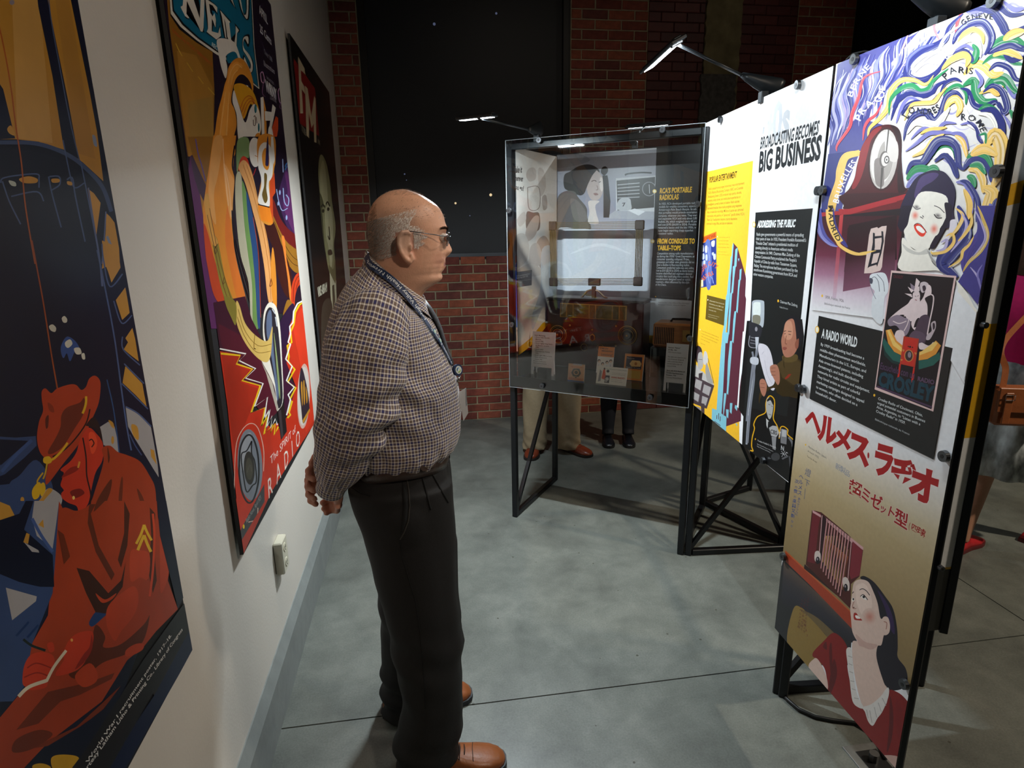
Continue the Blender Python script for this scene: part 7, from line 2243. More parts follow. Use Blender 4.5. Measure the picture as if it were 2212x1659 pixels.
# ------------------------------------------------------------------ display case: boards and contents
SZ = .798
def cp_(px, py, n):
    p = on_plane(px, py, CA + NC * n, NC); return p
def rz(px, py, n):
    p = cp_(px, py, n) - CA; return (p.dot(DC), p.z)
def CW(r, n, z): return CA + DC * r + NC * n + Z * z
ab = Art(CA + NC * .5315, DC, -NC, (.015, .895, .795, 1.955)).run('''
P #dfe1e4 1150,250 1560,250 1560,800 1150,800
C 1080 240 .217
G #a0a0a8 #9898a2 #9090a0 #b0b2bc #b8bcc6 #bcc0ca 130,340 1560,380 1510,1900 350,1900
S #8a8a92 560,560 760,540 900,480 700,400 600,440
S #2c2828 640,640 700,600 780,550 880,530 960,560 990,610 900,640 860,720 850,800 800,840 700,800 640,760
S #b8a8a4 900,600 960,590 1010,640 1035,700 1030,780 1000,860 950,890 900,870 870,800 860,720 880,650
S #d8ccc6 1000,660 1030,690 1028,770 1010,800 990,740
L #2a2222 7 910,700 940,690 960,700
L #2a2222 6 985,710 1005,700
S #8a6a68 930,820 960,815 980,830 950,840
L #6a5452 5 965,740 975,780 955,785
S #2c2828 860,620 900,590 960,585 920,640 880,720 850,780
S #5c5654 570,880 640,800 740,800 780,860 860,960 870,1060 900,1180 700,1200 560,1160
S #cfc4c0 880,900 950,890 990,900 950,940 960,1020 980,1120 880,1110 890,1000
S #6e6664 700,880 780,900 850,1000 860,1090 740,1080
S #1c1a1c 1005,590 1020,560 1050,550 1075,575 1070,610 1040,640 1010,620
P #1c1a1c 1020,640 1070,640 1080,690 1100,900 1090,1060 1030,1060 1030,800 1025,700
P #c8c8cc 1155,670 1550,640 1550,1070 1100,1060 1155,1000
P #3a3838 1160,690 1545,650 1535,960 1170,990
P #b8b8bc 1155,672 1545,640 1545,655 1160,692
L #1c1a1c 16 1245,640 1270,625 1400,612 1510,615
K #a8a8ac 9 1170,735 1390,715
K #a8a8ac 9 1170,768 1390,750
K #a8a8ac 9 1170,800 1390,785
K #a8a8ac 9 1170,833 1390,820
K #a8a8ac 9 1170,865 1390,855
E #8a8a8e 1485 775 70 72
E #3a3838 1485 775 62 64
K #d8d8dc 5 1485,730 1490,820
S #b4b4b8 1170,980 1175,900 1220,865 1290,870 1305,920 1300,980
X #2a2222 .02 1215,950 1250,945 1215,915 |7
P #a8a8b0 1090,1030 1150,990 1540,1000 1530,1080 1085,1070
P #dcdce0 1275,990 1340,970 1445,1000 1380,1040
S #c4c6ce 560,1200 760,1170 1000,1190 1330,1240 1340,1659 560,1659
T #c8cad2 40 600,1300 900,1230 1200,1300
T #d0d2d8 30 700,1420 1000,1330 1300,1420
P #141414 1560,340 2100,330 2100,1900 1490,1860 1530,1200
X #e0ab22 .04 1588,818 1908,805 1593,768 |RCA'S PORTABLE
X #e0ab22 .04 1587,885 1778,877 1590,835 |RADIOLAS
E #f0cf70 1539 798 20 20
E #f4ecd4 1539 798 12 12
B #a8aaae .01 1583,933 1953,924 1584,912 1570,1228 |In 1925, RCA developed portable radio|models for wealthy consumers, especially|Armstrong's Palm Beach lifestyle. Its ads said|that portables would provide entertainment and|company, wherever you went. They were heavy|and expensive: RCA sold only about 3,000|Radiola 24s, which weighed nearly 40 pounds|and cost $195 ($4,000 in 2024). Portables|remained a luxury until the late 1950s, when|Japan began exporting cheap superhet|transistor radios.
X #e0ab22 .04 1565,1318 1937,1318 1569,1270 |FROM CONSOLES TO
X #e0ab22 .04 1566,1383 1800,1385 1568,1338 |TABLE–TOPS
E #f0cf70 1518 1296 19 20
E #f4ecd4 1518 1296 11 12
C 1080 560 .217
P #141414 1512,-20 2050,-20 2030,330 1500,318
B #a8aaae .01 1563,-48 1925,-48 1564,-70 1547,262 |Competition among radio manufacturers|up during the 1930s' Great Depression, and|consumer spending collapsed. Prizes,|giveaways and other sales gimmicks did not|slow a decline in floorstanding radios.|Consumers preferred table-top sets selling as|low as $10 ($210 in 2024) as more homes|became electrified and engineers devised|circuitry that could plug into a socket. Radio|manufacturers designed novel or stylish|receivers, often influenced by the style|of Art Deco.
E #e0ab22 1549 372 6 7
B #4a4a4e 0 1575,378 1900,388 1575,364 1574,398 |Dr. Edward Maxique's niece listens to a radio|at bedtime, 1943.
B #5a5a5e 0 1575,436 1885,446 1575,424 1574,456 |Photo by John Collier, Office of War Information|Photograph Collection, Library of Congress
P #e0ab22 300,800 460,640 460,720 300,900
P #e0ab22 1425,755 1535,760 1900,800 1900,850 1527,840 1425,826
P #121314 1425,826 1527,840 1900,860 1900,1200 1425,1150
''')
ab.build(case, PRM)
asd = Art(CA + DC * .0205, NC, DC, (.02, .52, .80, 1.945)).run('''
C 1080 240 .217
P #e9e1da -100,200 700,200 700,3000 -100,3000
X #2e2422 .03 135,612 218,612 140,548 |Take it
X #2e2422 .03 135,690 230,700 138,635 |wherever
X #2e2422 .03 135,775 235,795 138,725 |you go!
S #cfc2ba 260,640 280,580 330,560 360,600 350,680 290,700
S #d4c8c0 380,580 440,600 455,760 400,840
L #9a8a82 7 275,760 385,760 390,960 290,970 275,760
S #8a7468 265,1010 330,1010 390,1020 390,1180 270,1190
S #c8b4a8 330,1060 380,1040 390,1100 350,1240 260,1300 260,1180
S #d4c8c0 170,1080 240,1000 260,1080 200,1150
S #bcaea6 420,860 460,840 470,960 430,980
S #d6cac0 150,1260 240,1220 290,1340 270,1480 180,1560 150,1500
S #b8a498 360,1330 440,1240 500,1340 480,1500 400,1560
S #cfc2ba 300,1360 380,1320 420,1500 300,1560
S #d8ccc2 180,1580 300,1520 420,1580 380,1640 200,1640
C 1080 560 .217
P #4c4642 150,130 318,106 316,258 152,284
E #e0ab22 153 167 6 7
B #c8c4c0 0 165,176 298,150 165,160 165,196 |RCA advertisement from|Radio Age, June 1925
B #a8a4a0 0 165,226 308,204 165,214 163,242 |RCA Victor Corporation|Archives
S #c9d0d8 420,-100 560,-60 560,500 430,480 330,700 320,560 400,300
P #e0ab22 160,900 300,790 420,640 470,600 470,660 300,870 160,975
P #141414 160,975 300,870 470,660 560,600 700,1200 150,1200
''')
asd.build(case, PRM)

# suitcase radio with a loop aerial --------------------------------------------------
NF = .36
mah = mat('dark_mahogany_lacquer', '#3a0f0c', .28, noise=.25, nscale=10, stretch=(1, 1, 9), coat=.4)
rad = empty('antique_radio', tuple(CW(.4, NF + .07, SZ)), 'large dark mahogany antique radio with brass dials and a tall frame aerial', 'radio')
rad.location = (0, 0, 0)
(r0, zt0), (r1, zt1) = rz(1181, 650, NF), rz(1391, 652, NF)
rt = (zt0 + zt1) / 2
MB().frame_box(CW((r0 + r1) / 2, NF + .07, (SZ + rt) / 2), DC, NC, Z, (r1 - r0) / 2, .07, (rt - SZ) / 2).build('cabinet', mah, rad, bevel=.006)
MB().frame_box(CW((r0 + r1) / 2, NF + .07, rt + .006), DC, NC, Z, (r1 - r0) / 2 + .002, .072, .006).build('lid', mat('worn_leatherette', '#4a4440', .6, noise=.2, nscale=40, bump=.2), rad, bevel=.003)
def onf(px, py, lift=.0):
    r, z = rz(px, py, NF); return CW(r, NF - lift, z)
tl, br_ = rz(1210, 654, NF), rz(1354, 693, NF)
g = MB().frame_box(CW((tl[0] + br_[0]) / 2, NF - .002, (tl[1] + br_[1]) / 2), DC, NC, Z, (br_[0] - tl[0]) / 2, .003, (tl[1] - br_[1]) / 2).build('grille_frame', M['brass'], rad, bevel=.002)
gc = mat('gold_speaker_cloth', '#7a6434', .8, noise=.25, nscale=40)
cuts = [(.02, .095), (.115, .20), (.215, .445), (.46, .54), (.555, .785), (.80, .885), (.90, .98)]
for a_, b_ in cuts:
    ra, rb = tl[0] + (br_[0] - tl[0]) * a_, tl[0] + (br_[0] - tl[0]) * b_
    MB().frame_box(CW((ra + rb) / 2, NF - .0055, (tl[1] + br_[1]) / 2), DC, NC, Z, (rb - ra) / 2, .0008, (tl[1] - br_[1]) / 2 - .005).build('grille_panel', gc, g)
def ringd(c, R_, t, m_, name, par, lift=.004):
    pts = [c + DC * math.cos(a) * R_ + Z * math.sin(a) * R_ - NC * lift for a in [2 * math.pi * k / 32 for k in range(32)]]
    return MB().tube(pts, t, 8, closed=True).build(name, m_, par, smooth=True)
dialm = mat('black_dial', '#14100e', .3)
for px, py in ((1206, 722), (1356, 724)):
    c = onf(px, py); d = MB().disc(c, -NC, .050, .006, 32).build('tuning_dial', dialm, rad)
    ringd(c, .050, .0028, M['brass'], 'outer_ring', d, .006); ringd(c, .031, .0016, M['brass'], 'inner_ring', d, .007); ringd(c, .042, .0008, M['brass'], 'scale_ring', d, .007)
    MB().disc(c - NC * .006, -NC, .022, .010, 24, .019).build('knob', dialm, d)
    MB().disc(c - NC * .016, -NC, .005, .004, 12).build('knob_cap', M['brass'], d)
for px, py in ((1231, 703), (1231, 745), (1331, 704), (1330, 747)):
    MB().disc(onf(px, py), -NC, .006, .006, 12, .003).build('brass_stud', M['brass'], rad)
for px, py in ((1262, 750), (1297, 751)):
    c = onf(px, py); k = MB().disc(c, -NC, .018, .008, 24, .016).build('knob', mah, rad); ringd(c, .019, .0012, M['brass'], 'knob_ring', k, .003)
bp = onf(1280, 729); hx = MB(); hx.rings([[bp - NC * l_ + DC * .017 * s_ * math.sin(a) + Z * .022 * s_ * math.cos(a) for a in [math.pi / 3 * k for k in range(6)]] for l_, s_ in ((0, 1), (.004, 1), (.005, .8))])
hb_ = hx.build('badge', M['brass'], rad); MB().disc(onf(1280, 712), -NC, .005, .006, 10).build('badge_pin', M['brass'], hb_)
MB().rings([[bp - NC * l_ + DC * .012 * math.sin(a) + Z * .016 * math.cos(a) for a in [math.pi / 3 * k for k in range(6)]] for l_ in (.005, .0056)]).build('badge_plate', dialm, hb_)
# stand and loop
NL = NF + .06
def onl(px, py): r, z = rz(px, py, NL); return CW(r, NL, z)
wd = mat('dark_walnut', '#33241c', .4, noise=.2, nscale=30); wire = mat('brass_strip', '#6a5a3a', .35, .7)
arch = MB().tube([onl(1252, 645), onl(1258, 641), onl(1268, 629), onl(1280, 625), onl(1293, 629), onl(1305, 641), onl(1312, 645)], .0055, 10).build('carrying_handle', mat('brass_brown', '#6a5848', .4, .5), rad, smooth=True)
MB().bar(onl(1283, 645), onl(1283, 618), .022, .02).build('aerial_post', wd, rad, bevel=.003)
cor = [onl(1194, 488), onl(1382, 486), onl(1378, 608), onl(1196, 609)]
lp = empty('loop_aerial'); lp.parent = rad
for i in range(4):
    a_, b_ = cor[i], cor[(i + 1) % 4]; d = (b_ - a_).normalized(); o_ = d.cross(NC).normalized()
    for k in range(5):
        MB().bar(a_ + o_ * (-.016 + .008 * k), b_ + o_ * (-.016 + .008 * k), .0028, .012, NC).build('aerial_strip', wire, lp)
for c in cor:
    MB().frame_box(c, DC, NC, Z, .024, .009, .024).build('corner_block', wd, lp, bevel=.004)
MB().frame_box(onl(1284, 609), DC, NC, Z, .034, .010, .020).build('terminal_block', wd, lp, bevel=.003)

# small wooden radio on an acrylic plinth ---------------------------------------------
NS = .33
a_, b_ = rz(1411, 697, NS), rz(1493, 755, NS)
oak = mat('golden_oak_veneer', '#a0622a', .38, noise=.22, nscale=14, stretch=(1, 1, 8), coat=.2)
sr = empty('small_radio', label='small golden wooden table radio with vertical grille slats on a clear plinth', cat='radio')
zb, zt = b_[1], a_[1]; rr0, rr1 = a_[0], .875
MB().frame_box(CW((rr0 + rr1) / 2, NS + .07, (zb + zt) / 2), DC, NC, Z, (rr1 - rr0) / 2, .07, (zt - zb) / 2).build('cabinet', oak, sr, bevel=.010)
sl = mat('dark_slot', '#2a160a', .8)
for k in range(11):
    r_ = rr0 + .014 + k * .0092
    MB().frame_box(CW(r_, NS - .0004, (zb + zt) / 2 - .002), DC, NC, Z, .0022, .0012, (zt - zb) / 2 - .018).build('grille_slot', sl, sr)
dl = MB().frame_box(CW(rr1 - .048, NS - .002, (zb + zt) / 2 + .004), DC, NC, Z, .030, .003, .030).build('dial_plate', M['brass'], sr, bevel=.002)
MB().disc(CW(rr1 - .048, NS - .005, (zb + zt) / 2 + .004), -NC, .012, .008, 20, .010).build('dial_knob', sl, dl)
hp0 = CW(rr0 + .075, NS + .07, zt)
MB().tube([hp0, hp0 + Z * .014 + DC * .008, hp0 + Z * .016 + DC * .07, hp0 + Z * .014 + DC * .105, hp0 + DC * .112], .006, 8).build('carry_handle', sl, sr, smooth=True)
plh = MB(); pz = zb - .0005
ple = empty('plinth', label='clear acrylic plinth box under the small wooden radio', cat='plinth')
for nn in (NS - .01, NS + .15): MB().frame_box(CW((rr0 + rr1) / 2, nn, (SZ + pz) / 2), DC, NC, Z, (rr1 - rr0) / 2 + .004, .002, (pz - SZ) / 2).build('plinth_side', gl, ple)
MB().frame_box(CW((rr0 + rr1) / 2, NS + .07, pz - .003), DC, NC, Z, (rr1 - rr0) / 2 + .004, .082, .003).build('plinth_top', mat('smoky_acrylic', '#1c1e20', .1), ple)
for rr in (rr0 - .003, rr1 + .003): MB().bar(CW(rr, NS - .012, SZ), CW(rr, NS - .012, pz), .0018).build('plinth_edge', ge, ple)

# cards and leaflets -------------------------------------------------------------------
cardm = mat('matt_card', '#f0f2f6', .55); prs = mat('case_print', '#ffffff', .5, attr=True)
def upright(name, label, cat, q, n, art, tilt=.10, m_=cardm, legs=False, group=None, back=True):
    """card standing on the shelf: q = px corners tl tr br bl read on the plane n behind the front; it leans back"""
    T_ = empty(name, label=label, cat=cat, group=group)
    P_ = [rz(*c, n) for c in q]
    zb_ = (P_[2][1] + P_[3][1]) / 2; ra = (P_[0][0] + P_[3][0]) / 2; rb = (P_[1][0] + P_[2][0]) / 2; H_ = (P_[0][1] + P_[1][1]) / 2 - zb_
    up_ = (Z * math.cos(tilt) + NC * math.sin(tilt)); nn = up_.cross(DC).normalized()
    if nn.dot(NC) > 0: nn = -nn
    o = CW(ra, n, SZ + .0005); W_ = rb - ra; H_ = H_ / math.cos(tilt)
    if legs:
        lg = .18 * H_
        MB().frame_box(o + DC * W_ / 2 + up_ * (lg + (H_ - lg) / 2), DC, nn, up_, W_ / 2, .0012, (H_ - lg) / 2).build('card', m_, T_)
        for x in (.05, .95): MB().frame_box(o + DC * W_ * x + up_ * lg / 2, DC, nn, up_, W_ * .05, .0012, lg / 2).build('foot', m_, T_)
        bk = o - nn * .045
        MB().bar(bk + DC * W_ * .1, o + DC * W_ * .1 + up_ * H_ * .85 - nn * .002, .004).build('rear_strut', m_, T_)
        MB().bar(bk + DC * W_ * .9, o + DC * W_ * .9 + up_ * H_ * .85 - nn * .002, .004).build('rear_strut', m_, T_)
    else:
        MB().frame_box(o + DC * W_ / 2 + up_ * H_ / 2, DC, nn, up_, W_ / 2, .0010, H_ / 2).build('card', m_, T_)
        MB().bar(o - nn * .035 + DC * W_ * .5, o + DC * W_ * .5 + up_ * H_ * .6 - nn * .003, .006, .002).build('easel_strut', M['black_plastic'], T_)
    # print in card units (0..1, 0..1)
    V, F, C_, k = [], [], [], [0]
    LV, LF, LC = [], [], []
    def w(x, y): return o + DC * W_ * x + up_ * H_ * y + nn * (.0012 + k[0] * 3e-5)
    for it in art:
        k[0] += 1
        if it[0] == 'R':
            _, c, x0, y0, x1, y1 = it; b = len(V); V += [w(x0, y0), w(x1, y0), w(x1, y1), w(x0, y1)]; F.append((b, b + 1, b + 2, b + 3)); C_ += [lin(c)] * 4
        elif it[0] == 'O':
            _, c, x, y, rx, ry = it; b = len(V); V += [w(x + rx * math.cos(a), y + ry * math.sin(a)) for a in [2 * math.pi * j / 16 for j in range(16)]]; F.append(tuple(range(b, b + 16))); C_ += [lin(c)] * 16
        elif it[0] == 'Y':
            b = len(V); V += [w(*p) for p in it[2]]; F += [tuple(b + i for i in t) for t in tri_poly(it[2])]; C_ += [lin(it[1])] * len(it[2])
        elif it[0] == 'T':
            _, c, s_, x0, y0, x1, h, *of = it; v, f = text_mesh(s_, of[0] if of else 0); xm = max(x for x, y in v); b = len(LV)
            LV += [w(x0 + (x1 - x0) * x / xm, y0 + h * y / .7) for x, y in v]; LF += [tuple(i + b for i in q_) for q_ in f]; LC += [lin(c)] * len(v)
    for nm, V_, F_, CC in (('printed_face', V, F, C_), ('lettering', LV, LF, LC)):
        if F_:
            ob = obj(nm, V_, F_, prs, T_); at = ob.data.color_attributes.new('Col', 'FLOAT_COLOR', 'POINT')
            at.data.foreach_set('color', np.concatenate([np.array(CC, dtype=float).reshape(-1, 3), np.ones((len(CC), 1))], 1).ravel())
    return T_
G_ = 'explanatory labels in the display case'
def lines(ls, x, y, dy, h, c, sc):
    return [('T', c, s_, x + (.05 if ind else 0), y - i * dy, x + (.05 if ind else 0) + len(s_) * sc, h, of) for i, (s_, ind, of) in enumerate(ls) if s_]
upright('text_card', 'white footed label card standing at the left end of the display case shelf', 'label card', [(1146, 716), (1196, 716), (1196, 807), (1147, 808)], .13,
        lines([('Radio Marketing', 0, .02), ('• (front left) Zenith', 0, .01), ('Matches,', 1, .01), ('around 1936', 1, .01), ('• (front right) King Radio', 0, .01), ('Ink Blotter, around', 1, .01), ('1930s', 1, .01), ('• (back left)', 0, .01), ('Westinghouse Trifold,', 1, .01), ('1930s', 1, .01), ('• (back right) Mirror-tone', 0, .01), ('Radio Gramercord,', 1, .01), ('around 1947', 1, .01), ('Private Collection', 0, 0), ('2024 History Center', 0, 0)], .09, .90, .046, .026, '#2a2c30', .031), .12, legs=True, group=G_)
upright('text_card', 'white footed label card standing in front of the small wooden radio', 'label card', [(1441, 735), (1486, 739), (1480, 843), (1430, 833)], .085,
        lines([('Emerson "Patriot"', 0, .02), ('EP-406, 1941', 0, .02), ('2025 History Center', 0, 0), ('', 0, 0), ('The table-top superhet was', 0, 0), ('one of several designed', 0, 0), ('with a patriotic theme', 0, 0), ('shortly before the US', 0, 0), ('entered WWII.', 0, 0), ('', 0, 0), ('(back left) RCA Radiola 24', 0, .02), ('Portable Superheterodyne', 0, .02), ('Receiver, 1925', 0, .02), ('Courtesy Michael Katzer', 0, 0)], .09, .90, .048, .027, '#2a2c30', .032), .12, legs=True, group=G_)
fig = []
for x, y in ((.12, .45), (.36, .35), (.62, .42), (.84, .48)):
    fig += [('O', '#1c1c20', x, y, .09, .06), ('O', '#e8cdb8', x + .01, y - .02, .06, .045), ('Y', '#e2e2e2', [(x - .1, 0.0), (x - .08, y - .1), (x + .08, y - .1), (x + .12, 0)]), ('Y', '#3a3a40', [(x - .02, .05), (x, y - .09), (x + .04, .04)])]
upright('leaflet', 'tall leaflet with an orange top and sketched people, leaning in the middle of the shelf', 'leaflet', [(1291, 751), (1326, 753), (1320, 807), (1285, 806)], .30,
        [('R', '#e6e4de', 0, 0, 1, 1), ('R', '#e8862a', 0, .62, 1, 1)] + fig + [('T', '#2a2018', '22 MILLION', .1, .90, .6, .05, .02), ('T', '#2a2018', 'AMERICANS NOW', .2, .81, .9, .05, .02), ('T', '#2a2018', 'Listening!', .2, .66, .9, .09, 0)], .25, group='paper items in the display case')
upright('leaflet', 'cream ink blotter with a red figure and green heading at the shelf front', 'leaflet', [(1290, 791), (1355, 795), (1350, 831), (1285, 826)], .085,
        [('R', '#e8e6dc', 0, 0, 1, 1), ('R', '#3a3a40', .28, .08, .44, .5), ('O', '#c8c8c8', .36, .3, .06, .1), ('O', '#a8a8a8', .33, .18, .05, .06), ('Y', '#d8502a', [(.17, .3), (.2, .8), (.26, .82), (.3, .5), (.27, .25)]), ('O', '#3a2a24', .235, .86, .03, .06), ('Y', '#8a8a8c', [(.06, .1), (.09, .8), (.16, .7), (.15, .15)]), ('O', '#2c2c30', .36, .74, .05, .08),
         ('T', '#3a5a48', "In a Woman's Lovely House", .3, .84, .98, .06, 0), ('T', '#c8502a', 'KING RADIO', .5, .38, .94, .09, .03), ('T', '#5a5a5e', 'its warm tone fills every room', .5, .66, .96, .035, 0), ('T', '#5a5a5e', 'and costs surprisingly little', .5, .58, .94, .035, 0), ('T', '#5a5a5e', 'see it and hear it at', .5, .28, .84, .035, 0), ('T', '#5a5a5e', 'your dealer today', .5, .18, .88, .035, 0)], .30, group='paper items in the display case')
upright('leaflet', 'small orange matchbook with a dark emblem standing alone on the shelf', 'matchbook', [(1227, 789), (1262, 789), (1261, 827), (1225, 826)], .065,
        [('R', '#e2b184', 0, 0, 1, 1), ('R', '#2a448a', 0, 0, 1, .08), ('R', '#c8c8cc', .28, .93, .82, 1.01), ('Y', '#2a2420', [(.2, .5), (.32, .74), (.68, .76), (.8, .5), (.66, .3), (.32, .3)]), ('O', '#e2b184', .5, .53, .17, .15), ('O', '#2a2420', .5, .53, .11, .10), ('O', '#2a2420', .5, .25, .06, .035), ('T', '#c8502a', 'TELEVISION', .15, .8, .85, .06, .02), ('R', '#c8502a', .06, .12, .94, .15)] + [('R', '#c8502a', .08 + i * .057, .16, .10 + i * .057, .24) for i in range(16)], .15, group='paper items in the display case')
upright('leaflet', 'orange-bordered brochure showing a boxy radio, on a small easel at the right', 'leaflet', [(1350, 757), (1393, 761), (1384, 817), (1342, 810)], .21,
        [('R', '#8a6a50', 0, 0, 1, 1), ('R', '#d8863c', .02, .015, .98, .985), ('R', '#241c30', .1, .44, .9, .9), ('R', '#c8a04a', .06, .08, .88, .38), ('Y', '#d8b070', [(.28, .62), (.4, .76), (.78, .76), (.88, .66), (.84, .54), (.4, .52)]), ('O', '#a8703c', .6, .64, .07, .06), ('T', '#c8b8a8', 'Mirror-tone', .12, .81, .5, .04, 0), ('T', '#c8b8a8', 'Radio for the home', .14, .46, .85, .05, 0)] + [('R', '#b0602a', .04 + i * .06, .93, .06 + i * .06, .97) for i in range(16)], .22, group='paper items in the display case')

# ------------------------------------------------------------------ other visitors
def figure(label, base, yaw, H, cl, pose=None, feet=((.0, .10), (.0, -.10)), shoe_len=.28, skirt=False, shoe_kw=None, armpose='down', hair='#3a2c24', female=False, feety=(0, 0), stockings=None):
    """standing visitor; local x = facing, y = left"""
    T_ = empty('person', label=label, cat='person'); k = H / 1.72
    ca_, sa_ = math.cos(yaw), math.sin(yaw); bx, by = base
    def W_(x, y, z): return Vector((bx + x * ca_ - y * sa_, by + x * sa_ + y * ca_, z))
    def ring(x, y, z, a, b, n=28, e=2.2):
        r = []
        for i in range(n):
            t = 2 * math.pi * i / n; c, s_ = math.cos(t), math.sin(t)
            r.append(W_(x + a * math.copysign(abs(c) ** (2 / e), c), y + b * math.copysign(abs(s_) ** (2 / e), s_), z))
        return r
    sh_ = .165 if female else .195
    skm = mat('visitor_skin', '#b98a70', .45, noise=.05, nscale=60)
    head = MB().rings([ring(x * k, 0, z * k, a * k, b * k) for z, x, a, b in ((1.36, -.02, .05, .05), (1.44, -.01, .055, .055), (1.475, .01, .07, .06), (1.50, .015, .088, .066), (1.55, .012, .097, .072), (1.60, .006, .098, .076), (1.65, .0, .094, .074), (1.69, -.005, .075, .060), (1.715, -.005, .04, .035), (1.72, -.005, .01, .01))])
    ns = MB().rings([ring((.098 + d) * k, 0, z * k, a * k, b * k, 12) for z, d, a, b in ((1.535, 0, .008, .012), (1.543, .008, .012, .014), (1.56, .004, .01, .009), (1.585, -.004, .008, .006))])
    ears = [MB().rings([[W_((-.005 + .018 * math.cos(t)) * k, s_ * (.070 + j * .008) * k, (1.575 + .03 * math.sin(t)) * k) for t in [2 * math.pi * i / 12 for i in range(12)]] for j in (0, 1, 2)]) for s_ in (-1, 1)]
    tor = MB().rings([ring(0, 0, z * k, a * k, b * k) for z, a, b in ((.85, .10, .14), (1.0, .09, .13), (1.2, .10, .14), (1.34, .09, .13), (1.40, .06, .07), (1.45, .05, .05))])
    legs_ = []; arms_ = []
    for (fx, fy) in feet:
        legs_.append(MB().tube([W_(fx * .1, fy * .8, .90 * k), W_(fx * .5 + .01, fy * .95, .50 * k), W_(fx - .02, fy, .10), W_(fx - .03, fy, .05)], [.075, .050, .032, .030] if female else [.07, .052, .038, .036], 14))
    hands = []
    for s_ in (-1, 1):
        S_ = W_(0, s_ * sh_ * .95 * k, 1.36 * k)
        if armpose == 'down' or (armpose == 'bag' and s_ == 1): E_, Wr, dirv = W_(-.02, s_ * (sh_ + .05) * k, 1.08 * k), W_(.03, s_ * (sh_ + .05) * k, .86 * k), W_(.06, s_ * (sh_ + .045) * k, .70 * k)
        else: E_, Wr, dirv = W_(-.06, s_ * (sh_ + .06) * k, 1.09 * k), W_(.14, s_ * (sh_ - .02) * k, 1.12 * k), W_(.24, s_ * .08 * k, 1.15 * k)
        arms_.append([S_, E_, Wr]); dv = (dirv - Wr).normalized(); lt = W_(1, 0, 0) - W_(0, 0, 0)
        hands.append(MB().rings([[Wr + dv * t + lt * math.cos(a) * .012 * q + Vector((-sa_, ca_, 0)) * 0 + dv.cross(lt).normalized() * math.sin(a) * .034 * q * .9 for a in [2 * math.pi * i / 12 for i in range(12)]] for t, q in ((-.01, .8), (.03, 1), (.07, 1.1), (.085, 1.0))]))
        up_ = dv.cross(lt).normalized()
        for j, L_ in enumerate((.9, 1, .95, .75)):
            b = Wr + dv * .08 + up_ * (.024 - .016 * j); hands.append(finger([Wr + dv * .06 + up_ * (.024 - .016 * j), b, b + (dv * .03 + lt * .008) * L_, b + (dv * .05 + lt * .022) * L_, b + (dv * .058 + lt * .038) * L_], .0088, .007))
        hands.append(finger([Wr + dv * .015 + up_ * .02, Wr + dv * .04 + up_ * .042 + lt * .01, Wr + dv * .07 + up_ * .05 + lt * .02], .010, .008))
    am_ = [MB().tube([W_(0, 0, 1.36 * k).lerp(a[0], .5), a[0], a[0].lerp(a[1], .5), a[1], a[1].lerp(a[2], .5), a[2]], [.045, .044, .038, .034, .028, .023], 12) for a in arms_]
    body_ = join_remesh('body', [head, ns, tor] + ears + legs_ + am_ + hands, .0075, skm, T_, smooth=2)
    for s_ in (-1, 1):
        MB().rings([[W_(.0925 * k + c, s_ * .031 * k + .013 * math.cos(t) * sc, 1.578 * k + .006 * math.sin(t) * sc) for t in [2 * math.pi * i / 12 for i in range(12)]] for c, sc in ((-.004, 1), (.001, .95), (.003, .5))]).build('eye', mat('visitor_eye', '#2c221e', .3), T_)
        MB().bar(W_(.094 * k, s_ * .018 * k, 1.602 * k), W_(.088 * k, s_ * .046 * k, 1.604 * k), .005).build('eyebrow', mat('visitor_brow', hair, .7), T_)
    MB().tube([W_(.086 * k, -.022 * k, 1.513 * k), W_(.096 * k, 0, 1.514 * k), W_(.086 * k, .022 * k, 1.513 * k)], .004, 8).build('mouth', mat('visitor_lip', '#8a4a42', .5), T_)
    hr = [ring(x * k, 0, z * k, a * k, b * k) for z, x, a, b in (((1.38, -.075, .04, .07),) if female else ()) + ((1.50, -.045, .058, .068), (1.56, -.035, .078, .082), (1.62, -.022, .092, .086), (1.67, -.010, .092, .080), (1.71, -.008, .070, .058), (1.735, -.008, .030, .028))]
    MB().rings(hr).build('hair', mat('visitor_hair', hair, .6, noise=.3, nscale=80, bump=.4, bscale=150), T_, smooth=True)
    top = mat('visitor_top', cl['top'], .8, noise=.08, nscale=50)
    bl_ = [MB().rings([ring(x * k, 0, z * k, a * k, b * k) for z, x, a, b in ((.90, 0, .125, .165), (1.0, 0, .12, .16), (1.1, .0, .125, .165), (1.2, .005, .13, .175), (1.30, 0, .125, .18), (1.37, -.005, .10, .15), (1.41, -.01, .075, .09), (1.435, -.01, .065, .07))])]
    for a in arms_:
        nx = a[0].lerp(a[1], .5)
        bl_.append(MB().tube([W_(0, 0, 1.34 * k).lerp(a[0], .7), a[0] - Z * .01, nx, a[1], a[1].lerp(a[2], .5), a[1].lerp(a[2], .92)], [.06, .066, .058, .050, .045, .036], 16))
    join_remesh('shirt', bl_, .009, top, T_, smooth=5)
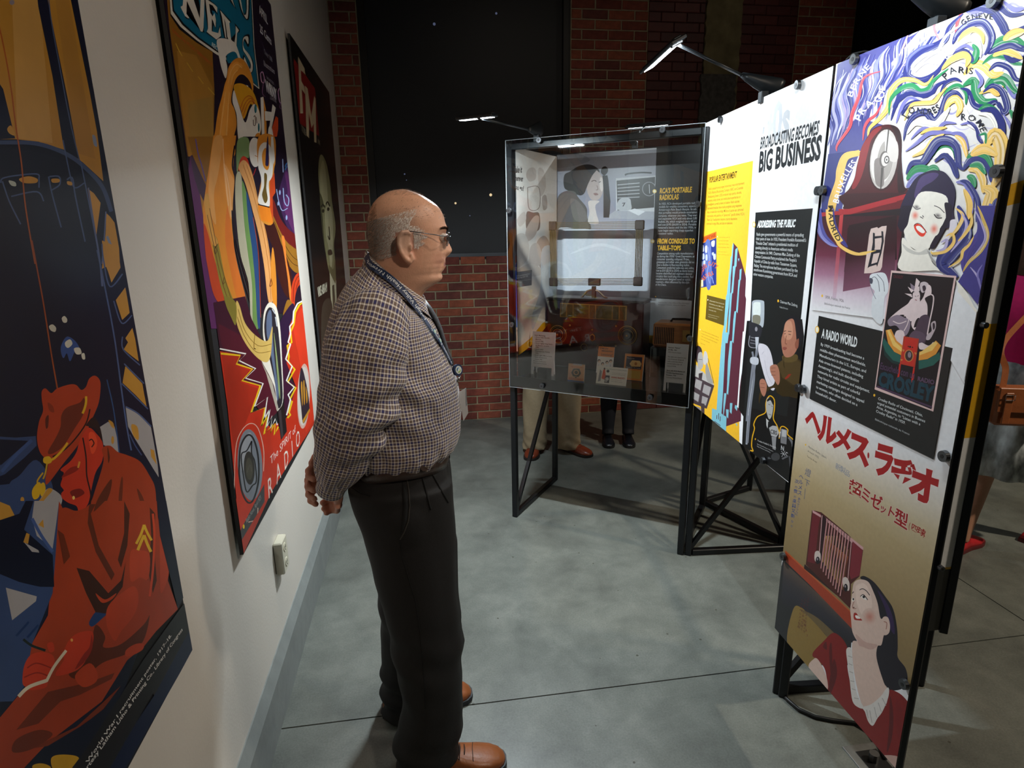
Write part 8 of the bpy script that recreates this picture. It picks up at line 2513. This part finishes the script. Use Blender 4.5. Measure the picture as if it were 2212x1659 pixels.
    if skirt:
        rg = []
        for z, a, b in ((.98, .12, .16), (.9, .14, .175), (.75, .155, .19), (.6, .175, .205), (.42, .20, .225)):
            z *= k; R_ = []
            for i in range(72):
                t = 2 * math.pi * i / 72; f = 1 + (.98 * k - z) * .16 * math.sin(t * 11); R_.append(W_(a * f * math.cos(t) * k, b * f * math.sin(t) * k, z))
            rg.append(R_)
        MB().rings(rg).build('skirt', cl['skirt'], T_, smooth=True)
        if stockings:
            MB().rings([ring(0, 0, 1.0 * k, .1, .14)]).v
            join_remesh('stockings', [MB().tube([W_(fx * .1, fy * .8, .85 * k), W_(fx * .5 + .01, fy * .95, .50 * k), W_(fx - .015, fy, .28), W_(fx - .02, fy, .10), W_(fx - .0, fy, .055)], [.092, .070, .062, .045, .046], 14) for fx, fy in feet], .008, stockings, T_, smooth=3)
    else:
        lg = [MB().rings([ring(.0, 0, z * k, a * k, b * k) for z, a, b in ((.76, .115, .165), (.85, .125, .172), (.95, .12, .165), (1.0, .115, .158))])]
        for fx, fy in feet:
            R_ = []
            for z in np.linspace(.035, .84, 44):
                t = z / .84; cx_ = fx * (1 - t); w_ = (.085 + .022 * t) ; low = math.exp(-(z / .12) ** 2)
                R_.append([p + (p - W_(cx_, fy * (.95), z)).normalized() * (low * .009 * math.sin(z * 90 + i) + .004 * math.sin(i * .9 + z * 20)) for i, p in enumerate(ring(cx_, fy * (1 - t * .12), z * (k if z > .2 else 1), w_, w_ * .95))])
            lg.append(MB().rings(R_))
        join_remesh('trousers', lg, .009, cl['trousers'], T_, smooth=4)
        MB().rings([ring(0, 0, (.985 + dz) * k, (.124) * k, .168 * k) for dz in (-.018, .018)], cap=False).build('belt', mat('visitor_belt', '#1c1612', .5), T_)
    kw = dict(color='#5a2416', sole='#1c1410'); kw.update(shoe_kw or {})
    for (fx, fy), fa in zip(feet, feety):
        d = yaw + fa; tx = W_(fx - .03, fy, 0) + Vector((math.cos(d), math.sin(d), 0)) * (shoe_len * .74)
        shoe('shoe', (tx.x, tx.y, 0), d, shoe_len, parent=T_, **kw)
    settle(T_, (bx, by, 0)); return T_
kh = mat('khaki_twill', '#8a7a60', .85, noise=.08, nscale=60)
p = on_z(1163, 985); q = on_z(1215, 968)
v1 = figure('man in khaki trousers, blue shirt and brown shoes standing behind the display case', ((p.x + q.x) / 2 + .03, 4.02), math.radians(-110), 1.76,
            dict(top='#1c3f8a', trousers=kh), feet=((.05, -.135), (.0, .105)), feety=(-.02, .95), hair='#5a4a3e', shoe_kw=dict(color='#6a2c18'))
st = mat('navy_stockings', '#0e1420', .75); sk2 = mat('dark_skirt', '#14161c', .8, noise=.1, nscale=50)
p = on_z(1317, 962); q = on_z(1360, 966)
v2 = figure('woman in dark stockings and black pumps standing behind the display case', ((p.x + q.x) / 2 + .02, (p.y + q.y) / 2 + .10), math.radians(-104), 1.64,
            dict(top='#2a2c34', skirt=sk2), feet=((.0, -.075), (-.01, .075)), female=True, skirt=True, stockings=st, shoe_len=.25, hair='#6a4a34', shoe_kw=dict(color='#101218', sole='#0a0a0a', W=.043, H=.058, laces=False))
pat = mat('patterned_skirt', '#b9c2c6', .8, noise=.9, nscale=22, stretch=(1, 1, .5))
v3 = figure('woman in a bright pink top and grey patterned skirt at the right edge', (2.74, 2.36), math.radians(20), 1.66,
            dict(top='#d6136a', skirt=pat), feet=((-.16, .03), (.24, -.10)), female=True, skirt=True, shoe_len=.24, armpose='bag', hair='#4a3428', shoe_kw=dict(color='#b0262c', sole='#5a1a1c', W=.042, H=.05, laces=False))
v4 = figure('man in olive trousers and black shoes beyond the pink-topped woman', (4.02, 3.35), math.radians(160), 1.78,
            dict(top='#4a5048', trousers=mat('olive_khaki', '#7a7050', .85, noise=.08, nscale=60)), feet=((.02, -.12), (.0, .12)), hair='#3a3028', shoe_kw=dict(color='#141414', sole='#0a0a0a'))
# shoulder bag
lea = mat('tan_saddle_leather', '#94532c', .45, noise=.15, nscale=30, bump=.15, bscale=120)
bag = empty('shoulder_bag', label='tan leather satchel hanging at the hip of the woman in pink', cat='bag')
def bw(px, py, dy=0.0):
    return on_plane(px, py, (2.60, 2.14 + dy, 0), Vector((.35, 1, 0)).normalized())
bc = bw(2196, 882); bx_ = Vector((1, -.35, 0)).normalized(); by_ = Vector((.35, 1, 0)).normalized()
MB().frame_box(bc + bx_ * .05 + by_ * .05, bx_, by_, Z, .125, .045, .085).build('bag_body', lea, bag, bevel=.012)
MB().frame_box(bc + bx_ * .05 + Z * .035 - by_ * .002, bx_, by_, Z, .128, .004, .055).build('flap', lea, bag, bevel=.003)
for s_ in (-.05,):
    MB().frame_box(bc + bx_ * (s_ + .01) - by_ * .010, bx_, by_, Z, .015, .003, .07).build('buckle_strap', lea, bag, bevel=.002)
    MB().tube([bc + bx_ * (s_ + .01 + a) - by_ * .016 + Z * (.05 + b) for a, b in ((-.018, -.012), (.018, -.012), (.018, .012), (-.018, .012))], .002, 6, closed=True).build('buckle', M['chrome'], bag)
sp_ = [bc + bx_ * -.06 + by_ * .02 + Z * .03, bw(2172, 800, .05), bw(2168, 740, .08), Vector((2.73, 2.30, 1.28)), Vector((2.80, 2.42, 1.42)), Vector((2.95, 2.45, 1.25)), bc + bx_ * .17 + by_ * .1 + Z * .05]
ribbon3(sp_, [-by_] * 4 + [Z] + [Vector((1, 0, 0))] * 2, .026, 'strap', lea, bag)
